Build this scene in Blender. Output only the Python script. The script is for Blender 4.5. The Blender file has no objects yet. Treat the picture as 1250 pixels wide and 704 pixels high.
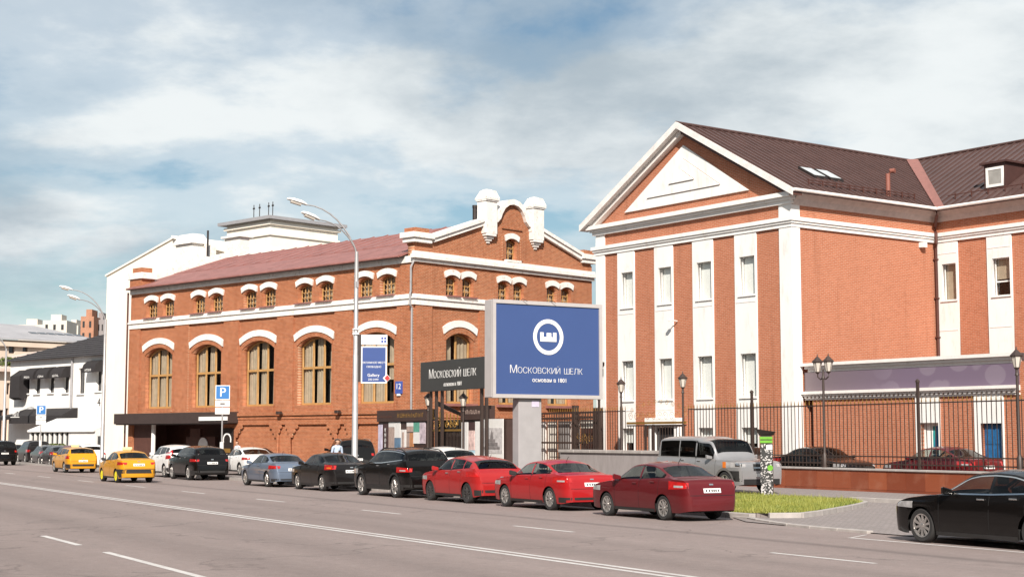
import bpy, bmesh, math, random
import numpy as np
from mathutils import Vector, Matrix
from mathutils.bvhtree import BVHTree
R = math.radians
rng = random.Random(11)
scene = bpy.context.scene
COL = scene.collection

# ------------------------------------------------------------------ camera, sky, sun, exposure
CAM_H = 2.05
PITCH = R(5.582)
FPX = 1858.6                      # focal length in photo pixels (1250 wide)
cam_data = bpy.data.cameras.new('camera')
cam_data.sensor_width = 36.0
cam_data.lens = FPX / 1250.0 * 36.0
cam_data.clip_start = 0.1
cam_data.clip_end = 8000
cam = bpy.data.objects.new('camera', cam_data)
cam.location = (0, 0, CAM_H)
cam.rotation_euler = (R(90) + PITCH, 0, 0)
COL.objects.link(cam)
scene.camera = cam

SUN_EL, SUN_AZ = R(34), R(2)      # sun stands behind the camera
world = bpy.data.worlds.new('World')
scene.world = world
world.use_nodes = True
wn, wl = world.node_tree.nodes, world.node_tree.links
wn.clear()
w_out = wn.new('ShaderNodeOutputWorld')
w_bg = wn.new('ShaderNodeBackground')
w_bg.inputs['Strength'].default_value = 0.105
sky = wn.new('ShaderNodeTexSky')
sky.sky_type = 'NISHITA'
sky.sun_disc = False
sky.sun_elevation = SUN_EL
sky.sun_rotation = math.pi + SUN_AZ
sky.altitude = 150
sky.air_density = 1.1
sky.dust_density = 0.5
sky.ozone_density = 1.0
w_tc = wn.new('ShaderNodeTexCoord')
w_sep = wn.new('ShaderNodeSeparateXYZ')
wl.new(w_tc.outputs['Generated'], w_sep.inputs[0])


def wmath(op, a, b=None, clamp=False):
    n = wn.new('ShaderNodeMath')
    n.operation = op
    n.use_clamp = clamp
    for i, s in enumerate((a, b)):
        if s is None:
            continue
        if isinstance(s, (int, float)):
            n.inputs[i].default_value = s
        else:
            wl.new(s, n.inputs[i])
    return n.outputs[0]


zc = wmath('ADD', wmath('MAXIMUM', w_sep.outputs['Z'], 0.0), 0.24)
cx = wmath('DIVIDE', w_sep.outputs['X'], zc)
cy = wmath('DIVIDE', w_sep.outputs['Y'], zc)
w_cmb = wn.new('ShaderNodeCombineXYZ')
wl.new(cx, w_cmb.inputs[0])
wl.new(cy, w_cmb.inputs[1])


def wnoise(scale, detail, rough, off, dist=0.0):
    mp = wn.new('ShaderNodeMapping')
    mp.inputs['Location'].default_value = off
    wl.new(w_cmb.outputs[0], mp.inputs['Vector'])
    n = wn.new('ShaderNodeTexNoise')
    n.inputs['Scale'].default_value = scale
    n.inputs['Detail'].default_value = detail
    n.inputs['Roughness'].default_value = rough
    n.inputs['Distortion'].default_value = dist
    wl.new(mp.outputs[0], n.inputs['Vector'])
    return n.outputs['Fac']


def wramp(fac, stops):
    n = wn.new('ShaderNodeValToRGB')
    n.color_ramp.interpolation = 'EASE'
    els = n.color_ramp.elements
    els[0].position, els[0].color = stops[0][0], (*[stops[0][1]] * 3, 1)
    els[1].position, els[1].color = stops[-1][0], (*[stops[-1][1]] * 3, 1)
    for p, v in stops[1:-1]:
        e = els.new(p)
        e.color = (v, v, v, 1)
    wl.new(fac, n.inputs[0])
    return n.outputs[0]


CLOUD_OFF = (3.1, 1.7, 0.0)
SHADE_OFF = (7.3, -2.2, 4.0)
c_big = wnoise(1.45, 10.0, 0.57, CLOUD_OFF, 0.12)
c_fac = wramp(c_big, [(0.38, 0.08), (0.48, 0.55), (0.58, 1.0)])
c_shade = wramp(wnoise(1.7, 9.0, 0.57, SHADE_OFF, 0.1), [(0.32, 0.0), (0.60, 1.0)])
w_ccol = wn.new('ShaderNodeMix')
w_ccol.data_type = 'RGBA'
w_ccol.inputs['A'].default_value = (2.55, 3.0, 3.35, 1)
w_ccol.inputs['B'].default_value = (5.0, 5.25, 5.3, 1)
wl.new(c_shade, w_ccol.inputs['Factor'])
w_mix = wn.new('ShaderNodeMix')
w_mix.data_type = 'RGBA'
wl.new(c_fac, w_mix.inputs['Factor'])
w_tint = wn.new('ShaderNodeMix')
w_tint.data_type = 'RGBA'
w_tint.blend_type = 'MULTIPLY'
w_tint.inputs['Factor'].default_value = 1.0
w_tint.inputs['B'].default_value = (0.37, 0.45, 0.475, 1)
wl.new(sky.outputs[0], w_tint.inputs['A'])
wl.new(w_tint.outputs['Result'], w_mix.inputs['A'])
wl.new(w_ccol.outputs['Result'], w_mix.inputs['B'])
wl.new(w_mix.outputs['Result'], w_bg.inputs['Color'])
wl.new(w_bg.outputs[0], w_out.inputs[0])

sun_data = bpy.data.lights.new('sun', 'SUN')
sun_data.energy = 4.2
sun_data.angle = R(0.5)
sun_data.color = (1.0, 0.92, 0.83)
sun = bpy.data.objects.new('sun', sun_data)
sun.rotation_euler = (R(90) - SUN_EL, 0, -SUN_AZ)
sun.location = (0, -20, 40)
COL.objects.link(sun)

scene.view_settings.view_transform = 'Standard'
scene.view_settings.look = 'None'
scene.view_settings.exposure = 0.74
scene.view_settings.gamma = 1.0
scene.view_settings.use_curve_mapping = False
scene.render.engine = 'CYCLES'
scene.cycles.max_bounces = 6
scene.cycles.transparent_max_bounces = 12

# ------------------------------------------------------------------ frames (metres, from the camera calibration)
TA, TB, TR = R(-43.76), R(-53.93), R(-61.05)   # headings of brick hall, pediment house, street


def ray(x, y):
    cp, sp = math.cos(PITCH), math.sin(PITCH)
    X, Y = (x - 625) / FPX, -(y - 352) / FPX
    return Vector((X, cp - sp * Y, sp + cp * Y))


U = Vector((math.cos(TR), math.sin(TR), 0))    # along the street, towards the near right
N = Vector((-U.y, U.x, 0))                     # across the street, away from the camera


def street(u, v, z=0.0):
    p = U * u + N * v
    return Vector((p.x, p.y, z))


def on_v(px, py, v):
    """point of the vertical plane at street offset v seen at a photo pixel -> (u, z)"""
    r = ray(px, py)
    t = v / (r.x * N.x + r.y * N.y)
    p = r * t
    return p.x * U.x + p.y * U.y, p.z + CAM_H


# ------------------------------------------------------------------ object helpers
def tag(o, label, cat, group=None):
    o['label'] = label
    o['category'] = cat
    if group:
        o['group'] = group
    return o


def struct(o):
    o['kind'] = 'structure'
    return o


def empty(name, loc, rz=0.0):
    o = bpy.data.objects.new(name, None)
    o.empty_display_size = 0.3
    o.location = loc
    o.rotation_euler = (0, 0, rz)
    COL.objects.link(o)
    return o


def link(name, me, mat=None, parent=None):
    o = bpy.data.objects.new(name, me)
    if mat is not None and not me.materials:
        me.materials.append(mat)
    o.parent = parent
    COL.objects.link(o)
    return o


class MB:
    def __init__(s):
        s.v, s.f = [], []

    def add(s, vs, fs):
        k = len(s.v)
        s.v += [tuple(p) for p in vs]
        s.f += [tuple(i + k for i in f) for f in fs]
        return s

    def box(s, x0, x1, y0, y1, z0, z1):
        return s.add([(x0, y0, z0), (x1, y0, z0), (x1, y1, z0), (x0, y1, z0), (x0, y0, z1), (x1, y0, z1), (x1, y1, z1), (x0, y1, z1)],
                     [(3, 2, 1, 0), (4, 5, 6, 7), (0, 1, 5, 4), (1, 2, 6, 5), (2, 3, 7, 6), (3, 0, 4, 7)])

    def prism(s, pts, a0, a1, axis='y'):
        n = len(pts)

        def P(p, a):
            return (p[0], a, p[1]) if axis == 'y' else ((a, p[0], p[1]) if axis == 'x' else (p[0], p[1], a))
        return s.add([P(p, a0) for p in pts] + [P(p, a1) for p in pts],
                     [tuple(range(n)), tuple(range(2 * n - 1, n - 1, -1))] + [(i, i + n, (i + 1) % n + n, (i + 1) % n) for i in range(n)])

    def hexa(s, a, b):
        """solid between two quads"""
        return s.add(list(a) + list(b), [(3, 2, 1, 0), (4, 5, 6, 7), (0, 1, 5, 4), (1, 2, 6, 5), (2, 3, 7, 6), (3, 0, 4, 7)])

    def tube(s, pts, r, n=8, cap=True):
        pts = [Vector(p) for p in pts]
        rs = r if isinstance(r, (list, tuple)) else [r] * len(pts)
        rings = []
        for i, p in enumerate(pts):
            d = (pts[min(i + 1, len(pts) - 1)] - pts[max(i - 1, 0)]).normalized()
            a = d.cross(Vector((0, 0, 1)) if abs(d.z) < 0.9 else Vector((1, 0, 0))).normalized()
            b = d.cross(a)
            rings.append([p + (a * math.cos(2 * math.pi * k / n) + b * math.sin(2 * math.pi * k / n)) * rs[i] for k in range(n)])
        fs = []
        for i in range(len(pts) - 1):
            for k in range(n):
                fs.append((i * n + k, i * n + (k + 1) % n, (i + 1) * n + (k + 1) % n, (i + 1) * n + k))
        if cap:
            fs.append(tuple(range(n)))
            fs.append(tuple(range((len(pts) - 1) * n, len(pts) * n)))
        return s.add([q for rg in rings for q in rg], fs)

    def lathe(s, prof, c=(0, 0, 0), n=12, axis='z', cap=True):
        k = len(prof)
        vs = []
        for r, h in prof:
            for i in range(n):
                a = 2 * math.pi * i / n
                p = (r * math.cos(a), r * math.sin(a), h)
                if axis == 'y':
                    p = (p[0], p[2], p[1])
                elif axis == 'x':
                    p = (p[2], p[0], p[1])
                vs.append((p[0] + c[0], p[1] + c[1], p[2] + c[2]))
        fs = [(j * n + i, j * n + (i + 1) % n, (j + 1) * n + (i + 1) % n, (j + 1) * n + i) for j in range(k - 1) for i in range(n)]
        if cap:
            fs += [tuple(range(n)), tuple(range((k - 1) * n, k * n))]
        return s.add(vs, fs)

    def mesh(s, name, smooth=None, bevel=0.0):
        me = bpy.data.meshes.new(name)
        me.from_pydata(s.v, [], s.f)
        bm = bmesh.new()
        bm.from_mesh(me)
        bmesh.ops.recalc_face_normals(bm, faces=bm.faces)
        if bevel:
            es = [e for e in bm.edges if len(e.link_faces) == 2 and e.calc_face_angle(0) > R(40)]
            bmesh.ops.bevel(bm, geom=es, offset=bevel, segments=1, affect='EDGES', clamp_overlap=True)
        if smooth is not None:
            for f in bm.faces:
                f.smooth = True
            for e in bm.edges:
                e.smooth = e.calc_face_angle(0) < R(smooth) if len(e.link_faces) == 2 else True
        bm.to_mesh(me)
        bm.free()
        return me

    def build(s, name, mat, parent=None, smooth=None, bevel=0.0):
        return link(name, s.mesh(name, smooth, bevel), mat, parent)


def bx(name, mat, parent, *c, bevel=0.0):
    return MB().box(*c).build(name, mat, parent, bevel=bevel)


def plate_mesh(outer, holes, y0, y1):
    """flat sheet in x-z with holes, from depth y0 (front) to y1 (back)"""
    cu = bpy.data.curves.new('plate', 'CURVE')
    cu.dimensions = '2D'
    cu.fill_mode = 'BOTH'
    cu.extrude = (y1 - y0) / 2
    for pts in [outer] + list(holes):
        sp = cu.splines.new('POLY')
        sp.points.add(len(pts) - 1)
        for p, q in zip(sp.points, pts):
            p.co = (q[0], q[1], 0, 1)
        sp.use_cyclic_u = True
    ob = bpy.data.objects.new('plate', cu)
    me = bpy.data.meshes.new_from_object(ob)
    bpy.data.objects.remove(ob)
    bpy.data.curves.remove(cu)
    me.transform(Matrix.Translation((0, (y0 + y1) / 2, 0)) @ Matrix.Rotation(R(90), 4, 'X'))
    me.materials.clear()
    bm = bmesh.new()
    bm.from_mesh(me)
    bmesh.ops.remove_doubles(bm, verts=bm.verts, dist=1e-5)
    bmesh.ops.recalc_face_normals(bm, faces=bm.faces)
    bm.to_mesh(me)
    bm.free()
    return me


def plate(name, mat, parent, outer, holes, y0, y1, rot=None):
    me = plate_mesh(outer, holes, y0, y1)
    if rot is not None:
        me.transform(rot)
    return link(name, me, mat, parent)


def rect(x0, x1, z0, z1):
    return [(x0, z0), (x1, z0), (x1, z1), (x0, z1)]


def arch_top(x0, x1, zs, rise, n=10):
    """points of a segmental arch from right springing to left springing"""
    h = (x1 - x0) / 2
    rad = (h * h + rise * rise) / (2 * rise)
    a = math.asin(h / rad)
    c = ((x0 + x1) / 2, zs + rise - rad)
    return [(c[0] + rad * math.sin(t), c[1] + rad * math.cos(t)) for t in [a - 2 * a * i / n for i in range(n + 1)]]


def arch(x0, x1, z0, zs, rise, n=10):
    return [(x0, z0), (x1, z0)] + arch_top(x0, x1, zs, rise, n)


def arch_z(x, x0, x1, zs, rise):
    h = (x1 - x0) / 2
    rad = (h * h + rise * rise) / (2 * rise)
    dx = min(abs(x - (x0 + x1) / 2), h)
    return zs + rise - rad + math.sqrt(rad * rad - dx * dx)


def text(s, size, mat, parent, loc, name='lettering', thin=0.0, align='CENTER', rot=(R(90), 0, 0), sx=1.0, extrude=0.004, spacing=1.0):
    cu = bpy.data.curves.new('text', 'FONT')
    cu.body = s
    cu.size = size
    cu.extrude = extrude
    cu.offset = -thin
    cu.align_x = align
    cu.align_y = 'CENTER'
    cu.space_character = spacing
    cu.resolution_u = 3
    ob = bpy.data.objects.new('text', cu)
    me = bpy.data.meshes.new_from_object(ob)
    bpy.data.objects.remove(ob)
    bpy.data.curves.remove(cu)
    me.materials.clear()
    me.name = name
    o = link(name, me, mat, parent)
    o.location = loc
    o.rotation_euler = rot
    o.scale = (sx, 1, 1)
    return o


def marks(parent, x0, x1, z, h, y, mat=None, name='lettering', seed=3):
    """a line of small strokes for lettering too small to read"""
    r_ = random.Random(seed + int(x0 * 10))
    b = MB()
    x = x0
    while x < x1:
        w = r_.uniform(0.3, 0.6) * h
        b.box(x, x + w * 0.3, y - 0.006, y, z, z + h * r_.uniform(0.7, 1.0))
        if r_.random() < 0.6:
            zz = z + h * r_.choice((0.0, 0.4, 0.75))
            b.box(x + w * 0.3, x + w, y - 0.006, y, zz, zz + h * 0.2)
        x += w + h * 0.15
    o = b.build(name, mat or MATS['white_print'], parent)
    o['kind'] = 'stuff'
    return o


# ------------------------------------------------------------------ materials
def new_mat(name):
    m = bpy.data.materials.new(name)
    m.use_nodes = True
    nt = m.node_tree
    b = nt.nodes['Principled BSDF']
    return m, nt, b


def N_(nt, kind, **kw):
    n = nt.nodes.new('ShaderNode' + kind)
    for k, v in kw.items():
        if k in n.inputs:
            n.inputs[k].default_value = v
        else:
            setattr(n, k, v)
    return n


def mixc(nt, fac, a, b, blend='MIX'):
    n = nt.nodes.new('ShaderNodeMix')
    n.data_type = 'RGBA'
    n.blend_type = blend
    for key, val in (('Factor', fac), ('A', a), ('B', b)):
        if hasattr(val, 'links'):
            nt.links.new(val, n.inputs[key] if key == 'Factor' else n.inputs[key])
        elif key == 'Factor':
            n.inputs['Factor'].default_value = val
        else:
            n.inputs[key].default_value = (*val, 1) if len(val) == 3 else val
    return n.outputs['Result']


def ramp(nt, fac, p0, p1, v0=0.0, v1=1.0):
    n = nt.nodes.new('ShaderNodeMapRange')
    n.inputs['From Min'].default_value = p0
    n.inputs['From Max'].default_value = p1
    n.inputs['To Min'].default_value = v0
    n.inputs['To Max'].default_value = v1
    nt.links.new(fac, n.inputs['Value'])
    return n.outputs[0]


def coord(nt, scale=(1, 1, 1), which='Object'):
    tc = nt.nodes.new('ShaderNodeTexCoord')
    mp = nt.nodes.new('ShaderNodeMapping')
    mp.inputs['Scale'].default_value = scale
    nt.links.new(tc.outputs[which], mp.inputs['Vector'])
    return mp.outputs[0]


def noise(nt, vec, scale, detail=4.0, rough=0.55):
    n = nt.nodes.new('ShaderNodeTexNoise')
    n.inputs['Scale'].default_value = scale
    n.inputs['Detail'].default_value = detail
    n.inputs['Roughness'].default_value = rough
    if vec is not None:
        nt.links.new(vec, n.inputs['Vector'])
    return n.outputs['Fac']


def bump(nt, b, h, strength=0.3, dist=0.02):
    n = nt.nodes.new('ShaderNodeBump')
    n.inputs['Strength'].default_value = strength
    n.inputs['Distance'].default_value = dist
    nt.links.new(h, n.inputs['Height'])
    nt.links.new(n.outputs[0], b.inputs['Normal'])


MATS = {}


def plain(name, col, rough=0.6, metal=0.0, var=0.12, scale=3.0, coat=0.0, spec=0.5, dirt=None, streak=False):
    """painted / plastered / metal surface with soft uneven colour"""
    if name in MATS:
        return MATS[name]
    m, nt, b = new_mat(name)
    vec = coord(nt, (1, 1, 0.25) if streak else (1, 1, 1))
    f = noise(nt, vec, scale, 5, 0.6)
    lo = tuple(c * (1 - var) for c in col)
    hi = tuple(min(1, c * (1 + var)) for c in col)
    c = mixc(nt, ramp(nt, f, 0.3, 0.7), lo, hi)
    if dirt:
        f2 = noise(nt, vec, scale * 2.7, 6, 0.65)
        c = mixc(nt, ramp(nt, f2, 0.55, 0.75, 0, dirt[1]), c, dirt[0])
    nt.links.new(c, b.inputs['Base Color'])
    b.inputs['Roughness'].default_value = rough
    b.inputs['Metallic'].default_value = metal
    b.inputs['Coat Weight'].default_value = coat
    b.inputs['Coat Roughness'].default_value = 0.04
    b.inputs['Specular IOR Level'].default_value = spec
    MATS[name] = m
    return m


def brick_mat(name, c1, c2, mortar, axis='x', bw=0.25, bh=0.075, worn=0.35, soot=0.35, mort=0.012, grain=0.6):
    m, nt, b = new_mat(name)
    tc = nt.nodes.new('ShaderNodeTexCoord')
    sep = nt.nodes.new('ShaderNodeSeparateXYZ')
    nt.links.new(tc.outputs['Object'], sep.inputs[0])
    cmb = nt.nodes.new('ShaderNodeCombineXYZ')
    nt.links.new(sep.outputs['X' if axis == 'x' else 'Y'], cmb.inputs[0])
    nt.links.new(sep.outputs['Z'], cmb.inputs[1])
    bt = nt.nodes.new('ShaderNodeTexBrick')
    bt.inputs['Scale'].default_value = 1.0
    bt.inputs['Brick Width'].default_value = bw
    bt.inputs['Row Height'].default_value = bh
    bt.inputs['Mortar Size'].default_value = mort
    bt.inputs['Mortar Smooth'].default_value = 0.3
    bt.inputs['Bias'].default_value = -0.1
    bt.inputs['Color1'].default_value = (*c1, 1)
    bt.inputs['Color2'].default_value = (*c2, 1)
    bt.inputs['Mortar'].default_value = (*mortar, 1)
    nt.links.new(cmb.outputs[0], bt.inputs['Vector'])
    big = noise(nt, tc.outputs['Object'], 0.45, 6, 0.62)
    mid = noise(nt, tc.outputs['Object'], 2.6, 6, 0.65)
    fine = noise(nt, tc.outputs['Object'], 5.0, 5, 0.85)
    c = mixc(nt, ramp(nt, big, 0.35, 0.68, 0, soot), bt.outputs['Color'], tuple(x * 0.55 for x in c1), 'MIX')
    c = mixc(nt, ramp(nt, mid, 0.55, 0.78, 0, worn), c, tuple(min(1, x * 1.25 + 0.05) for x in c2))
    c = mixc(nt, ramp(nt, fine, 0.52, 0.66, 0, grain), c, tuple(x * 0.45 for x in c1))
    c = mixc(nt, ramp(nt, fine, 0.36, 0.46, grain * 0.8, 0.0), c, tuple(min(1, x * 1.15 + 0.07) for x in c1))
    st = noise(nt, coord(nt, (1.6, 1.6, 0.10)), 1.4, 5, 0.6)
    c = mixc(nt, ramp(nt, st, 0.56, 0.72, 0, 0.30), c, tuple(x * 0.42 for x in c1))
    nt.links.new(c, b.inputs['Base Color'])
    b.inputs['Roughness'].default_value = 0.9
    b.inputs['Specular IOR Level'].default_value = 0.2
    inv = nt.nodes.new('ShaderNodeMath')
    inv.operation = 'SUBTRACT'
    inv.inputs[0].default_value = 1.0
    nt.links.new(bt.outputs['Fac'], inv.inputs[1])
    bump(nt, b, inv.outputs[0], 0.6, 0.012)
    return m


BR = ((0.42, 0.130, 0.052), (0.29, 0.080, 0.032), (0.47, 0.30, 0.19))
brick_ax = brick_mat('hall_brick', *BR, axis='x')
brick_ay = brick_mat('hall_brick_gable', *BR, axis='y')
BB = ((0.46, 0.160, 0.082), (0.39, 0.125, 0.060), (0.48, 0.28, 0.20))
brick_bx = brick_mat('house_brick', *BB, axis='x', worn=0.2, soot=0.15, grain=0.32)
brick_by = brick_mat('house_brick_side', *BB, axis='y', worn=0.15, soot=0.12, grain=0.22)
white_lime = plain('limewash', (0.74, 0.71, 0.67), 0.85, var=0.10, dirt=((0.36, 0.27, 0.21), 0.85), scale=2.2)
white_paint = plain('white_render', (0.76, 0.745, 0.72), 0.8, var=0.05, scale=1.1, dirt=((0.52, 0.46, 0.41), 0.55), streak=True)
cornice_mat = plain('cornice_render', (0.72, 0.68, 0.65), 0.8, var=0.06, dirt=((0.5, 0.42, 0.38), 0.4))
beige_wall = plain('cream_render', (0.80, 0.74, 0.65), 0.85, var=0.05, scale=0.5, dirt=((0.6, 0.52, 0.42), 0.3), streak=True)
timber = plain('oak_frame', (0.42, 0.235, 0.085), 0.55, var=0.15)
dark_metal = plain('dark_metal', (0.035, 0.027, 0.025), 0.5, metal=0.4)
black_metal = plain('black_iron', (0.042, 0.027, 0.022), 0.5)
gold = plain('gilt', (0.40, 0.23, 0.06), 0.45, metal=0.6)
curtain_m = plain('curtain_cloth', (0.36, 0.29, 0.21), 0.9, var=0.15)
blind_m = plain('blind_cloth', (0.76, 0.77, 0.75), 0.9, var=0.04)
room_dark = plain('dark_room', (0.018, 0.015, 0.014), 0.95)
grey_steel = plain('grey_steel', (0.36, 0.35, 0.36), 0.5, metal=0.3, var=0.08)
lamp_steel = plain('galvanised_steel', (0.42, 0.41, 0.41), 0.5, metal=0.5, var=0.1, dirt=((0.25, 0.22, 0.2), 0.5))
granite = None
roof_brown = plain('brown_roof_metal', (0.108, 0.062, 0.055), 0.42, metal=0.25, var=0.14, scale=1.2)
roof_red = plain('red_roof_metal', (0.265, 0.112, 0.098), 0.6, var=0.22, scale=1.5, dirt=((0.36, 0.2, 0.17), 0.6))
copper_pipe = plain('brown_pipe', (0.11, 0.045, 0.035), 0.45, metal=0.3)
lead_white = plain('white_gutter', (0.74, 0.70, 0.67), 0.5)
black_cloth = plain('black_awning', (0.022, 0.019, 0.02), 0.9)
brown_panel = plain('brown_panel', (0.085, 0.035, 0.026), 0.6, var=0.15)
canopy_m = plain('canopy_fascia', (0.045, 0.031, 0.028), 0.6)
paper = plain('white_print', (0.78, 0.77, 0.75), 0.6, var=0.02)
lamp_glass = plain('lamp_glass', (0.55, 0.50, 0.44), 0.25, var=0.05)
rubber = plain('rubber', (0.022, 0.021, 0.021), 0.85)
concrete = plain('concrete', (0.33, 0.31, 0.30), 0.9, var=0.12, dirt=((0.2, 0.17, 0.15), 0.6), scale=1.5)
stone_edge = plain('kerb_stone', (0.36, 0.33, 0.31), 0.9, var=0.15)


def glass_mat(name, tint=(0.55, 0.6, 0.6), refl=0.12, rough=0.02):
    """single sheet: part see-through, part mirror"""
    m = bpy.data.materials.new(name)
    m.use_nodes = True
    nt = m.node_tree
    nt.nodes.clear()
    out = nt.nodes.new('ShaderNodeOutputMaterial')
    tr = N_(nt, 'BsdfTransparent')
    tr.inputs[0].default_value = (*tint, 1)
    gl = N_(nt, 'BsdfGlossy')
    gl.inputs['Roughness'].default_value = rough
    fr = N_(nt, 'LayerWeight')
    fr.inputs['Blend'].default_value = 0.5
    pw5 = nt.nodes.new('ShaderNodeMath')
    pw5.operation = 'POWER'
    pw5.inputs[1].default_value = 5.0
    nt.links.new(fr.outputs['Facing'], pw5.inputs[0])
    add = nt.nodes.new('ShaderNodeMath')
    add.operation = 'MULTIPLY_ADD'
    add.use_clamp = True
    add.inputs[1].default_value = 0.9
    add.inputs[2].default_value = refl + 0.04
    nt.links.new(pw5.outputs[0], add.inputs[0])
    mx = nt.nodes.new('ShaderNodeMixShader')
    nt.links.new(add.outputs[0], mx.inputs[0])
    nt.links.new(tr.outputs[0], mx.inputs[1])
    nt.links.new(gl.outputs[0], mx.inputs[2])
    nt.links.new(mx.outputs[0], out.inputs[0])
    return m


pane_m = glass_mat('window_glass', (0.93, 0.94, 0.93), 0.02)
dark_pane = plain('dark_glass', (0.03, 0.03, 0.032), 0.08, var=0.2, spec=0.6)


def asphalt_mat():
    m, nt, b = new_mat('asphalt')
    tc = nt.nodes.new('ShaderNodeTexCoord')
    mp = nt.nodes.new('ShaderNodeMapping')
    mp.inputs['Rotation'].default_value = (0, 0, 0)
    mp.inputs['Scale'].default_value = (0.05, 1.0, 1.0)
    nt.links.new(tc.outputs['Object'], mp.inputs['Vector'])
    streaks = noise(nt, mp.outputs[0], 0.55, 5, 0.6)
    patch = noise(nt, coord(nt, (0.35, 1, 1)), 0.16, 5, 0.6)
    grain = noise(nt, tc.outputs['Object'], 42.0, 3, 0.75)
    grit = noise(nt, tc.outputs['Object'], 9.0, 6, 0.7)
    c = mixc(nt, ramp(nt, streaks, 0.32, 0.68), (0.182, 0.138, 0.127), (0.262, 0.206, 0.191))
    c = mixc(nt, ramp(nt, patch, 0.35, 0.7, 0, 0.55), c, (0.292, 0.234, 0.217))
    c = mixc(nt, ramp(nt, grit, 0.35, 0.7, 0, 0.6), c, (0.150, 0.125, 0.118))
    blot = noise(nt, coord(nt, (0.5, 1, 1)), 0.9, 7, 0.7)
    c = mixc(nt, ramp(nt, blot, 0.52, 0.72, 0, 0.55), c, (0.14, 0.117, 0.11))
    speck = noise(nt, tc.outputs['Object'], 3.2, 8, 0.85)
    c = mixc(nt, ramp(nt, speck, 0.54, 0.62, 0, 0.35), c, (0.34, 0.30, 0.285))
    c = mixc(nt, ramp(nt, speck, 0.40, 0.46, 0.4, 0.0), c, (0.12, 0.10, 0.094))
    crk = nt.nodes.new('ShaderNodeTexVoronoi')
    crk.feature = 'DISTANCE_TO_EDGE'
    crk.inputs['Scale'].default_value = 0.11
    wv = nt.nodes.new('ShaderNodeMix')
    wv.data_type = 'VECTOR'
    wv.inputs['Factor'].default_value = 0.22
    nt.links.new(tc.outputs['Object'], wv.inputs['A'])
    nz = nt.nodes.new('ShaderNodeTexNoise')
    nz.inputs['Scale'].default_value = 0.5
    nz.inputs['Detail'].default_value = 5
    nt.links.new(tc.outputs['Object'], nz.inputs['Vector'])
    sc3 = nt.nodes.new('ShaderNodeVectorMath')
    sc3.operation = 'SCALE'
    sc3.inputs['Scale'].default_value = 14.0
    nt.links.new(nz.outputs['Color'], sc3.inputs[0])
    nt.links.new(sc3.outputs[0], wv.inputs['B'])
    nt.links.new(wv.outputs['Result'], crk.inputs['Vector'])
    c = mixc(nt, ramp(nt, crk.outputs['Distance'], 0.0, 0.006, 0.7, 0.0), c, (0.075, 0.06, 0.056))
    c = mixc(nt, ramp(nt, grain, 0.35, 0.7, 0, 0.55), c, (0.38, 0.315, 0.295))
    sp = nt.nodes.new('ShaderNodeSeparateXYZ')
    nt.links.new(tc.outputs['Object'], sp.inputs[0])
    # two darker sealed seams along the lanes
    for v0, wd, k in ((4.6, 0.30, 0.45), (5.7, 0.5, 0.22), (9.2, 0.5, 0.22), (11.2, 0.5, 0.22), (15.0, 0.5, 0.2), (16.6, 0.4, 0.2), (19.9, 0.16, 0.5)):
        a = nt.nodes.new('ShaderNodeMath'); a.operation = 'SUBTRACT'; a.inputs[1].default_value = v0
        wob = nt.nodes.new('ShaderNodeMath'); wob.operation = 'MULTIPLY_ADD'; wob.inputs[1].default_value = 0.9
        nt.links.new(noise(nt, coord(nt, (0.06, 0.0, 0)), 1.0, 3), wob.inputs[0])
        nt.links.new(sp.outputs['Y'], wob.inputs[2])
        nt.links.new(wob.outputs[0], a.inputs[0])
        ab = nt.nodes.new('ShaderNodeMath'); ab.operation = 'ABSOLUTE'
        nt.links.new(a.outputs[0], ab.inputs[0])
        c = mixc(nt, ramp(nt, ab.outputs[0], 0.0, wd * 2, k, 0.0), c, (0.085, 0.07, 0.066))
    nt.links.new(c, b.inputs['Base Color'])
    b.inputs['Roughness'].default_value = 0.85
    b.inputs['Specular IOR Level'].default_value = 0.3
    bump(nt, b, grain, 0.35, 0.01)
    return m


def paving_mat(name, c1, c2, mortar, w=0.4, h=0.2):
    m, nt, b = new_mat(name)
    tc = nt.nodes.new('ShaderNodeTexCoord')
    bt = nt.nodes.new('ShaderNodeTexBrick')
    bt.inputs['Scale'].default_value = 1.0
    bt.inputs['Brick Width'].default_value = w
    bt.inputs['Row Height'].default_value = h
    bt.inputs['Mortar Size'].default_value = 0.008
    bt.inputs['Color1'].default_value = (*c1, 1)
    bt.inputs['Color2'].default_value = (*c2, 1)
    bt.inputs['Mortar'].default_value = (*mortar, 1)
    nt.links.new(tc.outputs['Object'], bt.inputs['Vector'])
    f = noise(nt, tc.outputs['Object'], 0.8, 6, 0.65)
    c = mixc(nt, ramp(nt, f, 0.4, 0.7, 0, 0.5), bt.outputs['Color'], tuple(x * 0.7 for x in c1))
    nt.links.new(c, b.inputs['Base Color'])
    b.inputs['Roughness'].default_value = 0.9
    return m


asphalt = asphalt_mat()
pave_m = paving_mat('pavement_slabs', (0.235, 0.20, 0.19), (0.19, 0.165, 0.155), (0.12, 0.10, 0.095))
apron_m = paving_mat('driveway_setts', (0.30, 0.26, 0.25), (0.24, 0.21, 0.20), (0.15, 0.13, 0.12), 0.2, 0.1)
earth_m = plain('city_ground', (0.16, 0.145, 0.135), 0.95, var=0.2, scale=0.2)


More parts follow.
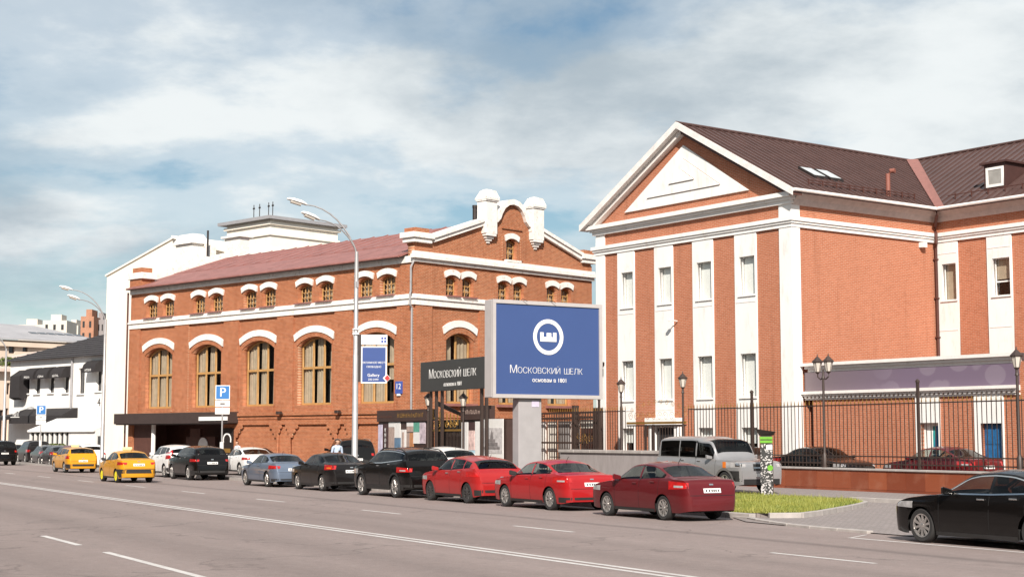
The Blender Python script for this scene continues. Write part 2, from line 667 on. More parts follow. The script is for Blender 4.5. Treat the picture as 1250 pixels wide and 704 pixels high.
def marking_mat():
    m, nt, b = new_mat('road_paint')
    tc = nt.nodes.new('ShaderNodeTexCoord')
    f = noise(nt, tc.outputs['Object'], 7.0, 6, 0.75)
    f2 = noise(nt, tc.outputs['Object'], 0.9, 4, 0.6)
    c = mixc(nt, ramp(nt, f2, 0.3, 0.7), (0.52, 0.49, 0.47), (0.66, 0.64, 0.62))
    c = mixc(nt, ramp(nt, f, 0.54, 0.68, 0, 0.75), c, (0.24, 0.205, 0.195))
    nt.links.new(c, b.inputs['Base Color'])
    b.inputs['Roughness'].default_value = 0.7
    return m


paint_m = marking_mat()

# ------------------------------------------------------------------ ground, road, pavement
def in_street(o):
    o.rotation_euler = (0, 0, TR)
    return o


def sheet(name, mat, pts, z, parent=None):
    me = bpy.data.meshes.new(name)
    me.from_pydata([(p[0], p[1], z) for p in pts], [], [tuple(range(len(pts)))])
    o = link(name, me, mat, parent)
    return o


ground = struct(in_street(sheet('ground', earth_m, [(-3000, -1500), (1500, -1500), (1500, 3000), (-3000, 3000)], -0.03)))
road = struct(in_street(sheet('road', asphalt, [(-900, -4.5), (200, -4.5), (200, 24.0), (-900, 24.0)], 0.0)))


def line(name, pts, w, z=0.004):
    """painted strip on the road, pts in street coordinates"""
    b = MB()
    for (u0, v0), (u1, v1) in zip(pts[:-1], pts[1:]):
        b.add([(u0, v0 - w / 2, z), (u1, v1 - w / 2, z), (u1, v1 + w / 2, z), (u0, v0 + w / 2, z)], [(0, 1, 2, 3)])
    return b.build(name, paint_m, road)


for vv in (13.10, 13.38):
    line('solid_line', [(-300, vv + 1.6), (-120, vv + 0.5), (-72, vv + 0.08), (-45, vv), (60, vv)], 0.13)
for u0, u1 in [(-137, -133), (-119.5, -116.5), (-101.8, -98.8), (-92.5, -89.7), (-83.5, -80.6), (-74.5, -71.5), (-65.8, -62.8), (-57.6, -54.8), (-49.2, -46.5), (-40.3, -37.7), (-31.4, -28.7), (-21.9, -19.2), (-12.8, -10)]:
    line('lane_dash', [(u0, 17.42), (u1, 17.42)], 0.12)
for u0, u1 in [(-66, -63), (-55, -52), (-44, -41), (-33.0, -29.8), (-27.8, -20.0), (-16, -12)]:
    if u0 > -40:
        line('lane_dash', [(u0, 7.02), (u1, 7.02)], 0.14)
line('bay_line', [(-24.35, 21.40), (-10, 21.40)], 0.12)
line('bay_line', [(-24.9, 22.35), (-24.35, 21.46)], 0.10)

pavement = struct(in_street(MB().prism([(-400, 24.22), (-31.6, 24.22), (-30.8, 25.4), (-32.5, 28.0), (-35.2, 31.6), (-36.2, 32.1), (-38.0, 33.6), (-60, 33.6), (-60, 120), (-400, 120)], -0.02, 0.12, 'z').build('pavement', pave_m)))
court = struct(in_street(MB().prism([(-59.996, 33.604), (-38.0, 33.604), (-31.2, 33.7), (60, 35.9), (60, 120), (-59.996, 120)], -0.02, 0.116, 'z').build('courtyard_paving', apron_m)))
apron = struct(in_street(sheet('driveway', apron_m, [(-31.7, 24.0), (-30.0, 23.1), (-26.5, 22.75), (60, 22.6), (60, 36.2), (-31.196, 34.2), (-38.2, 33.9), (-35.0, 30.5), (-31.5, 25.5)], 0.02)))
yard = struct(in_street(MB().prism([(-52, 38.36), (60, 38.36), (60, 60), (-52, 60)], 0.05, 0.24, 'z').build('raised_yard', apron_m)))
kerb = struct(in_street(MB().box(-400, -60, 24.0, 24.2, -0.02, 0.135).build('kerb', stone_edge)))
km = MB().box(0, 0.985, 24.0, 24.2, -0.02, 0.14).mesh('kerb_stone', bevel=0.012)
u = -60.0
while u < -31.5:
    o = link('kerb_stone', km, stone_edge, kerb)
    o.location = (u, rng.uniform(-0.006, 0.006), rng.uniform(-0.006, 0.004))
    u += 1.0
# dropped kerb stones that swing out round the driveway and along the grass corner
path = [(-31.9, 24.1), (-31.0, 24.0), (-30.1, 23.6), (-29.2, 23.3), (-28.2, 23.0), (-27.2, 22.85), (-26.2, 22.78), (-25.2, 22.75)]
for (a, b_), (c_, d_) in zip(path[:-1], path[1:]):
    L_ = math.hypot(c_ - a, d_ - b_)
    o = MB().box(0, L_ - 0.015, -0.09, 0.09, -0.02, 0.06).build('kerb_stone', stone_edge, kerb, bevel=0.01)
    o.location = (a, b_, 0)
    o.rotation_euler = (0, 0, math.atan2(d_ - b_, c_ - a))
path = [(-31.0, 24.6), (-30.7, 25.4), (-31.4, 26.6), (-32.4, 28.0), (-33.4, 29.4), (-34.4, 30.7), (-35.2, 31.6), (-36.0, 32.1)]
for (a, b_), (c_, d_) in zip(path[:-1], path[1:]):
    L_ = math.hypot(c_ - a, d_ - b_)
    o = MB().box(0, L_ - 0.015, -0.07, 0.07, 0.0, 0.15).build('kerb_stone', stone_edge, kerb, bevel=0.01)
    o.location = (a, b_, 0)
    o.rotation_euler = (0, 0, math.atan2(d_ - b_, c_ - a))
path = [(-38.0 + 1.2 * k, 33.50 + 0.02 * k) for k in range(14)]
for (a, b_), (c_, d_) in zip(path[:-1], path[1:]):
    L_ = math.hypot(c_ - a, d_ - b_)
    o = MB().box(0, L_ - 0.015, -0.08, 0.08, 0.0, 0.15).build('kerb_stone', stone_edge, kerb, bevel=0.01)
    o.location = (a, b_, 0)
    o.rotation_euler = (0, 0, math.atan2(d_ - b_, c_ - a))

# grass verge: soil bed and blades
GRASS = [(-60, 24.25), (-31.9, 24.25), (-31.1, 24.7), (-30.8, 25.4), (-32.5, 28.0), (-35.2, 31.5), (-36.2, 31.95), (-40.5, 31.95), (-42.0, 30.9), (-60, 30.9)]
soil = struct(in_street(sheet('grass_bed', plain('soil', (0.11, 0.115, 0.045), 0.95, var=0.3), GRASS, 0.128)))


def inside(p, poly):
    r_ = False
    for i in range(len(poly)):
        (x1, y1), (x2, y2) = poly[i - 1], poly[i]
        if (y1 > p[1]) != (y2 > p[1]) and p[0] < (x2 - x1) * (p[1] - y1) / (y2 - y1) + x1:
            r_ = not r_
    return r_


def blade_mat():
    m, nt, b = new_mat('grass_blade')
    at = nt.nodes.new('ShaderNodeAttribute')
    at.attribute_name = 'tone'
    c = mixc(nt, at.outputs['Fac'], (0.120, 0.170, 0.022), (0.34, 0.325, 0.065))
    nt.links.new(c, b.inputs['Base Color'])
    b.inputs['Roughness'].default_value = 0.6
    b.inputs['Subsurface Weight'].default_value = 0.0
    b.inputs['Transmission Weight'].default_value = 0.0
    return m


gv, gf, tone = [], [], []
cnt = 0
while cnt < 52000:
    a = rng.random() ** 0.6
    p = (-48 + 17.3 * a, rng.uniform(24.25, 32))
    if not inside(p, GRASS):
        continue
    cl = math.sin(p[0] * 2.1 + 1.3 * math.sin(p[1] * 1.7)) * math.cos(p[1] * 1.3 + p[0] * 0.4)
    if cl < -0.55 and rng.random() < 0.5:
        continue
    h = rng.uniform(0.04, 0.125) * (1 + 0.45 * max(0, cl))
    if rng.random() < 0.04:
        h *= 1.8
    an = rng.uniform(0, 6.283)
    w = rng.uniform(0.006, 0.013)
    lx, ly = rng.gauss(0, 0.045), rng.gauss(0, 0.045)
    k = len(gv)
    dx, dy = math.cos(an) * w, math.sin(an) * w
    gv += [(p[0] - dx, p[1] - dy, 0.125), (p[0] + dx, p[1] + dy, 0.125), (p[0] + lx, p[1] + ly, 0.125 + h)]
    gf.append((k, k + 1, k + 2))
    t_ = min(1, max(0, 0.42 + 0.22 * cl + rng.gauss(0, 0.2)))
    tone += [t_, t_, min(1, t_ + 0.12)]
    cnt += 1
gm = bpy.data.meshes.new('grass')
gm.from_pydata(gv, [], gf)
gm.attributes.new('tone', 'FLOAT', 'POINT').data.foreach_set('value', tone)
grass = in_street(link('grass', gm, blade_mat()))
grass['kind'] = 'stuff'
tag(grass, 'sunlit yellowish green grass of the verge beside the driveway', 'grass')


# ------------------------------------------------------------------ window unit
def window(parent, cx, w, z0, zs, rise, y, cols, transoms, frame_mat, fw=0.09, bar=0.06, glass=pane_m, split_panes=True, curtain=None,
           rot=None, depth=0.08, name='window', roomdepth=0.9, blind=None):
    """timber or plastic frame in an opening; cols panes across, transoms at the given heights"""
    x0, x1 = cx - w / 2, cx + w / 2
    outer = arch(x0, x1, z0, zs, rise) if rise else rect(x0, x1, z0, zs)
    xs = [x0 + fw + (w - 2 * fw - (cols - 1) * bar) / cols * i + bar * i for i in range(cols)]
    cw = (w - 2 * fw - (cols - 1) * bar) / cols
    zl = [z0 + fw] + [t + bar / 2 for t in transoms]
    zh = [t - bar / 2 for t in transoms] + [None]
    holes = []
    for x in xs:
        for a, b_ in zip(zl, zh):
            if b_ is not None:
                holes.append(rect(x, x + cw, a, b_))
            elif rise:
                n = 4
                top = [(x + cw - cw * i / n, arch_z(x + cw - cw * i / n, x0, x1, zs, rise) - fw) for i in range(n + 1)]
                holes.append([(x, a), (x + cw, a)] + top)
            else:
                holes.append(rect(x, x + cw, a, zs - fw))
    fo = plate(name, frame_mat, parent, outer, holes, y, y + depth, rot)
    if split_panes:
        for h_ in holes:
            me = MB().add([(p[0], y + depth * 0.5, p[1]) for p in h_], [tuple(range(len(h_)))]).mesh('pane')
            if rot is not None:
                me.transform(rot)
            link('pane', me, glass, fo)
    else:
        me = MB().add([(p[0], y + depth * 0.5, p[1]) for p in outer], [tuple(range(len(outer)))]).mesh('pane')
        c_ = Matrix.Translation((cx, 0, (z0 + zs) / 2)) @ Matrix.Diagonal((0.97, 1, 0.97, 1)) @ Matrix.Translation((-cx, 0, -(z0 + zs) / 2))
        me.transform(c_)
        if rot is not None:
            me.transform(rot)
        link('pane', me, glass, fo)
    ztop = zs + (rise or 0)
    if curtain:
        for (a, b_, zt, zb) in curtain:
            n = max(8, int((b_ - a) / 0.07))
            vs, fs = [], []
            for i in range(n + 1):
                t = a + (b_ - a) * i / n
                for j, z in enumerate((zb, (zb + zt) / 2, zt)):
                    pinch = 1.0 - 0.12 * (1 - abs(j - 1))
                    xx = cx + (t - 0.0)
                    vs.append((xx, y + 0.15 + 0.045 * math.sin(i * 1.9 + j * 0.4) + 0.02 * math.sin(i * 0.7), z))
            for i in range(n):
                for j in range(2):
                    fs.append((i * 3 + j, i * 3 + 3 + j, i * 3 + 4 + j, i * 3 + 1 + j))
            me = MB().add(vs, fs).mesh('curtain', smooth=60)
            if rot is not None:
                me.transform(rot)
            link('curtain', me, curtain_m, fo)
    if blind:
        me = MB().box(x0 + 0.02, x1 - 0.02, y + 0.095, y + 0.11, z0 + (ztop - z0) * blind[1], ztop - 0.02).mesh('blind')
        if rot is not None:
            me.transform(rot)
        link('blind', me, blind[0], fo)
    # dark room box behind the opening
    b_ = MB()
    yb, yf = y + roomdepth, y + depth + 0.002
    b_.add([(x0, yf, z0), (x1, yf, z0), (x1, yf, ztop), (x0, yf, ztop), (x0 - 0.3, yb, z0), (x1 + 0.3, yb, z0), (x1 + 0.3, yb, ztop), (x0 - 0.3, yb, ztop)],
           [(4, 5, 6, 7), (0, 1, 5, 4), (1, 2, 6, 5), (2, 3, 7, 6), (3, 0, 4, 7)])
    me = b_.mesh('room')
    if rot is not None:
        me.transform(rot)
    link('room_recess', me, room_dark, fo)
    return fo


def arch_band(b, x0, x1, ze, rise, th, y0, y1, teeth=0, n=14):
    """curved brick label over an opening: underside ends at ze"""
    lo = arch_top(x0, x1, ze, rise, n)
    hi = arch_top(x0 - th * 0.25, x1 + th * 0.25, ze + th, rise, n)
    for i in range(n):
        a, b_, c_, d_ = lo[i], lo[i + 1], hi[i + 1], hi[i]
        b.hexa([(a[0], y0, a[1]), (b_[0], y0, b_[1]), (c_[0], y0, c_[1]), (d_[0], y0, d_[1])],
               [(a[0], y1, a[1]), (b_[0], y1, b_[1]), (c_[0], y1, c_[1]), (d_[0], y1, d_[1])])
    return b


# ------------------------------------------------------------------ brick hall (two street faces)
CA = Vector((-5.164, 80.0, 0))
hall = empty('brick_hall', CA, TA)
tag(hall, 'old red brick hall with white arched lintels, twin white gable pinnacles and red metal roof', 'building')
ROT_S = Matrix.Rotation(R(90), 4, 'Z')      # facade coordinates (x, -out, z) -> the short gable face
LW, SW = 27.2, 14.35
BIGC = [-23.85, -18.65, -13.45, -8.25, -3.05]
SBIG = [3.37, 7.40, 11.43]
ENT = rect(-26.7, -16.9, -0.1, 2.9)
holes = [arch(c - 1.5, c + 1.5, 3.87, 7.22, 0.5) for c in BIGC]
smalls = [c + d for c in BIGC for d in (-0.93, 0.93)]
holes += [arch(c - 0.63, c + 0.63, 9.64, 10.52, 0.20, 8) for c in smalls]
plate('wall', brick_ax, hall, rect(-LW, -0.002, -0.3, 11.55), holes + [ENT], 0.0, 0.5)
sm_s = [c + d for c in SBIG for d in (-0.62, 0.62)]
holes_s = [arch(c - 1.02, c + 1.02, 3.87, 7.25, 0.42) for c in SBIG]
holes_s += [arch(c - 0.43, c + 0.43, 9.64, 10.55, 0.16, 8) for c in sm_s]
holes_s += [arch(7.0, 7.86, 11.98, 13.0, 0.18, 8)]
curve = [(8.89, 14.02), (8.72, 14.08), (8.52, 14.28), (8.38, 14.60), (8.15, 14.92), (7.82, 15.14), (7.42, 15.22), (7.02, 15.14), (6.68, 14.92), (6.45, 14.60), (6.30, 14.28), (6.10, 14.08), (5.92, 14.02)]
gable_out = [(0.003, -0.3), (SW, -0.3), (SW, 12.2), (13.66, 12.34), (9.79, 13.62), (8.89, 13.95)] + curve + [(5.92, 13.95), (5.04, 13.72), (1.31, 12.42), (0.003, 12.2)]
plate('gable_wall', brick_ay, hall, gable_out, holes_s, 0.0, 0.5, ROT_S)
bx('rear_wall', brick_ax, hall, -LW, -0.5, SW - 0.4, SW, -0.3, 11.55)
MB().prism([(0.502, -0.3), (SW - 0.402, -0.3), (SW - 0.402, 11.5), (7.17, 13.9), (0.502, 11.7)], -LW, -LW + 0.35, 'x').build('end_wall', brick_ay, hall)


def facade(parent, rot, name, mat, boxes, bevel=0.0):
    b = MB()
    for c in boxes:
        b.box(*c)
    me = b.mesh(name, bevel=bevel)
    if rot is not None:
        me.transform(rot)
    return link(name, me, mat, parent)


# pilaster strips and panelled plinth
for c in [-26.55] + [x + 2.6 for x in BIGC[:-1]] + [-0.62]:
    w = 0.62 if c in (-26.55, -0.62) else 0.75
    facade(hall, None, 'pilaster', brick_ax, [(c - w, c + w, -0.11, 0.001, 3.3 if c < -16 else 3.3, 9.02)])
for c in [0.62, 5.39, 9.42, 13.7]:
    w = 0.6
    facade(hall, ROT_S, 'pilaster', brick_ay, [(c - w, c + w, -0.11, 0.001, 3.3, 9.02)])
# string course under the corbel table, stepped panels below the windows
pan = []
for c in BIGC[2:]:
    pan.append([(c - 1.95, 0.5), (c + 1.95, 0.5), (c + 1.95, 2.05), (c + 1.75, 2.05), (c + 1.75, 2.3), (c + 1.55, 2.3), (c + 1.55, 2.55), (c + 1.3, 2.55), (c + 1.3, 2.78),
                (c - 1.3, 2.78), (c - 1.3, 2.55), (c - 1.55, 2.55), (c - 1.55, 2.3), (c - 1.75, 2.3), (c - 1.75, 2.05), (c - 1.95, 2.05)])
for c in (-10.85, -5.65):
    pan.append([(c - 0.5, 0.5), (c + 0.5, 0.5), (c + 0.5, 2.3), (c + 0.36, 2.3), (c + 0.36, 2.55), (c + 0.2, 2.55), (c + 0.2, 2.78),
                (c - 0.2, 2.78), (c - 0.2, 2.55), (c - 0.36, 2.55), (c - 0.36, 2.3), (c - 0.5, 2.3)])
plate('plinth', brick_ax, hall, rect(-16.6, 0.0, -0.3, 3.1), pan, -0.13, 0.0)
facade(hall, ROT_S, 'plinth', brick_ay, [(-0.13, SW, -0.13, -0.001, -0.3, 3.1)])
facade(hall, None, 'string_course', brick_ax, [(-LW, 0.0, -0.17, 0.0, 3.102, 3.22)])
facade(hall, ROT_S, 'string_course', brick_ay, [(-0.17, SW, -0.17, -0.001, 3.102, 3.22)])
# white bands and cornices
WB = [(9.02, 9.34, 0.16), (9.342, 9.44, 0.24), (9.442, 9.60, 0.10)]
for z0, z1, p in WB:
    facade(hall, None, 'white_band', white_lime, [(-LW, 0.0, -p, 0.001, z0, z1)])
    facade(hall, ROT_S, 'white_band', white_lime, [(-p, SW, -p, -0.001, z0, z1)])
facade(hall, None, 'eave_band', white_lime, [(-LW, -0.0, -0.10, 0.001, 11.27, 11.62)])
for z0, z1, p in [(11.3, 11.48, 0.14), (11.482, 11.70, 0.30), (11.702, 11.86, 0.20)]:
    facade(hall, ROT_S, 'gable_cornice', white_lime, [(-p, SW + 0.1, -p, -0.001, z0, z1)], bevel=0.01)
# lintels, sills, windows
for c in BIGC:
    arch_band(MB(), c - 1.72, c + 1.72, 7.50, 0.47, 0.36, -0.10, 0.02).build('white_lintel', white_lime, hall)
    arch_band(MB(), c - 1.56, c + 1.56, 7.22, 0.49, 0.27, -0.05, 0.02).build('brick_arch', brick_ax, hall)
    facade(hall, None, 'window_sill', brick_ax, [(c - 1.8, c + 1.8, -0.22, 0.02, 3.3, 3.5), (c - 1.6, c + 1.6, -0.12, 0.02, 3.502, 3.86)])
    k = BIGC.index(c)
    cur = [(-1.45, -0.55, 7.6, 3.95), (-0.45, 0.42, 7.6, 3.95), (0.62 if k else 0.5, 1.45, 7.6, 3.95 + (0 if k == 0 else 1.2))]
    if k in (1, 2, 3):
        cur = [(-1.45, -0.62, 7.6, 3.95), (-0.30, 0.42, 7.6, 3.95), (0.85, 1.45, 7.6, 3.95)]
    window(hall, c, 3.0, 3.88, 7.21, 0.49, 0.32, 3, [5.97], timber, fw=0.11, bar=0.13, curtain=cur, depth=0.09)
for c in smalls:
    arch_band(MB(), c - 0.72, c + 0.72, 10.60, 0.20, 0.30, -0.10, 0.02, n=9).build('white_lintel', white_lime, hall)
    facade(hall, None, 'window_sill', roof_red, [(c - 0.72, c + 0.72, -0.26, 0.05, 9.60, 9.66)])
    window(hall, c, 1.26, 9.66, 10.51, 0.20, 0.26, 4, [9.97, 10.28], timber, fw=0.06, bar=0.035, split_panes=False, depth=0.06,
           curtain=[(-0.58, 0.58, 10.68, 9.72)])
for c in SBIG:
    me = arch_band(MB(), c - 1.22, c + 1.22, 7.58, 0.42, 0.36, -0.10, 0.02).mesh('white_lintel')
    me.transform(ROT_S)
    link('white_lintel', me, white_lime, hall)
    me = arch_band(MB(), c - 1.07, c + 1.07, 7.25, 0.41, 0.30, -0.05, 0.02).mesh('brick_arch')
    me.transform(ROT_S)
    link('brick_arch', me, brick_ay, hall)
    facade(hall, ROT_S, 'window_sill', roof_red, [(c - 1.2, c + 1.2, -0.22, 0.06, 3.72, 3.86)])
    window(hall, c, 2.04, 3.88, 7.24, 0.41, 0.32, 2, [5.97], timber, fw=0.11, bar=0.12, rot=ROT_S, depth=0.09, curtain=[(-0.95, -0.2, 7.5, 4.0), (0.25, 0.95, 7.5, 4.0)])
for c in sm_s + [7.43]:
    dz = 2.42 if c == 7.43 else 0.0
    me = arch_band(MB(), c - 0.52, c + 0.52, 10.62 + dz, 0.17, 0.30, -0.10, 0.02, n=9).mesh('white_lintel')
    me.transform(ROT_S)
    link('white_lintel', me, white_lime, hall)
    if not dz:
        facade(hall, ROT_S, 'window_sill', roof_red, [(c - 0.52, c + 0.52, -0.26, 0.05, 9.60, 9.66)])
    else:
        facade(hall, ROT_S, 'window_sill', white_lime, [(c - 0.6, c + 0.6, -0.22, 0.05, 11.862, 11.98)])
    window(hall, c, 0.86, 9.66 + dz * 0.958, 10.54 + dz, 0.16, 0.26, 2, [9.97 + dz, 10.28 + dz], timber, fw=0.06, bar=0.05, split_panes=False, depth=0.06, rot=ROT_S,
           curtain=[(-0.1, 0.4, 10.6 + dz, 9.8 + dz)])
# brick relief lines and tie plate on the gable
facade(hall, ROT_S, 'relief_course', brick_ay, [(6.62, 8.25, -0.08, -0.001, 13.72, 13.80)])
for xx in (6.62, 8.12):
    facade(hall, ROT_S, 'relief_course', brick_ay, [(xx, xx + 0.16, -0.07, -0.001, 12.0, 13.3)])


# gable coping: sloping white stones, curved hood, pedestals and pinnacles
def coping(p, q, th, y0, y1):
    b = MB()
    for (lo, hi, ya) in ((0.0, th * 0.55, y0 + 0.10), (th * 0.55, th, y0)):
        b.hexa([(p[0], ya, p[1] + lo), (q[0], ya, q[1] + lo), (q[0], y1, q[1] + lo), (p[0], y1, p[1] + lo)],
               [(p[0], ya, p[1] + hi), (q[0], ya, q[1] + hi), (q[0], y1, q[1] + hi), (p[0], y1, p[1] + hi)])
    me = b.mesh('coping')
    me.transform(ROT_S)
    return link('coping', me, white_lime, hall)


coping((1.25, 12.42), (5.1, 13.72), 0.42, -0.30, 0.6)
coping((13.72, 12.34), (9.75, 13.62), 0.42, -0.30, 0.6)
b = MB()
cc = [(5.90, 13.75)] + list(reversed(curve)) + [(8.92, 13.75)]
nrm = []
for i, p in enumerate(cc):
    a_, b_ = cc[max(0, i - 1)], cc[min(len(cc) - 1, i + 1)]
    d = Vector((b_[0] - a_[0], b_[1] - a_[1]))
    d.normalize()
    nrm.append((-d.y, d.x))
for i in range(len(cc) - 1):
    p, q, n0, n1 = cc[i], cc[i + 1], nrm[i], nrm[i + 1]
    t_ = 0.22
    b.hexa([(p[0] - n0[0] * 0.08, -0.22, p[1] - n0[1] * 0.08), (q[0] - n1[0] * 0.08, -0.22, q[1] - n1[1] * 0.08), (q[0] + n1[0] * t_, -0.22, q[1] + n1[1] * t_), (p[0] + n0[0] * t_, -0.22, p[1] + n0[1] * t_)],
           [(p[0] - n0[0] * 0.08, 0.6, p[1] - n0[1] * 0.08), (q[0] - n1[0] * 0.08, 0.6, q[1] - n1[1] * 0.08), (q[0] + n1[0] * t_, 0.6, q[1] + n1[1] * t_), (p[0] + n0[0] * t_, 0.6, p[1] + n0[1] * t_)])
me = b.mesh('curved_coping')
me.transform(ROT_S)
link('curved_coping', me, white_lime, hall)


def pinnacle(x0, x1):
    b = MB()
    y0, y1 = -0.34, 0.34
    cxm, cym = (x0 + x1) / 2, (y0 + y1) / 2
    hw = (x1 - x0) / 2
    b.box(x0, x1, y0, y1, 13.28, 15.08)
    b.box(x0 - 0.06, x1 + 0.06, y0 - 0.06, y1 + 0.06, 15.082, 15.16)
    for i, k in enumerate((0.86, 0.66, 0.46, 0.26)):       # stepped pendant
        z1 = 13.28 - 0.13 * i
        b.box(cxm - hw * k, cxm + hw * k, y0 * k if i else y0, 0.0, z1 - 0.13, z1 - 0.001)
    me = b.mesh('pinnacle', bevel=0.015)
    me.transform(ROT_S)
    o = link('pinnacle', me, white_lime, hall)
    b = MB()
    for (k0, z0, k1, z1) in ((1.16, 15.162, 1.18, 15.27), (1.14, 15.272, 0.68, 15.70), (0.56, 15.702, 0.40, 15.78)):
        q0 = [(cxm + s * hw * k0, cym + t * 0.38 * k0, z0) for s, t in ((-1, -1), (1, -1), (1, 1), (-1, 1))]
        q1 = [(cxm + s * hw * k1, cym + t * 0.38 * k1, z1) for s, t in ((-1, -1), (1, -1), (1, 1), (-1, 1))]
        b.hexa(q0, q1)
    for i in range(7):                                     # folded ribs of the cap
        t = -1 + 2 * i / 6
        b.hexa([(cxm + t * hw * 1.15 - 0.03, cym - 0.45, 15.30), (cxm + t * hw * 1.15 + 0.03, cym - 0.45, 15.30), (cxm + t * hw * 1.15 + 0.03, cym - 0.41, 15.30), (cxm + t * hw * 1.15 - 0.03, cym - 0.41, 15.30)],
               [(cxm + t * hw * 0.74 - 0.03, cym - 0.31, 15.73), (cxm + t * hw * 0.74 + 0.03, cym - 0.31, 15.73), (cxm + t * hw * 0.74 + 0.03, cym - 0.27, 15.73), (cxm + t * hw * 0.74 - 0.03, cym - 0.27, 15.73)])
    me = b.mesh('cap')
    me.transform(ROT_S)
    link('cap', me, white_lime, o)


pinnacle(5.02, 5.94)
pinnacle(8.87, 9.79)
for x0, x1 in ((-0.35, 1.2), (13.2, 14.65)):
    facade(hall, ROT_S, 'pedestal', brick_ay, [(max(x0, 0) + 0.02, min(x1, SW) - 0.1, -0.02, 0.6, 12.2, 12.33), (x0 + 0.3, x1 - 0.25, -0.12, 0.75, 12.86, 13.12)])
    facade(hall, ROT_S, 'pedestal_cap', white_lime, [(x0 + 0.12, x1 - 0.1, -0.22, 0.7, 12.332, 12.56), (x0, x1, -0.32, 0.8, 12.562, 12.858)], bevel=0.015)
# left end of the roof: parapet with a small brick chimney block
b = MB()
b.hexa([(-LW - 0.1, 0.3, 11.9), (-LW + 0.35, 0.3, 11.9), (-LW + 0.35, 7.17, 14.05), (-LW - 0.1, 7.17, 14.05)], [(-LW - 0.1, 0.3, 12.5), (-LW + 0.35, 0.3, 12.5), (-LW + 0.35, 7.17, 14.65), (-LW - 0.1, 7.17, 14.65)])
b.build('end_parapet', white_lime, hall)
facade(hall, None, 'pedestal', brick_ax, [(-LW - 0.05, -LW + 1.3, -0.1, 0.9, 11.63, 12.25), (-LW + 0.1, -LW + 1.15, 0.0, 0.8, 12.66, 13.0)])
facade(hall, None, 'pedestal_cap', white_lime, [(-LW - 0.15, -LW + 1.5, -0.22, 1.0, 12.252, 12.658)], bevel=0.02)

# roof: sheet-metal panels in two rows
EAVE, RIDGE, RUN = 11.66, 14.30, 7.17


def roof_pt(x, y, lift=0.0):
    t = (y + 0.45) / (RUN + 0.45)
    return (x, y, EAVE + (RIDGE - EAVE) * t + lift)


rf = MB().hexa([roof_pt(-LW + 0.36, -0.45, -0.09), roof_pt(-0.62, -0.45, -0.09), roof_pt(-0.62, RUN, -0.09), roof_pt(-LW + 0.36, RUN, -0.09)],
               [roof_pt(-LW + 0.36, -0.45, -0.03), roof_pt(-0.62, -0.45, -0.03), roof_pt(-0.62, RUN, -0.03), roof_pt(-LW + 0.36, RUN, -0.03)])
rf.hexa([(-LW + 0.36, RUN, RIDGE - 0.09), (-0.62, RUN, RIDGE - 0.09), (-0.62, SW + 0.4, EAVE - 0.09), (-LW + 0.36, SW + 0.4, EAVE - 0.09)],
        [(-LW + 0.36, RUN, RIDGE - 0.03), (-0.62, RUN, RIDGE - 0.03), (-0.62, SW + 0.4, EAVE - 0.03), (-LW + 0.36, SW + 0.4, EAVE - 0.03)])
roofA = rf.build('roof', roof_red, hall)
x = -LW + 0.38
row = 0
xs = []
while x < -0.66:
    x2 = min(x + 1.28, -0.64)
    xs.append((x, x2))
    x = x2
for (xa, xb) in xs:
    for (ya, yb, sh) in ((-0.47, 2.95, 0.0), (2.93, RUN, 0.02)):
        j = rng.uniform(-0.006, 0.006)
        MB().hexa([roof_pt(xa + 0.012, ya, -0.028), roof_pt(xb - 0.012, ya, -0.028), roof_pt(xb - 0.012, yb - 0.02, -0.028), roof_pt(xa + 0.012, yb - 0.02, -0.028)],
                  [roof_pt(xa + 0.012, ya, 0.02 + sh + j), roof_pt(xb - 0.012, ya, 0.02 + sh + j), roof_pt(xb - 0.012, yb - 0.02, 0.0 + sh + j), roof_pt(xa + 0.012, yb - 0.02, 0.0 + sh + j)]).build('roof_panel', roof_red, roofA)
    MB().hexa([roof_pt(xb - 0.02, 2.95, 0.02), roof_pt(xb + 0.02, 2.95, 0.02), roof_pt(xb + 0.02, RUN, 0.02), roof_pt(xb - 0.02, RUN, 0.02)],
              [roof_pt(xb - 0.02, 2.95, 0.07), roof_pt(xb + 0.02, 2.95, 0.07), roof_pt(xb + 0.02, RUN, 0.07), roof_pt(xb - 0.02, RUN, 0.07)]).build('standing_seam', roof_red, roofA)
facade(hall, None, 'snow_rail', copper_pipe, [(-LW + 1.6, -1.0, 2.86, 2.90, 12.74, 12.80)])
facade(hall, None, 'eave_soffit', dark_metal, [(-LW, -0.65, -0.42, -0.002, 11.56, 11.622)])
MB().tube([(-LW + 0.2, -0.50, 11.60), (-0.7, -0.50, 11.60)], 0.06).build('gutter', roof_red, hall)
MB().tube([(0.06, -0.10, 11.3), (0.06, -0.30, 11.0), (0.06, -0.30, 9.7), (0.06, -0.36, 9.55), (0.06, -0.36, 9.0), (0.06, -0.22, 8.85), (0.06, -0.22, 0.2)], 0.055).build('downpipe', lamp_steel, hall)
MB().tube([(-LW - 0.06, -0.2, 11.4), (-LW - 0.06, -0.2, 0.2)], 0.06).build('downpipe', copper_pipe, hall)
MB().tube([(-0.5, 5.0, 13.4), (-0.5, 5.0, 14.75)], 0.13, 10).lathe([(0.15, 14.76), (0.15, 14.9)], (-0.5, 5.0, 0)).build('vent_pipe', dark_metal, hall, smooth=40)
for c in (-5.7, -10.9, -16.0):          # flood lamps between the windows
    o = MB().box(c - 0.16, c + 0.16, -0.52, -0.28, 3.36, 3.54).box(c - 0.03, c + 0.03, -0.30, 0.0, 3.40, 3.44).build('floodlight', black_metal, hall, bevel=0.02)

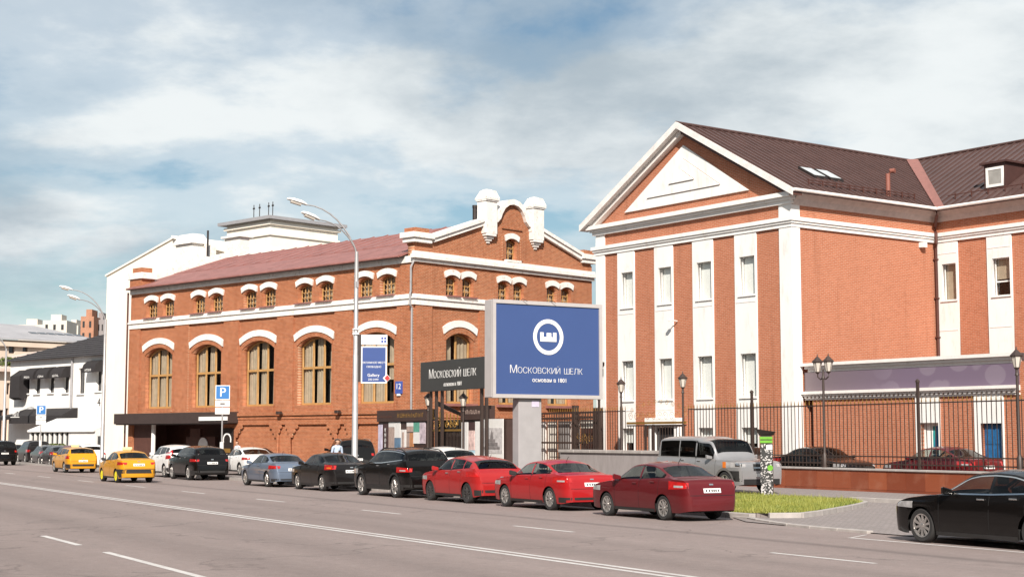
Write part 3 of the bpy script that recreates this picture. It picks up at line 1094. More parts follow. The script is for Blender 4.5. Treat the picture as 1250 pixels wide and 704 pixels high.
# entrance: recess, canopy, panels
ent = MB()
ent.add([(-26.7, 0.5, -0.1), (-16.9, 0.5, -0.1), (-16.9, 2.6, -0.1), (-26.7, 2.6, -0.1), (-26.7, 0.5, 2.9), (-16.9, 0.5, 2.9), (-16.9, 2.6, 2.9), (-26.7, 2.6, 2.9)],
        [(3, 2, 6, 7), (0, 3, 7, 4), (1, 5, 6, 2), (4, 7, 6, 5)])
ent.build('entrance_recess', brown_panel, hall)
facade(hall, None, 'canopy', canopy_m, [(-27.55, -15.15, -0.85, -0.12, 2.9, 3.56)])
facade(hall, None, 'canopy_soffit', dark_metal, [(-27.4, -15.3, -0.80, -0.13, 2.84, 2.898)])
facade(hall, None, 'canopy_tube', paper, [(-18.0, -15.2, -0.95, -0.852, 3.05, 3.28)])
facade(hall, None, 'wall_panel', brown_panel, [(-26.65, -24.6, 0.1, 0.3, 0, 2.85)])
facade(hall, None, 'wall_panel', brown_panel, [(-22.0, -18.9, 0.9, 1.1, 0, 2.1)])
facade(hall, None, 'wall_panel', brown_panel, [(-21.6, -20.5, 0.92, 1.08, 2.1, 2.6)])
facade(hall, None, 'entrance_door', dark_pane, [(-18.7, -17.1, 1.5, 1.6, 0, 2.5)])
MB().lathe([(0.14, 0), (0.14, 2.85)], (-24.1, -0.1, 0), 10).build('column', white_paint, hall, smooth=40)
MB().lathe([(0.5, 0.84), (0.5, 0.89)], (0, 0, 0), 24, 'y').build('round_sign', paper, hall).location = (-20.1, 0, 1.55)
facade(hall, None, 'mural_panel', dark_metal, [(-16.75, -15.55, -0.18, -0.131, 0.5, 2.6)])
b = MB()
for k in range(9):
    a0, a1 = R(-20 + 25 * k), R(-20 + 25 * (k + 1))
    for r_, w in ((0.33, 0.10),):
        p = [(-16.15 + (r_ + s * w) * math.cos(a), 1.9 + (r_ + s * w) * math.sin(a)) for a, s in ((a0, 0), (a0, 1), (a1, 1), (a1, 0))]
        b.prism(p, -0.19, -0.182)
b.build('mural_print', paper, hall)
facade(hall, None, 'mural_print', gold, [(-16.5, -15.8, -0.19, -0.182, 1.15, 1.4)])
# house number plate
num = MB().box(-1.22, -0.72, -0.20, -0.115, 4.35, 5.0).build('number_plate', plain('number_blue', (0.05, 0.09, 0.33), 0.4), hall)
text('12', 0.42, paper, num, (-0.97, -0.206, 4.72), name='number')
facade(hall, None, 'number_plate_base', paper, [(-1.1, -0.85, -0.20, -0.115, 4.24, 4.345)])

# ------------------------------------------------------------------ pediment house
CB = Vector((11.925, 64.5, 0))
house = empty('pediment_house', CB, TB)
tag(house, 'red brick house with white pilaster strips, triangular white pediment and brown metal roof', 'building')
GW, GX = -13.1, -6.55
STR = [(-11.46, -10.21), (-8.76, -7.47), (-6.13, -4.78), (-3.39, -2.05)]
OPN = []
for (a, b_) in STR:
    o0, o1 = a + 0.28, b_ - 0.09
    OPN += [rect(o0, o1, 8.27, 10.0), rect(o0, o1, 3.8, 5.72), rect(o0, o1, 1.1, 2.5)]
plate('wall', brick_bx, house, [(GW, -0.3), (0, -0.3), (0, 12.45), (GX, 16.3), (GW, 12.45)], OPN, 0.0, 0.45)
for i, (a, b_) in enumerate(STR):
    plate('white_strip', white_paint, house, rect(a, b_, 0.0, 11.0), OPN[3 * i:3 * i + 3], -0.06, 0.0)
    for h_ in OPN[3 * i:3 * i + 3]:
        x0, x1, z0, z1 = h_[0][0], h_[1][0], h_[0][1], h_[2][1]
        window(house, (x0 + x1) / 2, x1 - x0, z0, z1, 0, 0.13, 1, [], white_paint, fw=0.06, split_panes=True, depth=0.07, blind=(blind_m, 0.0 if z0 > 3 else 0.5))
        bx('window_sill', white_paint, house, x0 - 0.05, x1 + 0.05, -0.12, 0.3, z0 - 0.06, z0 - 0.002)
        plate('window_reveal', white_paint, house, rect(x0 + 0.001, x1 - 0.001, z0 + 0.001, z1 - 0.001), [rect(x0 + 0.015, x1 - 0.015, z0 + 0.015, z1 - 0.015)], -0.063, 0.128)
        if 3 < z0 < 5:
            bx('panel_line', cornice_mat, house, a + 0.06, b_ - 0.06, -0.075, -0.061, 3.3, 3.34)
        if z0 > 8:
            bx('panel_line', cornice_mat, house, a + 0.06, b_ - 0.06, -0.075, -0.061, 7.95, 7.99)
bx('corner_pilaster', white_paint, house, GW, GW + 0.66, -0.07, 0.0, 0, 11.0)
bx('corner_pilaster', white_paint, house, GW, GW + 0.66, -0.07, 0.0, 11.43, 12.0)
MB().prism([(-0.65, -0.07), (0.07, -0.07), (0.07, 0.47), (0.0, 0.47), (0.0, 0.0), (-0.65, 0.0)], 0, 11.0, 'z').build('corner_pilaster', white_paint, house)
MB().prism([(-0.65, -0.07), (0.07, -0.07), (0.07, 0.47), (0.0, 0.47), (0.0, 0.0), (-0.65, 0.0)], 11.43, 12.0, 'z').build('corner_pilaster', white_paint, house)
# side wall, wing walls
WY = 9.54
WX1 = 16.0
bx('side_wall', brick_by, house, -0.45, 0.0, 0.452, WY - 0.002, -0.3, 12.4)
bx('left_wall', brick_by, house, GW, GW + 0.45, 0.452, 22.0, -0.3, 12.4)
WST = [(0.10, 1.28), (2.86, 4.16), (5.7, 7.0), (8.5, 9.8)]
WOPN = []
for (a, b_) in WST:
    WOPN += [rect(a + 0.27, b_ - 0.10, 8.3, 10.0)]
plate('wing_wall', brick_bx, house, rect(0.0, WX1, -0.3, 12.4), WOPN, WY, WY + 0.45)
for (a, b_), h_ in zip(WST, WOPN):
    plate('white_strip', white_paint, house, rect(a, b_, 5.3, 11.0), [h_], WY - 0.06, WY)
    window(house, (h_[0][0] + h_[1][0]) / 2, h_[1][0] - h_[0][0], 8.3, 10.0, 0, WY + 0.15, 1, [8.95] if a > 2 else [], white_paint, fw=0.05, depth=0.07,
           blind=(curtain_m, 0.45 if a > 2 else 0.0))
    bx('window_sill', white_paint, house, h_[0][0] - 0.05, h_[1][0] + 0.05, WY - 0.12, WY + 0.3, 8.24, 8.298)
    plate('window_reveal', white_paint, house, rect(h_[0][0] + 0.001, h_[1][0] - 0.001, 8.301, 9.999), [rect(h_[0][0] + 0.015, h_[1][0] - 0.015, 8.315, 9.985)], WY - 0.063, WY + 0.148)
    bx('panel_line', cornice_mat, house, a + 0.06, b_ - 0.06, WY - 0.075, WY - 0.061, 10.45, 10.48)
    bx('panel_line', cornice_mat, house, a + 0.06, b_ - 0.06, WY - 0.075, WY - 0.061, 6.9, 6.94)


# mouldings: layered courses following front, side and wing
def moulding(layers, name='moulding', mat=None):
    for z0, z1, p in layers:
        b = MB()
        b.prism([(GW - p, -p), (p, -p), (p, WY - p), (WX1, WY - p), (WX1, WY), (0.0, WY), (0.0, 0.0), (GW - p, 0.0)], z0, z1, 'z')
        b.build(name, mat or cornice_mat, house)


moulding([(11.002, 11.16, 0.10), (11.162, 11.26, 0.16), (11.262, 11.428, 0.22)], mat=white_paint)
for z0, z1, p in [(12.002, 12.16, 0.16), (12.162, 12.28, 0.26), (12.282, 12.47, 0.40)]:
    bx('cornice', white_paint, house, GW - p, p if z0 < 12.2 else 0.3, -p, 0.0, z0, z1)
# coved eaves on side and wing
for (z0, z1, p0, p1) in [(11.96, 12.18, 0.10, 0.24), (12.18, 12.42, 0.24, 0.56)]:
    b = MB()
    b.hexa([(0, -0.0, z0), (p0, -0.0, z0), (p0, WY - p0, z0), (0, WY, z0)], [(0, 0.0, z1), (p1, 0.0, z1), (p1, WY - p1, z1), (0, WY, z1)])
    b.hexa([(0, WY, z0), (p0, WY - p0, z0), (WX1, WY - p0, z0), (WX1, WY, z0)], [(0, WY, z1), (p1, WY - p1, z1), (WX1, WY - p1, z1), (WX1, WY, z1)])
    b.build('eave_cove', plain('eave_render', (0.50, 0.43, 0.40), 0.8, dirt=((0.33, 0.26, 0.23), 0.5)), house)
panel_edge_shade = plain('edge_shade', (0.30, 0.20, 0.16), 0.9)  # brown paints in the shade along the panels' lower and right edges
# pediment panel: raised triangles
for pts, y0, y1 in [([(-10.86, 12.9), (-2.45, 12.9), (-6.62, 15.55)], -0.10, 0.0), ([(-9.16, 13.38), (-4.2, 13.38), (-6.65, 14.93)], -0.16, -0.101), ([(-7.55, 13.84), (-5.85, 13.84), (-6.68, 14.38)], -0.22, -0.161)]:
    MB().prism(pts, y0, y1).build('pediment_panel', white_paint, house)
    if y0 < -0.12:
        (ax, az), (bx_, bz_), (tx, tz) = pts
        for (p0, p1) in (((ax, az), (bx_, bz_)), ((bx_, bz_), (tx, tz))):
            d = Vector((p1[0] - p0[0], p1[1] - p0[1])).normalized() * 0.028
            MB().prism([(p0[0], p0[1]), (p1[0], p1[1]), (p1[0] + d.y, p1[1] - d.x), (p0[0] + d.y, p0[1] - d.x)], y1 - 0.005, y1 - 0.0005).build('edge_shade_strip', panel_edge_shade, house)

# roof: slope 0.58, eave edge at x = .65
EX, EZ, RX, RZ = 0.66, 12.46, GX, 16.50
FR = -0.55                                   # front overhang
SL = (RZ - EZ) / (EX - RX)
EY = WY - EX                                 # wing eave edge
RY = EY + (EX - RX)                          # wing ridge


def rz_side(x):
    return EZ + (EX - x) * SL


def rz_wing(y):
    return EZ + (y - EY) * SL


roofB = MB()
roofB.hexa([(EX, FR + 0.02, EZ - 0.10), (EX, EY, EZ - 0.10), (RX, RY, RZ - 0.10), (RX, FR + 0.02, RZ - 0.10)], [(EX, FR + 0.02, EZ - 0.03), (EX, EY, EZ - 0.03), (RX, RY, RZ - 0.03), (RX, FR + 0.02, RZ - 0.03)])
roofB.hexa([(2 * RX - EX, FR + 0.02, EZ - 0.10), (RX, FR + 0.02, RZ - 0.10), (RX, 22, RZ - 0.10), (2 * RX - EX, 22, EZ - 0.10)], [(2 * RX - EX, FR + 0.02, EZ), (RX, FR + 0.02, RZ), (RX, 22, RZ), (2 * RX - EX, 22, EZ)])
roofB.hexa([(EX, EY, EZ - 0.10), (WX1, EY, EZ - 0.10), (WX1, RY, RZ - 0.10), (RX, RY, RZ - 0.10)], [(EX, EY, EZ - 0.03), (WX1, EY, EZ - 0.03), (WX1, RY, RZ - 0.03), (RX, RY, RZ - 0.03)])
roofB.hexa([(RX, RY, RZ - 0.10), (WX1, RY, RZ - 0.10), (WX1, RY + 7.2, EZ - 0.10), (RX, RY + 7.2, EZ - 0.10)], [(RX, RY, RZ), (WX1, RY, RZ), (WX1, RY + 7.2, EZ), (RX, RY + 7.2, EZ)])
roofo = roofB.build('roof', roof_brown, house)
PW = 0.46
y = FR
while y < RY - 0.1:
    ya, yb = y, min(y + PW, RY)
    xa = EX - max(0, ya - EY)
    xb = EX - max(0, yb - EY)
    lo, hi = -0.028, 0.0
    MB().hexa([(xa, ya, rz_side(xa) + lo), (xb, yb, rz_side(xb) + lo), (RX, yb, RZ + lo), (RX, ya, RZ + lo)],
              [(xa, ya, rz_side(xa) + hi), (xb, yb, rz_side(xb) + hi), (RX, yb, RZ + hi), (RX, ya, RZ + hi)]).hexa(
        [(xa, ya, rz_side(xa) + hi), (xa, ya + 0.035, rz_side(xa) + hi), (RX, ya + 0.035, RZ + hi), (RX, ya, RZ + hi)],
        [(xa, ya, rz_side(xa) + 0.065), (xa, ya + 0.035, rz_side(xa) + 0.065), (RX, ya + 0.035, RZ + 0.065), (RX, ya, RZ + 0.065)]).build('roof_panel', roof_brown, roofo)
    y += PW
x = RX
while x < WX1 - 0.1:
    xa, xb = x, min(x + PW, WX1)
    ya = EY + max(0, EX - xa)
    yb = EY + max(0, EX - xb)
    lo, hi = -0.028, 0.0
    MB().hexa([(xa, ya, rz_wing(ya) + lo), (xb, yb, rz_wing(yb) + lo), (xb, RY, RZ + lo), (xa, RY, RZ + lo)],
              [(xa, ya, rz_wing(ya) + hi), (xb, yb, rz_wing(yb) + hi), (xb, RY, RZ + hi), (xa, RY, RZ + hi)]).hexa(
        [(xb, yb, rz_wing(yb) + hi), (xb - 0.035, yb, rz_wing(yb) + hi), (xb - 0.035, RY, RZ + hi), (xb, RY, RZ + hi)],
        [(xb, yb, rz_wing(yb) + 0.065), (xb - 0.035, yb, rz_wing(yb) + 0.065), (xb - 0.035, RY, RZ + 0.065), (xb, RY, RZ + 0.065)]).build('roof_panel', roof_brown, roofo)
    x += PW
valley = plain('valley_flashing', (0.30, 0.125, 0.10), 0.5, metal=0.2)
d_ = 0.42
MB().hexa([(EX + 0.0, EY - d_ * 0.2, EZ + 0.03), (EX + d_, EY, EZ + 0.03), (RX + d_, RY, RZ + 0.03), (RX, RY - d_, RZ + 0.03)],
          [(EX + 0.0, EY - d_ * 0.2, EZ + 0.09), (EX + d_, EY, EZ + 0.09), (RX + d_, RY, RZ + 0.09), (RX, RY - d_, RZ + 0.09)]).build('valley', valley, roofo)
MB().tube([(RX, FR - 0.04, RZ + 0.06), (RX, RY, RZ + 0.06)], 0.07).tube([(RX, RY, RZ + 0.06), (WX1, RY, RZ + 0.06)], 0.07).build('ridge_cap', roof_brown, roofo)
# rake boards and soffits on the pediment
lx = 2 * RX - EX
for sx, ex in ((1, EX), (-1, lx)):  # left undersides pale as lit, right ones brown to paint in their shade
    tipz = EZ
    MB().hexa([(ex, FR - 0.05, tipz - 0.22), (RX, FR - 0.05, RZ - 0.22), (RX, FR, RZ - 0.22), (ex, FR, tipz - 0.22)],
              [(ex, FR - 0.05, tipz + 0.10), (RX, FR - 0.05, RZ + 0.10), (RX, FR, RZ + 0.10), (ex, FR, tipz + 0.10)]).build('rake_board', lead_white, house)
    MB().hexa([(ex, FR + 0.001, tipz - 0.20), (RX, FR + 0.001, RZ - 0.20), (RX, 0.0, RZ - 0.20), (ex, 0.0, tipz - 0.20)],
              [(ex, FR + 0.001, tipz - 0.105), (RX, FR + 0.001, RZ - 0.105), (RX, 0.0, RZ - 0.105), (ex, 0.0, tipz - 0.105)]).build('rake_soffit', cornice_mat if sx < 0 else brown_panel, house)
    MB().hexa([(ex - sx * 0.5, -0.30, tipz - 0.15), (RX, -0.30, RZ - 0.45), (RX, 0.0, RZ - 0.45), (ex - sx * 0.5, 0.0, tipz - 0.15)],
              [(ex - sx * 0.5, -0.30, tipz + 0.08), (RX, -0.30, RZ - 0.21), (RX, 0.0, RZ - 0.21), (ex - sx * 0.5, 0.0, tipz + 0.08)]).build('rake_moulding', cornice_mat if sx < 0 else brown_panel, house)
MB().tube([(EX + 0.05, FR, EZ + 0.02), (EX + 0.05, EY - 0.05, EZ + 0.02), (WX1, EY - 0.05, EZ + 0.02)], 0.075, 8).build('gutter', lead_white, house)
bx('eave_board', plain('eave_render', (0.5, 0.43, 0.4)), house, 0.0, EX, FR + 0.4, EY, 12.40, 12.425)
bx('eave_board', plain('eave_render', (0.5, 0.43, 0.4)), house, 0.0, WX1, EY + 0.002, WY, 12.40, 12.425)
MB().tube([(0.62, WY - 0.62, 12.42), (0.62, WY - 0.62, 12.2), (0.14, WY - 0.14, 11.75), (0.14, WY - 0.14, 11.5), (0.30, WY - 0.30, 11.4), (0.30, WY - 0.30, 10.95), (0.12, WY - 0.12, 10.8), (0.12, WY - 0.12, 5.2)], 0.075, 10).build('downpipe', copper_pipe, house, smooth=50)
for z in (10.2, 8.4, 6.6):
    bx('pipe_bracket', copper_pipe, house, 0.02, 0.22, WY - 0.22, WY - 0.02, z, z + 0.06)
# skylights, vent, snow guards, dormer
skm = plain('skylight_glass', (0.55, 0.58, 0.58), 0.15, var=0.05)
for y0 in (3.0, 4.05):
    xa, xb = -1.35, -2.35
    o = MB().hexa([(xa, y0, rz_side(xa)), (xa, y0 + 0.85, rz_side(xa)), (xb, y0 + 0.85, rz_side(xb)), (xb, y0, rz_side(xb))],
                  [(xa, y0, rz_side(xa) + 0.13), (xa, y0 + 0.85, rz_side(xa) + 0.13), (xb, y0 + 0.85, rz_side(xb) + 0.13), (xb, y0, rz_side(xb) + 0.13)]).build('skylight', dark_metal, roofo)
    xa, xb = -1.43, -2.27
    MB().hexa([(xa, y0 + 0.08, rz_side(xa) + 0.131), (xa, y0 + 0.77, rz_side(xa) + 0.131), (xb, y0 + 0.77, rz_side(xb) + 0.131), (xb, y0 + 0.08, rz_side(xb) + 0.131)],
              [(xa, y0 + 0.08, rz_side(xa) + 0.145), (xa, y0 + 0.77, rz_side(xa) + 0.145), (xb, y0 + 0.77, rz_side(xb) + 0.145), (xb, y0 + 0.08, rz_side(xb) + 0.145)]).build('skylight_pane', skm, o if False else roofo)
vx, vy = -0.35, 6.75
MB().tube([(vx, vy, rz_side(vx) - 0.05), (vx, vy, rz_side(vx) + 1.0), (vx + 0.12, vy + 0.05, rz_side(vx) + 1.12), (vx + 0.32, vy + 0.12, rz_side(vx) + 1.12)], 0.11, 10).build('vent_pipe', plain('rust_red_pipe', (0.24, 0.085, 0.06), 0.5), roofo, smooth=50)
for k in range(9):
    yy = 1.4 + k * 0.88
    xx = -0.25
    MB().box(xx - 0.02, xx + 0.02, yy, yy + 0.05, rz_side(xx), rz_side(xx) + 0.28).build('snow_guard', copper_pipe, roofo)
MB().tube([(-0.25, 1.3, rz_side(-0.25) + 0.24), (-0.25, 8.5, rz_side(-0.25) + 0.24)], 0.022, 6).tube([(-0.25, 1.3, rz_side(-0.25) + 0.12), (-0.25, 8.5, rz_side(-0.25) + 0.12)], 0.022, 6).build('snow_rail', copper_pipe, roofo)
yw = EY + 0.9
MB().tube([(0.6, yw, rz_wing(yw) + 0.22), (8, yw, rz_wing(yw) + 0.22)], 0.022, 6).build('snow_rail', copper_pipe, roofo)
for k in range(8):
    MB().box(1.0 + k * 0.9, 1.04 + k * 0.9, yw - 0.02, yw + 0.02, rz_wing(yw), rz_wing(yw) + 0.28).build('snow_guard', copper_pipe, roofo)
dy0 = EY + 1.35
dz0 = rz_wing(dy0)
dorm = MB().box(2.3, 3.45, dy0, dy0 + 3.4, dz0 - 0.3, dz0 + 1.18).hexa([(2.15, dy0 - 0.15, dz0 + 1.181), (3.6, dy0 - 0.15, dz0 + 1.181), (3.6, dy0 + 3.4, dz0 + 1.181), (2.15, dy0 + 3.4, dz0 + 1.181)],
                                                                      [(2.15, dy0 - 0.15, dz0 + 1.27), (3.6, dy0 - 0.15, dz0 + 1.27), (3.6, dy0 + 3.4, dz0 + 1.27), (2.15, dy0 + 3.4, dz0 + 1.27)]).build('dormer', plain('dormer_cladding', (0.075, 0.035, 0.03), 0.5, metal=0.2), roofo)
plate('dormer_window', white_paint, roofo, rect(2.42, 3.36, dz0 + 0.12, dz0 + 1.02), [rect(2.54, 3.24, dz0 + 0.24, dz0 + 0.90)], dy0 - 0.05, dy0 - 0.002)
bx('dormer_pane', plain('grey_blind', (0.30, 0.29, 0.27), 0.5), roofo, 2.54, 3.24, dy0 - 0.025, dy0 - 0.005, dz0 + 0.24, dz0 + 0.90)
bx('wall_camera', paper, house, -0.14 + 0.15, 0.28, 8.35, 8.62, 10.72, 10.95)
# small camera and cable lamps on the gable face
MB().box(-12.75, -12.45, -0.42, -0.07, 5.55, 5.72).box(-12.72, -12.5, -0.35, -0.1, 5.05, 5.4).build('wall_camera', dark_metal, house, bevel=0.02)
MB().tube([(-7.2, -0.05, 7.4), (-7.2, -0.5, 7.45)], 0.03, 6).box(-7.28, -7.12, -0.62, -0.45, 7.38, 7.5).build('wall_lamp', paper, house)
# entrance portal on the gable face, ground floor
facade(house, None, 'portal', white_paint, [(-8.95, -8.65, -0.35, -0.062, 0, 2.6), (-7.2, -6.9, -0.35, -0.062, 0, 2.6), (-9.05, -6.8, -0.5, -0.062, 2.6, 2.95)], bevel=0.02)
facade(house, None, 'portal_door', dark_pane, [(-8.6, -7.25, -0.10, -0.062, 0, 2.5)])
# annex with the purple fascia, in the angle of the house
annex = house
AY = 0.62
AO = [rect(6.12, 7.0, 0.0, 2.62), rect(8.95, 9.88, 0.0, 2.58)]
plate('annex_wall', brick_bx, house, rect(0.48, 12.44, -0.3, 4.85), AO, AY, AY + 0.4)
bx('annex_roof', roof_brown, house, 0.1, 12.44, AY + 0.402, WY - 0.01, 4.7, 4.84)
for a, b_, h_ in ((5.91, 7.08, AO[0]), (8.68, 9.98, AO[1])):
    plate('white_strip', white_paint, house, rect(a, b_, 0, 3.62), [h_], AY - 0.06, AY)
for z0, z1, p in [(4.80, 4.92, 0.10), (4.922, 5.04, 0.2), (5.042, 5.17, 0.32)]:
    bx('annex_cornice', cornice_mat, house, 0.10 + 0.32 - p, 10.72, AY - p, AY + 0.3, z0, z1)
for z0, z1, p in [(3.86, 3.98, 0.30), (3.78, 3.858, 0.2), (3.62, 3.70, 0.08)]:
    bx('annex_cornice', cornice_mat, house, 0.10, 10.72, AY - p, AY + 0.001, z0, z1)
dm = MB().box(0, 0.11, AY - 0.17, AY, 3.702, 3.778).mesh('dentil')
for k in range(48):
    o = link('dentil', dm, cornice_mat, house)
    o.location = (0.16 + k * 0.22, 0, 0)


def purple_mat():
    m, nt, b = new_mat('purple_fascia')
    tc = nt.nodes.new('ShaderNodeTexCoord')
    sep = nt.nodes.new('ShaderNodeSeparateXYZ')
    nt.links.new(tc.outputs['Object'], sep.inputs[0])
    mp = nt.nodes.new('ShaderNodeMapping')
    mp.inputs['Scale'].default_value = (0.95, 0, 1.15)
    nt.links.new(tc.outputs['Object'], mp.inputs['Vector'])
    vo = nt.nodes.new('ShaderNodeTexVoronoi')
    vo.inputs['Scale'].default_value = 1.0
    vo.inputs['Randomness'].default_value = 0.8
    nt.links.new(mp.outputs[0], vo.inputs['Vector'])
    cell = ramp(nt, vo.outputs['Distance'], 0.44, 0.48, 1.0, 0.0)
    fade = ramp(nt, sep.outputs['X'], 3.6, 5.4)
    mul = nt.nodes.new('ShaderNodeMath')
    mul.operation = 'MULTIPLY'
    nt.links.new(cell, mul.inputs[0])
    nt.links.new(fade, mul.inputs[1])
    base = mixc(nt, ramp(nt, sep.outputs['X'], 0.5, 5.5), (0.165, 0.128, 0.142), (0.155, 0.115, 0.165))
    c = mixc(nt, mul.outputs[0], base, (0.198, 0.158, 0.205))
    nt.links.new(c, b.inputs['Base Color'])
    b.inputs['Roughness'].default_value = 0.45
    return m


bx('fascia_sign', purple_mat(), house, 0.12, 10.70, AY - 0.08, AY - 0.002, 3.99, 4.79)
blue_p = plain('blue_film', (0.02, 0.11, 0.26), 0.35, var=0.25, scale=6)
teal_p = plain('teal_film', (0.03, 0.30, 0.30), 0.35)
plate('annex_door', white_paint, house, AO[0], [rect(6.2, 6.92, 0.15, 2.5)], AY + 0.18, AY + 0.26)
bx('annex_door_pane', paper, house, 6.2, 6.52, AY + 0.21, AY + 0.24, 0.15, 2.5)
MB().prism([(6.52, 0.15), (6.92, 0.15), (6.92, 2.5), (6.68, 2.5), (6.52, 1.3)], AY + 0.21, AY + 0.24).build('annex_door_pane', blue_p, house)
MB().prism([(6.52, 1.3), (6.68, 2.5), (6.58, 2.5), (6.52, 2.2)], AY + 0.21, AY + 0.24).build('annex_door_pane', teal_p, house)
bx('annex_door', blue_p, house, 8.97, 9.86, AY + 0.16, AY + 0.22, 0.0, 2.56)
for k in range(2):
    for j in range(3):
        bx('door_panel', blue_p, house, 9.03 + k * 0.42, 9.38 + k * 0.42, AY + 0.14, AY + 0.159, 0.2 + j * 0.8, 0.85 + j * 0.8)
# projecting block beyond the annex
blk = house
bx('end_block_wall', brick_by, house, 12.46, 16.0, -0.45, WY - 0.3, -0.3, 6.3)
MB().prism([(12.40, -0.52), (13.1, -0.52), (13.1, -0.452), (12.458, -0.452), (12.458, 0.0), (12.40, 0.0)], 0, 6.5, 'z').build('corner_pilaster', white_paint, house)
bx('end_block_roof', roof_brown, house, 12.3, 16.2, -0.75, WY - 0.2, 6.52, 6.7)

# ------------------------------------------------------------------ buildings behind and to the left
def plane_frame(px, py, Y, heading):
    """frame of a facade through the point seen at (px,py) at depth Y; returns empty origin and a pixel->(x,z) function"""
    r = ray(px, py)
    o = Vector((r.x / r.y * Y, Y, 0))
    ux = Vector((math.cos(heading), math.sin(heading), 0))
    nx = Vector((-ux.y, ux.x, 0))

    def at(x, y, off=0.0):
        q = ray(x, y)
        oo = o + nx * off
        t = oo.dot(nx) / (q.x * nx.x + q.y * nx.y)
        p = q * t
        return (Vector((p.x, p.y, 0)) - o).dot(ux), p.z + CAM_H
    return o, at


# cream gabled hall behind the brick hall
oC, atC = plane_frame(128, 440, 121.0, TA)
cream = empty('cream_gabled_hall', oC, TA)
tag(cream, 'tall plain cream rendered hall with low gable rising behind the brick hall', 'building')
xa, za = atC(213.7, 291)
zl = atC(128, 337)[1]
xr = 2 * xa
plate('wall', beige_wall, cream, [(0, -0.3), (xr, -0.3), (xr, zl), (xa, za), (0, zl)], [], 0.0, 0.5)
bx('side_wall', beige_wall, cream, 0, 0.5, 0.502, 22, -0.3, zl - 0.1)
MB().hexa([(-0.12, -0.12, zl - 0.06), (xa, -0.12, za + 0.02), (xa, 22, za), (-0.12, 22, zl - 0.06)], [(-0.12, -0.12, zl + 0.08), (xa, -0.12, za + 0.16), (xa, 22, za + 0.2), (-0.12, 22, zl + 0.08)]).hexa(
    [(xr + 0.35, -0.35, zl - 0.2), (xr + 0.35, 22, zl - 0.2), (xa, 22, za), (xa, -0.35, za)], [(xr + 0.35, -0.35, zl), (xr + 0.35, 22, zl), (xa, 22, za + 0.2), (xa, -0.35, za + 0.2)]).build('roof', beige_wall, cream)
xc0, zc0 = atC(231, 318)
xc1, zc1 = atC(254, 300)
ch = MB().box(xc0 + 0.15, xc1 - 0.1, -1.3, 0.4 - 0.45, zc0 - 2.5, zc1 + 0.1).build('chimney', white_lime, cream)
MB().hexa([(xc0 - 0.1, -1.5, zc1 + 0.1), (xc1 + 0.1, -1.5, zc1 + 0.1), (xc1 + 0.1, 0.2, zc1 + 0.1), (xc0 - 0.1, 0.2, zc1 + 0.1)], [(xc0 + 0.35, -1.1, zc1 + 0.85), (xc1 - 0.35, -1.1, zc1 + 0.85), (xc1 - 0.35, -0.2, zc1 + 0.85), (xc0 + 0.35, -0.2, zc1 + 0.85)]).build('chimney_cap', white_lime, ch)
x0, z0 = atC(255, 309)
x1, z1 = atC(275, 300)
MB().hexa([(x0, -1.2, z0 - 3), (x1, -1.2, z0 - 3), (x1, -0.8, z0 - 3), (x0, -0.8, z0 - 3)], [(x0, -1.2, z0), (x1, -1.2, z1), (x1, -0.8, z1), (x0, -0.8, z0)]).build('firewall', white_lime, cream)
x0, z0 = atC(291, 300)
x1, z1 = atC(310, 296)
bx('chimney', white_lime, cream, x0, x1, -1.2, -0.4, z0 - 3, z1 + 0.3)
bx('chimney_cap', white_lime, cream, x0 - 0.2, x1 + 0.2, -1.4, -0.2, z1 + 0.302, z1 + 0.45)
MB().tube([(atC(276, 300)[0], -1.6, 15), (atC(276, 300)[0], -1.6, atC(276, 284)[1])], 0.08, 6).build('flue', dark_metal, cream)

# cream stair tower with flat cap
oT, atT = plane_frame(330, 300, 150.0, TA)
tower = empty('rooftop_tower', oT, TA)
tag(tower, 'boxy cream tower with grey flat cap and small antennas above the red roof', 'tower')
xl = atT(277, 290)[0]
zt = atT(330, 268)[1]
ln = 8.6
bx('wall', beige_wall, tower, xl, 0, 0, ln, -0.3, zt)
for z0, z1, p in ((zt - 1.55, zt - 1.35, 0.18), (zt - 0.5, zt - 0.25, 0.25)):
    MB().box(xl - p, p, -p, ln + p, z0, z1).build('cornice', beige_wall, tower)
bx('roof_slab', grey_steel, tower, xl - 0.7, 0.7, -0.7, ln + 0.7, zt + 0.002, zt + 0.32)
for px in (304, 311, 322, 327):
    xx = atT(px, 258)[0]
    MB().tube([(xx, 0.6, zt + 0.3), (xx, 0.6, zt + 1.9)], 0.045, 6).box(xx - 0.12, xx + 0.12, 0.55, 0.65, zt + 1.45, zt + 1.6).build('antenna', dark_metal, tower)
bx('annex_parapet', beige_wall, tower, xl - 2.4, xl - 0.002, 0.5, 4, zt - 6, zt - 3.4)
o, at2 = plane_frame(276, 300, 146, TA)

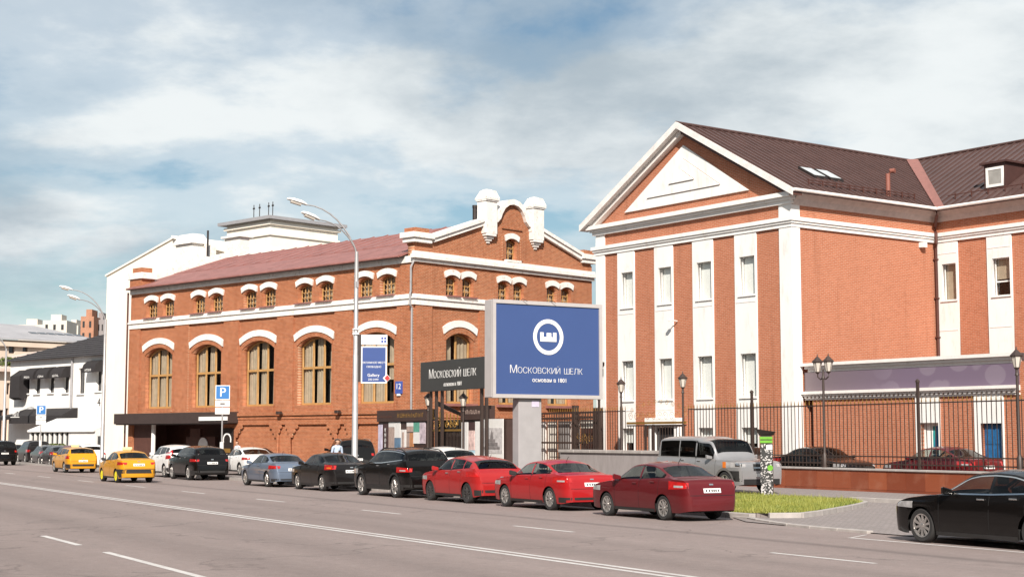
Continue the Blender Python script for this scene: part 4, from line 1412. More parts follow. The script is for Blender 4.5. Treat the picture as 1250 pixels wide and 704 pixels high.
# white two-storey restaurant
oD, atD = plane_frame(70, 480, 138.0, TA)
rest = empty('white_restaurant', oD, TA)
tag(rest, 'white two-storey restaurant with dark hipped roof and black awnings beyond the cream hall', 'building')
xl, zl = atD(13, 443)
xr = 12.5
wins = []
for (pa, pb, pt, pbm) in [(28, 36, 454, 480), (44, 49, 458, 480), (61, 66, 457, 479), (79, 84, 456, 479), (97, 103, 449, 480), (119, 124, 449, 477)]:
    a, b_ = atD(pa, 470)[0], atD(pb, 470)[0]
    wins.append((a - 0.25, b_, atD((pa + pb) / 2, pbm)[1], atD((pa + pb) / 2, pt)[1]))
plate('wall', white_paint, rest, rect(xl, xr, -0.3, zl + 0.2), [rect(*w) for w in wins], 0, 0.5)
bx('end_wall', white_paint, rest, xl, xl + 0.5, 0.502, 14, -0.3, zl + 0.2)
for (a, b_, z0, z1) in wins:
    window(rest, (a + b_) / 2, b_ - a, z0, z1, 0, 0.25, 1, [], dark_metal, fw=0.06, glass=dark_pane, depth=0.06)
    bx('window_sill', white_paint, rest, a - 0.1, b_ + 0.1, -0.15, 0.25, z0 - 0.12, z0 - 0.003)
slate = plain('slate', (0.032, 0.027, 0.028), 0.6, var=0.3, scale=2.5)
zr = atD(128, 410, 6)[1] + 0.6
xe = xl - 0.6
MB().add([(xe, -0.6, zl + 0.15), (xr + 4, -0.6, zl + 0.15), (xr + 4, 7, zr), (xe + 8.5, 7, zr), (xe, 14.6, zl + 0.15), (xr + 4, 14.6, zl + 0.15)],
         [(0, 1, 2, 3), (0, 3, 4), (3, 2, 5, 4), (0, 4, 5, 1), (1, 5, 2)]).build('roof', slate, rest)
for k in range(12):                      # slate courses
    t = (k + 0.5) / 12
    y_, z_ = -0.6 + 7.6 * t, zl + 0.15 + (zr - zl - 0.15) * t
    MB().hexa([(xe + 8.5 * t, y_, z_), (xr + 4, y_, z_), (xr + 4, y_ + 0.12, z_ + 0.02), (xe + 8.5 * t, y_ + 0.12, z_ + 0.02)],
              [(xe + 8.5 * t, y_, z_ + 0.07), (xr + 4, y_, z_ + 0.07), (xr + 4, y_ + 0.12, z_ + 0.07), (xe + 8.5 * t, y_ + 0.12, z_ + 0.07)]).build('slate_course', slate, rest)
for k in (0, 1, 2, 5):                   # curved black awnings over upper windows
    a, b_, z0, z1 = wins[k + 1] if k < 3 else wins[5]
    w0, w1 = b_ - 1.75, b_ + 0.3
    pts = [(0, 0.35), (-0.45, 0.25), (-0.8, -0.05), (-0.95, -0.45), (-0.93, -0.75), (0, -0.65)]
    aw = MB().prism([(p[0], z1 + p[1] + 0.35) for p in pts], w0, w1, 'x').build('awning', black_cloth, rest, smooth=35)
    marks(aw, (w0 + w1) / 2 - 0.5, (w0 + w1) / 2 + 0.5, z1 - 0.28, 0.22, -0.96)
# first window tall awning blind seen at the left
a, b_, z0, z1 = wins[0]
MB().prism([(0, z1 + 0.2), (-0.9, z1 - 0.4), (-0.95, z0 - 0.4), (-0.5, z0 - 0.6), (0, z0)], a - 0.5, b_ - 0.2, 'x').build('awning', black_cloth, rest)
# long street awning and entrance awning
def awn(px0, px1, yt, yb, dep, name='awning'):
    a, za = atD(px0, yt)
    b_, zb_ = atD(px1, yt)
    z0 = atD(px0, yb)[1]
    return MB().prism([(0, za), (-dep * 0.5, za - 0.25), (-dep, (za + z0) / 2), (-dep, z0), (0, z0 + 0.3)], a, b_, 'x').build(name, black_cloth, rest, smooth=30)


awn(31, 95, 499, 517, 1.6)
lg = awn(14, 33, 505, 514, 3.0)
marks(rest, atD(36, 505)[0], atD(42, 505)[0], atD(39, 508)[1], 0.5, -1.64)
bx('lettering_band', paper, rest, atD(33, 505)[0], atD(43.5, 505)[0], -1.64, -1.61, atD(39, 509.5)[1], atD(39, 508.6)[1])
MB().tube([(atD(96, 449)[0] - 0.9, -0.15, zl), (atD(96, 449)[0] - 0.9, -0.15, 0.2)], 0.10, 8).build('downpipe', grey_steel, rest)
text('4', 1.0, dark_metal, rest, (atD(121, 491)[0], -0.02, atD(121, 491)[1]), name='number')
MB().tube([(atD(29, 520)[0], -2.6, 0), (atD(29, 520)[0], -2.6, atD(29, 513)[1])], 0.12, 8).build('awning_post', dark_metal, rest)

# terrace pavilion in front of the restaurant: white posts, glazing, planters
terr = empty('terrace_pavilion', oD, TA)
tag(terr, 'white street terrace with sloping canopy and glazed front before the restaurant', 'pavilion')
TY = -4.2
a0, b0 = atD(37, 530, TY)[0], atD(118, 530, TY)[0]
zt_ = atD(100, 526, TY)[1]
MB().hexa([(a0, TY - 0.3, zt_ - 0.05), (b0, TY - 0.3, zt_ - 0.05), (b0, -1.7, zt_ + 1.0), (a0, -1.7, zt_ + 1.0)], [(a0, TY - 0.3, zt_ + 0.1), (b0, TY - 0.3, zt_ + 0.1), (b0, -1.7, zt_ + 1.15), (a0, -1.7, zt_ + 1.15)]).build('canopy', white_paint, terr)
npost = 9
for i in range(npost):
    xx = a0 + 0.15 + (b0 - 4.3 - a0) * i / (npost - 1)
    bx('post', white_paint, terr, xx - 0.09, xx + 0.09, TY - 0.1, TY + 0.08, 0.12, zt_)
bx('rail', white_paint, terr, a0, b0 - 4, TY - 0.06, TY + 0.06, 0.6, 0.75)
bx('glazing', dark_pane, terr, a0, b0 - 4, TY + 0.1, TY + 0.14, 0.2, zt_ - 0.1)
bx('side_panel', white_paint, terr, b0 - 4, b0, TY - 0.1, TY + 0.1, 0.12, zt_)
leaf_m = None


def leaf_material(name, c1, c2):
    m, nt, b = new_mat(name)
    at = nt.nodes.new('ShaderNodeAttribute')
    at.attribute_name = 'tone'
    nt.links.new(mixc(nt, at.outputs['Fac'], c1, c2), b.inputs['Base Color'])
    b.inputs['Roughness'].default_value = 0.6
    return m


leaf_m = leaf_material('hedge_leaf', (0.035, 0.065, 0.012), (0.16, 0.19, 0.035))


def bush(parent, cx_, cy_, z0, rx, ry, h, n=350, s=0.07, name='foliage', mat=None):
    vs, fs, tn = [], [], []
    for _ in range(n):
        a = rng.uniform(0, 6.283)
        t = rng.random()
        rr = (rng.random() ** 0.4) * (0.75 + 0.25 * math.sin(3 * a + t * 5))
        p = Vector((cx_ + rx * rr * math.cos(a), cy_ + ry * rr * math.sin(a), z0 + h * t))
        d = Vector((rng.gauss(0, 1), rng.gauss(0, 1), rng.gauss(0, 1))).normalized()
        e = d.cross(Vector((rng.gauss(0, 1), rng.gauss(0, 1), rng.gauss(0, 1)))).normalized()
        k = len(vs)
        vs += [p - d * s, p + e * s * 0.5, p + d * s, p - e * s * 0.5]
        fs.append((k, k + 1, k + 2, k + 3))
        tn += [rng.random()] * 4
    me = bpy.data.meshes.new(name)
    me.from_pydata([tuple(v) for v in vs], [], fs)
    me.attributes.new('tone', 'FLOAT', 'POINT').data.foreach_set('value', tn)
    return link(name, me, mat or leaf_m, parent)


for i in range(npost - 1):
    xx = a0 + 0.15 + (b0 - 4.3 - a0) * (i + 0.5) / (npost - 1)
    pl = empty('hedge_planter', oD + Matrix.Rotation(TA, 3, 'Z') @ Vector((xx, TY - 0.45, 0.12)), TA)
    tag(pl, 'small green hedge in a dark box along the terrace front', 'planter', 'hedge planters along the terrace')
    bx('box', brown_panel, pl, -0.55, 0.55, -0.2, 0.2, 0, 0.55)
    bush(pl, 0, 0, 0.5, 0.6, 0.25, 0.9, 260, 0.10)

# far building with long grey roof at the left
oE, atE = plane_frame(20, 440, 205.0, TA + R(90))
far = empty('far_grey_roofed_building', oE, TA + R(90))
tag(far, 'distant long beige building with pale grey roof at the end of the street', 'building')
pinkb = plain('pale_pink_render', (0.62, 0.50, 0.40), 0.85, var=0.08, scale=0.3)
x0, zA = atE(-40, 412)
x1 = atE(128, 421)[0]
fw_ = [(atE(a, 430)[0], atE(b_, 430)[0], atE(a, d_)[1], atE(a, c_)[1]) for a, b_, c_, d_ in [(10.5, 18, 420, 431), (27.5, 34, 420.5, 429)]]
plate('wall', pinkb, far, rect(x0, x1, -0.3, zA), [rect(*w) for w in fw_], 0, 0.6)
for w in fw_:
    window(far, (w[0] + w[1]) / 2, w[1] - w[0], w[2], w[3], 0, 0.3, 1, [], brown_panel, fw=0.08, glass=dark_pane, depth=0.06)
bx('cornice', pinkb, far, x0, x1 + 0.4, -0.6, -0.002, zA - 0.9, zA - 0.3)
MB().hexa([(x0, -0.8, zA), (x1 + 1, -0.8, zA), (x1 - 6, 9, zA + 2.6), (x0, 9, zA + 2.6)], [(x0, -0.8, zA + 0.2), (x1 + 1, -0.8, zA + 0.2), (x1 - 6, 9, zA + 2.8), (x0, 9, zA + 2.8)]).build('roof', plain('grey_far_roof', (0.36, 0.35, 0.36), 0.5, var=0.12, scale=0.4), far)
for k in range(6):
    px = 52 + k * 11
    xx = atE(px, 408)[0]
    MB().hexa([(xx, 3.0, zA + 1.15), (xx + 1.1, 3.0, zA + 1.15), (xx + 1.1, 4.0, zA + 1.42), (xx, 4.0, zA + 1.42)], [(xx, 3.0, zA + 1.25), (xx + 1.1, 3.0, zA + 1.25), (xx + 1.1, 4.0, zA + 1.52), (xx, 4.0, zA + 1.52)]).build('roof_light', dark_pane, far)

# lower beige house in front of it with flat pink roof
oF, atF = plane_frame(10, 480, 170.0, TA + R(90))
low = empty('low_beige_house', oF, TA + R(90))
tag(low, 'low beige house with pale sloping roof and rooftop shrubs at the left edge', 'building')
xa, za = atF(-30, 452)
xb = atF(60, 452)[0]
lw = [(atF(a, 480)[0], atF(b_, 480)[0], atF(a, d_)[1], atF(a, c_)[1]) for a, b_, c_, d_ in [(-12, -7, 447, 480), (0, 5, 449, 481), (8, 12, 449, 464), (8, 12, 467, 481), (0, 5, 500, 538), (7, 11, 498, 538)]]
plate('wall', pinkb, low, rect(xa, xb, -0.3, za), [rect(*w) for w in lw if w[3] < za], 0, 0.6)
for w in lw:
    if w[3] < za:
        window(low, (w[0] + w[1]) / 2, w[1] - w[0], w[2], w[3], 0, 0.3, 1, [], brown_panel, fw=0.06, glass=dark_pane, depth=0.06)
xt, ztp = atF(85, 420, 8)
MB().hexa([(xa, -1, za), (xb, -1, za), (xb + 4, 8, za + 2.8), (xa, 8, za + 0.4)], [(xa, -1, za + 0.3), (xb, -1, za + 0.3), (xb + 4, 8, za + 3.1), (xa, 8, za + 0.7)]).build('roof', plain('pink_far_roof', (0.60, 0.47, 0.40), 0.8), low)
for px in (4, 12, 18):
    bush(low, atF(px, 440)[0], 0.3, za + 0.3, 1.0, 0.7, 1.3, 220, 0.16, name='rooftop_shrub')

# distant apartment blocks
far_white = plain('far_white_wall', (0.58, 0.53, 0.46), 0.85, var=0.06, scale=0.1)
for (pa, pb, pt, Y, nm, lab, mat, cols, rows) in [
        (51, 80, 391, 520, 'white_apartment_block', 'distant cream apartment block with few windows above the grey roof', far_white, 3, 2),
        (80, 94, 397, 540, 'low_white_block', 'distant small white block beside the cream apartment block', far_white, 2, 1),
        (21, 51, 396, 560, 'pale_far_block', 'distant low pale block far behind the grey roof', far_white, 0, 0),
        (97, 113, 386, 440, 'brick_tower_block', 'distant brown brick tower block above the dark slate roof', brick_mat('far_brick', (0.42, 0.19, 0.11), (0.36, 0.15, 0.09), (0.45, 0.3, 0.22)), 2, 3),
        (113, 126, 390, 445, 'grey_tower_block', 'distant grey glazed tower block joined to the brown one', plain('grey_far_wall', (0.24, 0.22, 0.22), 0.7), 3, 4)]:
    o, at3 = plane_frame(pa, 450, Y, 0.0)
    t = empty(nm, o, 0.0)
    tag(t, lab, 'apartment block')
    w = at3(pb, 450)[0]
    z = at3(pa, pt)[1]
    bx('wall', mat, t, 0, w, 0, 12, -0.3, z)
    bx('parapet', mat, t, w * 0.25, w * 0.7, 2, 8, z + 0.002, z + 2.2)
    for i in range(cols):
        for j in range(rows):
            bx('window', dark_pane, t, w * (i + 0.3) / cols, w * (i + 0.62) / cols, -0.12, -0.002, z - 3.2 - j * 3.4, z - 1.4 - j * 3.4)

# ------------------------------------------------------------------ plinth wall, fence, gates, lanterns
def granite_mat():
    m, nt, b = new_mat('red_granite')
    oi = nt.nodes.new('ShaderNodeObjectInfo')
    tc = nt.nodes.new('ShaderNodeTexCoord')
    c = mixc(nt, oi.outputs['Random'], (0.20, 0.048, 0.022), (0.32, 0.088, 0.038))
    f = noise(nt, tc.outputs['Object'], 60, 3, 0.8)
    c = mixc(nt, ramp(nt, f, 0.4, 0.65, 0, 0.4), c, (0.10, 0.03, 0.02))
    f2 = noise(nt, tc.outputs['Object'], 1.6, 5, 0.6)
    c = mixc(nt, ramp(nt, f2, 0.5, 0.75, 0, 0.4), c, (0.36, 0.17, 0.11))
    nt.links.new(c, b.inputs['Base Color'])
    b.inputs['Roughness'].default_value = 0.28
    return m


granite = granite_mat()
FV = 37.91
FU = -43.57
plinth = empty('granite_wall', street(FU, FV), TR)
tag(plinth, 'low wall of polished red granite slabs carrying the black iron fence', 'wall')
bx('core', concrete, plinth, -6.0, 22.0, 0.03, 0.42, -0.1, 0.86)
k = 0
x = -6.0
while x < 22:
    w = 0.94
    o = MB().box(x + 0.006, x + w - 0.006, rng.uniform(-0.006, 0.002), 0.028, 0.20, 0.862).build('slab', granite, plinth)
    o = MB().box(x + 0.006, x + w - 0.006, -0.035, 0.028, -0.05, 0.192).build('base_slab', granite, plinth)
    x += w
x = -6.0
while x < 22:
    MB().box(x + 0.004, x + 1.496, -0.06, 0.46, 0.865, 0.935).build('coping', concrete if False else stone_edge, plinth, bevel=0.01)
    x += 1.5

fence = empty('iron_fence', street(FU, FV), TR)
tag(fence, 'black iron bar fence with gilt spear tips standing on the granite wall', 'fence')
bar_me = MB().box(-0.011, 0.011, -0.011, 0.011, 0.0, 2.30).mesh('bar')
tip_me = MB().hexa([(-0.022, -0.012, 2.30), (0.022, -0.012, 2.30), (0.022, 0.012, 2.30), (-0.022, 0.012, 2.30)], [(-0.004, -0.004, 2.47), (0.004, -0.004, 2.47), (0.004, 0.004, 2.47), (-0.004, 0.004, 2.47)]).mesh('tip')
gate_u = (-14.55, -9.95)
x = -21.5
while x < 12.5:
    if not (gate_u[0] < x < gate_u[1]):
        o = link('bar', bar_me, black_metal, fence)
        o.location = (x, 0.2, 0.98 if x > -10 else 1.0)
        t_ = link('spear_tip', tip_me, gold if x < -16 or x > -10 else gold, o)
    x += 0.213
for a, b_ in ((-21.5, -14.7), (-9.8, 12.5)):
    for z in (1.08, 3.22, 1.35):
        bx('rail', black_metal, fence, a, b_, 0.185, 0.215, z, z + 0.045)
for x, zt in ((-5.41, 3.95), (3.90, 4.08), (-16.9, 3.9)):
    MB().box(x - 0.042, x + 0.042, 0.15, 0.235, 0.9, zt - 0.12).lathe([(0.075, zt - 0.12), (0.075, zt - 0.06), (0.02, zt)], (x, 0.19, 0), 8).build('fence_post', black_metal, fence)


def scroll(b, cx_, cz_, r, y, turns=1.4, flip=1, th=0.009):
    pts = []
    for i in range(15):
        t = i / 14
        a = t * turns * 2 * math.pi
        rr = r * (1 - 0.75 * t)
        pts.append((cx_ + flip * rr * math.cos(a), y, cz_ + rr * math.sin(a)))
    b.tube(pts, th, 5)


gate = empty('ornate_gate', street(FU, FV), TR)
tag(gate, 'wrought iron gate with gilt scrollwork between the two single lanterns', 'gate')
g0, g1 = gate_u
bar2 = MB().box(-0.012, 0.012, -0.012, 0.012, 0.0, 2.35).mesh('bar')
for i in range(22):
    x = g0 + 0.1 + (g1 - g0 - 0.2) * i / 21
    o = link('bar', bar2, black_metal, gate)
    o.location = (x, 0.2, 0.2)
for z in (0.3, 1.4, 2.55):
    bx('rail', black_metal, gate, g0, g1, 0.18, 0.22, z, z + 0.06)
bx('gilt_rail', gold, gate, g0, g1, 0.17, 0.21, 2.64, 2.74)
for x in (g0 + 1.5, g0 + 2.1):
    bx('gate_stile', black_metal, gate, x - 0.04, x + 0.04, 0.16, 0.24, 0.2, 2.62)
for i in range(10):
    x = g0 + 0.3 + i * 0.46
    h = 3.0 + 0.42 * math.sin(math.pi * (i + 0.5) / 10)
    b = MB()
    scroll(b, x, 2.98, 0.20, 0.2, 1.5, 1 if i % 2 else -1)
    b.build('scroll', gold, gate)
    b = MB()
    scroll(b, x + 0.1, h + 0.18, 0.13, 0.2, 1.3, -1 if i % 2 else 1)
    b.build('scroll', gold, gate)

# grey parapet wall in front of the gate
para = empty('grey_parapet', street(0, 0), TR)
tag(para, 'grey concrete parapet wall with stone coping behind the red cars', 'wall')
PV = 36.4
pu0 = on_v(684, 560, PV)[0]
pu1 = on_v(822, 560, PV)[0]
bx('wall', plain('parapet_concrete', (0.30, 0.27, 0.265), 0.9, var=0.12, dirt=((0.2, 0.17, 0.16), 0.5), streak=True), para, pu0, pu1 + 2.5, PV, PV + 0.35, 0.0, 1.36)
x = pu0 - 0.1
while x < pu1 + 2.4:
    MB().box(x + 0.005, x + 1.395, PV - 0.08, PV + 0.43, 1.362, 1.50).build('coping', stone_edge, para, bevel=0.015)
    x += 1.4
bx('return_wall', MATS['parapet_concrete'], para, pu0, pu0 + 0.35, PV + 0.352, FV + 4, 0.0, 1.36)

# ornate grille fence between parapet and billboard, with grey panels of the yard behind
gri = empty('yard_grille', street(0, 0), TR)
tag(gri, 'dark iron grille with pale panels between the billboard post and parapet', 'fence')
GV = 38.6
ga, gb = on_v(650, 520, GV)[0], on_v(727, 520, GV)[0]
for i in range(26):
    x = ga + (gb - ga) * i / 25
    bx('bar', black_metal, gri, x - 0.014, x + 0.014, GV, GV + 0.03, 0.3, 3.25)
for z in (0.35, 1.75, 2.95, 3.2):
    bx('rail', black_metal, gri, ga, gb, GV - 0.02, GV + 0.05, z, z + 0.09)
for i, (a, b_) in enumerate([(0.02, 0.12), (0.17, 0.30), (0.34, 0.52), (0.55, 0.66)]):
    w = gb - ga
    bx('pale_panel', (white_lime, beige_wall, concrete, white_lime)[i], gri, ga + w * a, ga + w * b_, GV + 0.3, GV + 0.4, 0.4, 2.85)
bx('dark_panel', brown_panel, gri, ga + w * 0.70, gb - 0.1, GV + 0.3, GV + 0.4, 0.4, 2.5)
bx('pale_panel', beige_wall, gri, ga + w * 0.70, gb - 0.1, GV + 0.28, GV + 0.38, 2.502, 2.9)
for i in range(8):
    b = MB()
    scroll(b, ga + w * (0.74 + 0.03 * i), 2.1 - 0.12 * (i % 3), 0.16, GV - 0.03, 1.4, 1 if i % 2 else -1)
    b.build('scroll', gold, gri)
bx('gate_pillar', black_metal, gri, gb - 0.05, gb + 0.30, GV - 0.1, GV + 0.25, 0.1, 3.45)
bx('gate_pillar', black_metal, gri, ga + w * 0.67, ga + w * 0.70, GV - 0.1, GV + 0.2, 0.1, 3.6)


def lantern_head(parent, x, y, z, s=1.0):
    """six-sided tapered lantern, base at z"""
    h = MB().lathe([(0.05 * s, z), (0.10 * s, z + 0.04 * s), (0.12 * s, z + 0.10 * s)], (x, y, 0), 8).build('lantern', black_metal, parent)
    MB().lathe([(0.27 * s, z + 0.56 * s), (0.29 * s, z + 0.60 * s), (0.15 * s, z + 0.74 * s), (0.10 * s, z + 0.80 * s), (0.03 * s, z + 0.86 * s), (0.02 * s, z + 0.98 * s)], (x, y, 0), 6).build('lantern_cap', black_metal, h)
    MB().lathe([(0.12 * s, z + 0.10 * s), (0.22 * s, z + 0.56 * s)], (x, y, 0), 6).build('lantern_glass', lamp_glass, h)
    b = MB()
    for k in range(6):
        a = k * math.pi / 3
        b.tube([(x + 0.125 * s * math.cos(a), y + 0.125 * s * math.sin(a), z + 0.10 * s), (x + 0.228 * s * math.cos(a), y + 0.228 * s * math.sin(a), z + 0.57 * s)], 0.013 * s, 4)
    b.build('lantern_ribs', black_metal, h)


def lantern_post(px, zbase, ztop, v, label, double=False):
    u_ = on_v(px, 520, v)[0]
    e = empty('lantern_post', street(u_, v, zbase), TR)
    tag(e, label, 'street lamp', 'black lantern posts along the fence')
    hs = 0.75
    zl_ = ztop - zbase - hs
    MB().lathe([(0.10, 0), (0.10, 0.5), (0.07, 0.55), (0.055, 0.6), (0.045, zl_ - 0.2), (0.075, zl_ - 0.18), (0.05, zl_ - 0.1)] + ([(0.05, zl_)] if not double else [(0.03, zl_ + 0.15)]), (0, 0, 0), 10).build('post', black_metal, e, smooth=50)
    if double:
        for s in (-1, 1):
            MB().tube([(0, 0, zl_ - 0.16), (s * 0.15, 0, zl_ - 0.22), (s * 0.31, 0, zl_ - 0.12), (s * 0.31, 0, zl_ + 0.02)], 0.025, 6).build('arm', black_metal, e)
            lantern_head(e, s * 0.31, 0, zl_, 0.76)
    else:
        lantern_head(e, 0, 0, zl_, 0.76)


lantern_post(758.5, 0.1, 4.80, FV + 0.2, 'single black lantern post at the left side of the ornate gate')
lantern_post(834, 0.1, 4.88, FV + 0.2, 'single black lantern post at the right side of the ornate gate')
lantern_post(1006, 0.9, 5.20, FV + 0.2, 'black lantern post with two lamps above the granite wall', True)
lantern_post(1243.5, 0.9, 4.98, FV + 0.2, 'single black lantern post in front of the purple fascia end')

# ------------------------------------------------------------------ poster kiosks and gate by the brick hall corner
KV = 31.8


def ku(px, py=520):
    return on_v(px, py, KV)[0]


def kz(px, py):
    return on_v(px, py, KV)[1]


kio = empty('poster_kiosk', street(0, 0), TR)
tag(kio, 'dark brown poster stand with coloured posters beside the gilt gate, nearer the hall corner', 'poster stand', 'poster stands either side of the gilt gate')
zt, zf = kz(490, 500), kz(490, 514)
bx('fascia', plain('dark_brown_panel', (0.05, 0.027, 0.022), 0.5), kio, ku(460), ku(520), KV, KV + 0.5, zf, zt)
bx('back_panel', MATS['dark_brown_panel'], kio, ku(460), ku(520), KV + 0.1, KV + 0.4, 0.12, zf - 0.002)
marks(kio, ku(485), ku(516), kz(500, 509), 0.22, KV - 0.002, gold)
marks(kio, ku(463), ku(478), kz(470, 509.5), 0.10, KV - 0.002, brown_panel)


def pcol(nm, c, r=0.5, v=0.2):
    return plain('poster_' + nm, c, r, var=v, scale=5)


pw, pg, pt_, po, pb_, pd = pcol('white', (0.72, 0.70, 0.68), v=0.05), pcol('green', (0.10, 0.32, 0.24)), pcol('tan', (0.40, 0.30, 0.26)), pcol('orange', (0.48, 0.22, 0.10)), pcol('blue', (0.12, 0.20, 0.30)), pcol('dark', (0.06, 0.03, 0.03))


def poster(parent, px0, px1, py0, py1, mat, dy=0.0, name='poster'):
    return bx(name, mat, parent, ku(px0), ku(px1), KV + 0.06 - dy, KV + 0.095 - dy, kz((px0 + px1) / 2, py1), kz((px0 + px1) / 2, py0))


po1 = poster(kio, 460.3, 465, 518, 552, pcol('lilac', (0.55, 0.50, 0.62)))
poster(kio, 466, 472.3, 517, 556, pd)
for k, chx in enumerate('КНОВЬ'):
    text(chx, 0.26, paper, kio, ((ku(469.4)), KV + 0.04, kz(469, 525 + 6.2 * k)), name='lettering', rot=(R(90), 0, 0))
poster(kio, 473, 480, 515, 521, pw)
poster(kio, 480.2, 487, 515, 534, pw)
poster(kio, 480.2, 487, 534.2, 552, pb_)
poster(kio, 473, 480, 521.2, 552, pt_)
poster(kio, 488, 494, 524, 552, pw)
poster(kio, 489.7, 492, 527, 552, pt_, 0.02)
poster(kio, 495, 503, 515, 520, pw)
poster(kio, 495, 503, 520.2, 527, pt_)
poster(kio, 495, 498.5, 528, 545, pt_)
poster(kio, 498.6, 503, 528, 545, po)
poster(kio, 503.2, 510.5, 515, 527, pg)
poster(kio, 503.2, 510.5, 527.2, 541, pw)
poster(kio, 510.7, 517.5, 515, 541, pcol('mauve', (0.45, 0.38, 0.42), v=0.4))

kio2 = empty('poster_kiosk', street(0, 0), TR)
tag(kio2, 'dark brown poster stand holding the engraving of a monument, beside the gilt gate', 'poster stand', 'poster stands either side of the gilt gate')
bx('fascia', MATS['dark_brown_panel'], kio2, ku(562), ku(592), KV, KV + 0.5, kz(577, 512), kz(577, 495))
bx('back_panel', MATS['dark_brown_panel'], kio2, ku(561), ku(616), KV + 0.1, KV + 0.4, 0.12, kz(577, 512.2))
marks(kio2, ku(565), ku(586), kz(575, 505), 0.2, KV - 0.002, plain('poster_tan', (0.4, 0.3, 0.26)))
poster(kio2, 562, 569.5, 515, 560, pw)
poster(kio2, 578.5, 586.5, 514, 560, pw)
poster(kio2, 570.5, 577.5, 515, 524, pd)
poster(kio2, 570.5, 577.5, 525, 549, pcol('pink', (0.62, 0.45, 0.42), v=0.35))
poster(kio2, 570.5, 577.5, 549.2, 560, pcol('sky', (0.35, 0.52, 0.62)))
big = poster(kio2, 587.5, 614, 511, 560, pw, 0.06)
grey = pcol('engraving', (0.50, 0.47, 0.47), v=0.3)
bx('print', grey, kio2, ku(588.3), ku(613.3), KV - 0.012, KV - 0.002, kz(600, 553), kz(600, 522))
dk = pcol('ink', (0.20, 0.18, 0.18), v=0.3)
mid = (ku(588.3) + ku(613.3)) / 2
b = MB()
zb0, zb1 = kz(600, 548), kz(600, 524)
hh = zb1 - zb0
b.box(mid - 0.75, mid + 0.75, KV - 0.02, KV - 0.013, zb0, zb0 + hh * 0.12)
b.box(mid - 0.55, mid + 0.55, KV - 0.02, KV - 0.013, zb0 + hh * 0.15, zb0 + hh * 0.34)
b.box(mid - 0.3, mid + 0.3, KV - 0.02, KV - 0.013, zb0 + hh * 0.36, zb0 + hh * 0.52)
b.prism([(mid - 0.14, zb0 + hh * 0.53), (mid + 0.14, zb0 + hh * 0.53), (mid + 0.1, zb0 + hh * 0.8), (mid, zb0 + hh), (mid - 0.1, zb0 + hh * 0.75)], KV - 0.02, KV - 0.013)
b.build('print_figure', dk, kio2)

ggate = empty('gilt_gate', street(0, 0), TR)
tag(ggate, 'dark iron gate with gilt bands between the two poster stands', 'gate')
a0, a1 = ku(522), ku(560)
for i in range(22):
    x = a0 + 0.1 + (a1 - a0 - 0.2) * i / 21
    bx('bar', black_metal, ggate, x - 0.013, x + 0.013, KV + 0.2, KV + 0.226, 0.15, kz(540, 525))
for py in (526, 511):
    bx('gilt_band', gold, ggate, a0, a1 if py > 520 else a0 + (a1 - a0) * 0.35, KV + 0.17, KV + 0.25, kz(540, py), kz(540, py) + 0.09)
bx('rail', black_metal, ggate, a0, a1, KV + 0.18, KV + 0.24, 0.3, 0.38)
b = MB()
for i in range(9):
    x = a0 + 0.15 + (a1 - a0 - 0.3) * i / 8
    zz = kz(540, 504) - 0.35 * (i / 8) ** 0.8
    bx('gilt_spear', gold, ggate, x - 0.02, x + 0.02, KV + 0.19, KV + 0.23, zz - 0.25, zz + 0.22)
for i in range(6):
    b = MB()
    scroll(b, a0 + 0.4 + i * 0.42, kz(540, 518.5), 0.19, KV + 0.2, 1.4, 1 if i % 2 else -1, 0.02)
    b.build('scroll', gold, ggate)
bx('dark_mesh', room_dark, ggate, a0, a1, KV + 0.5, KV + 0.55, 0.15, kz(540, 512))
MB().hexa([(a0, KV + 0.5, kz(524, 495)), (a1, KV + 0.5, kz(559, 512)), (a1, KV + 0.55, kz(559, 512)), (a0, KV + 0.55, kz(524, 495))],
          [(a0, KV + 0.5, kz(524, 489)), (a1, KV + 0.5, kz(559, 508)), (a1, KV + 0.55, kz(559, 508)), (a0, KV + 0.55, kz(524, 489))]).build('stair_rail', black_metal, ggate)
lantern_post(522.5, 0.12, kz(522, 480) + 0.1, KV - 0.15, 'black lantern post left of the gilt gate under the dark sign')
lantern_post(565.5, 0.12, kz(565, 480) + 0.1, KV - 0.15, 'black lantern post right of the gilt gate under the dark sign')

# dark sign on posts
SV = 31.3
su0, su1 = on_v(513.2, 460, SV)[0], on_v(594.5, 460, SV)[0]
sz0, sz1 = on_v(552, 476, SV)[1], on_v(552, 438.6, SV)[1]
dsign = empty('dark_sign', street(0, 0), TR)
tag(dsign, 'wide charcoal sign with white lettering on posts above the gilt gate', 'sign')
board = bx('board', plain('charcoal_board', (0.042, 0.042, 0.040), 0.5, var=0.05), dsign, su0, su1, SV, SV + 0.15, sz0, sz1, bevel=0.01)
smid, zmid = (su0 + su1) / 2, (sz0 + sz1) / 2
for x in (su0 + 0.7, su0 + 1.3, su0 + 1.9, su1 - 0.9, su1 - 0.45):
    bx('post', black_metal, dsign, x - 0.06, x + 0.06, SV + 0.16, SV + 0.28, 0.12, sz0 + 0.3)


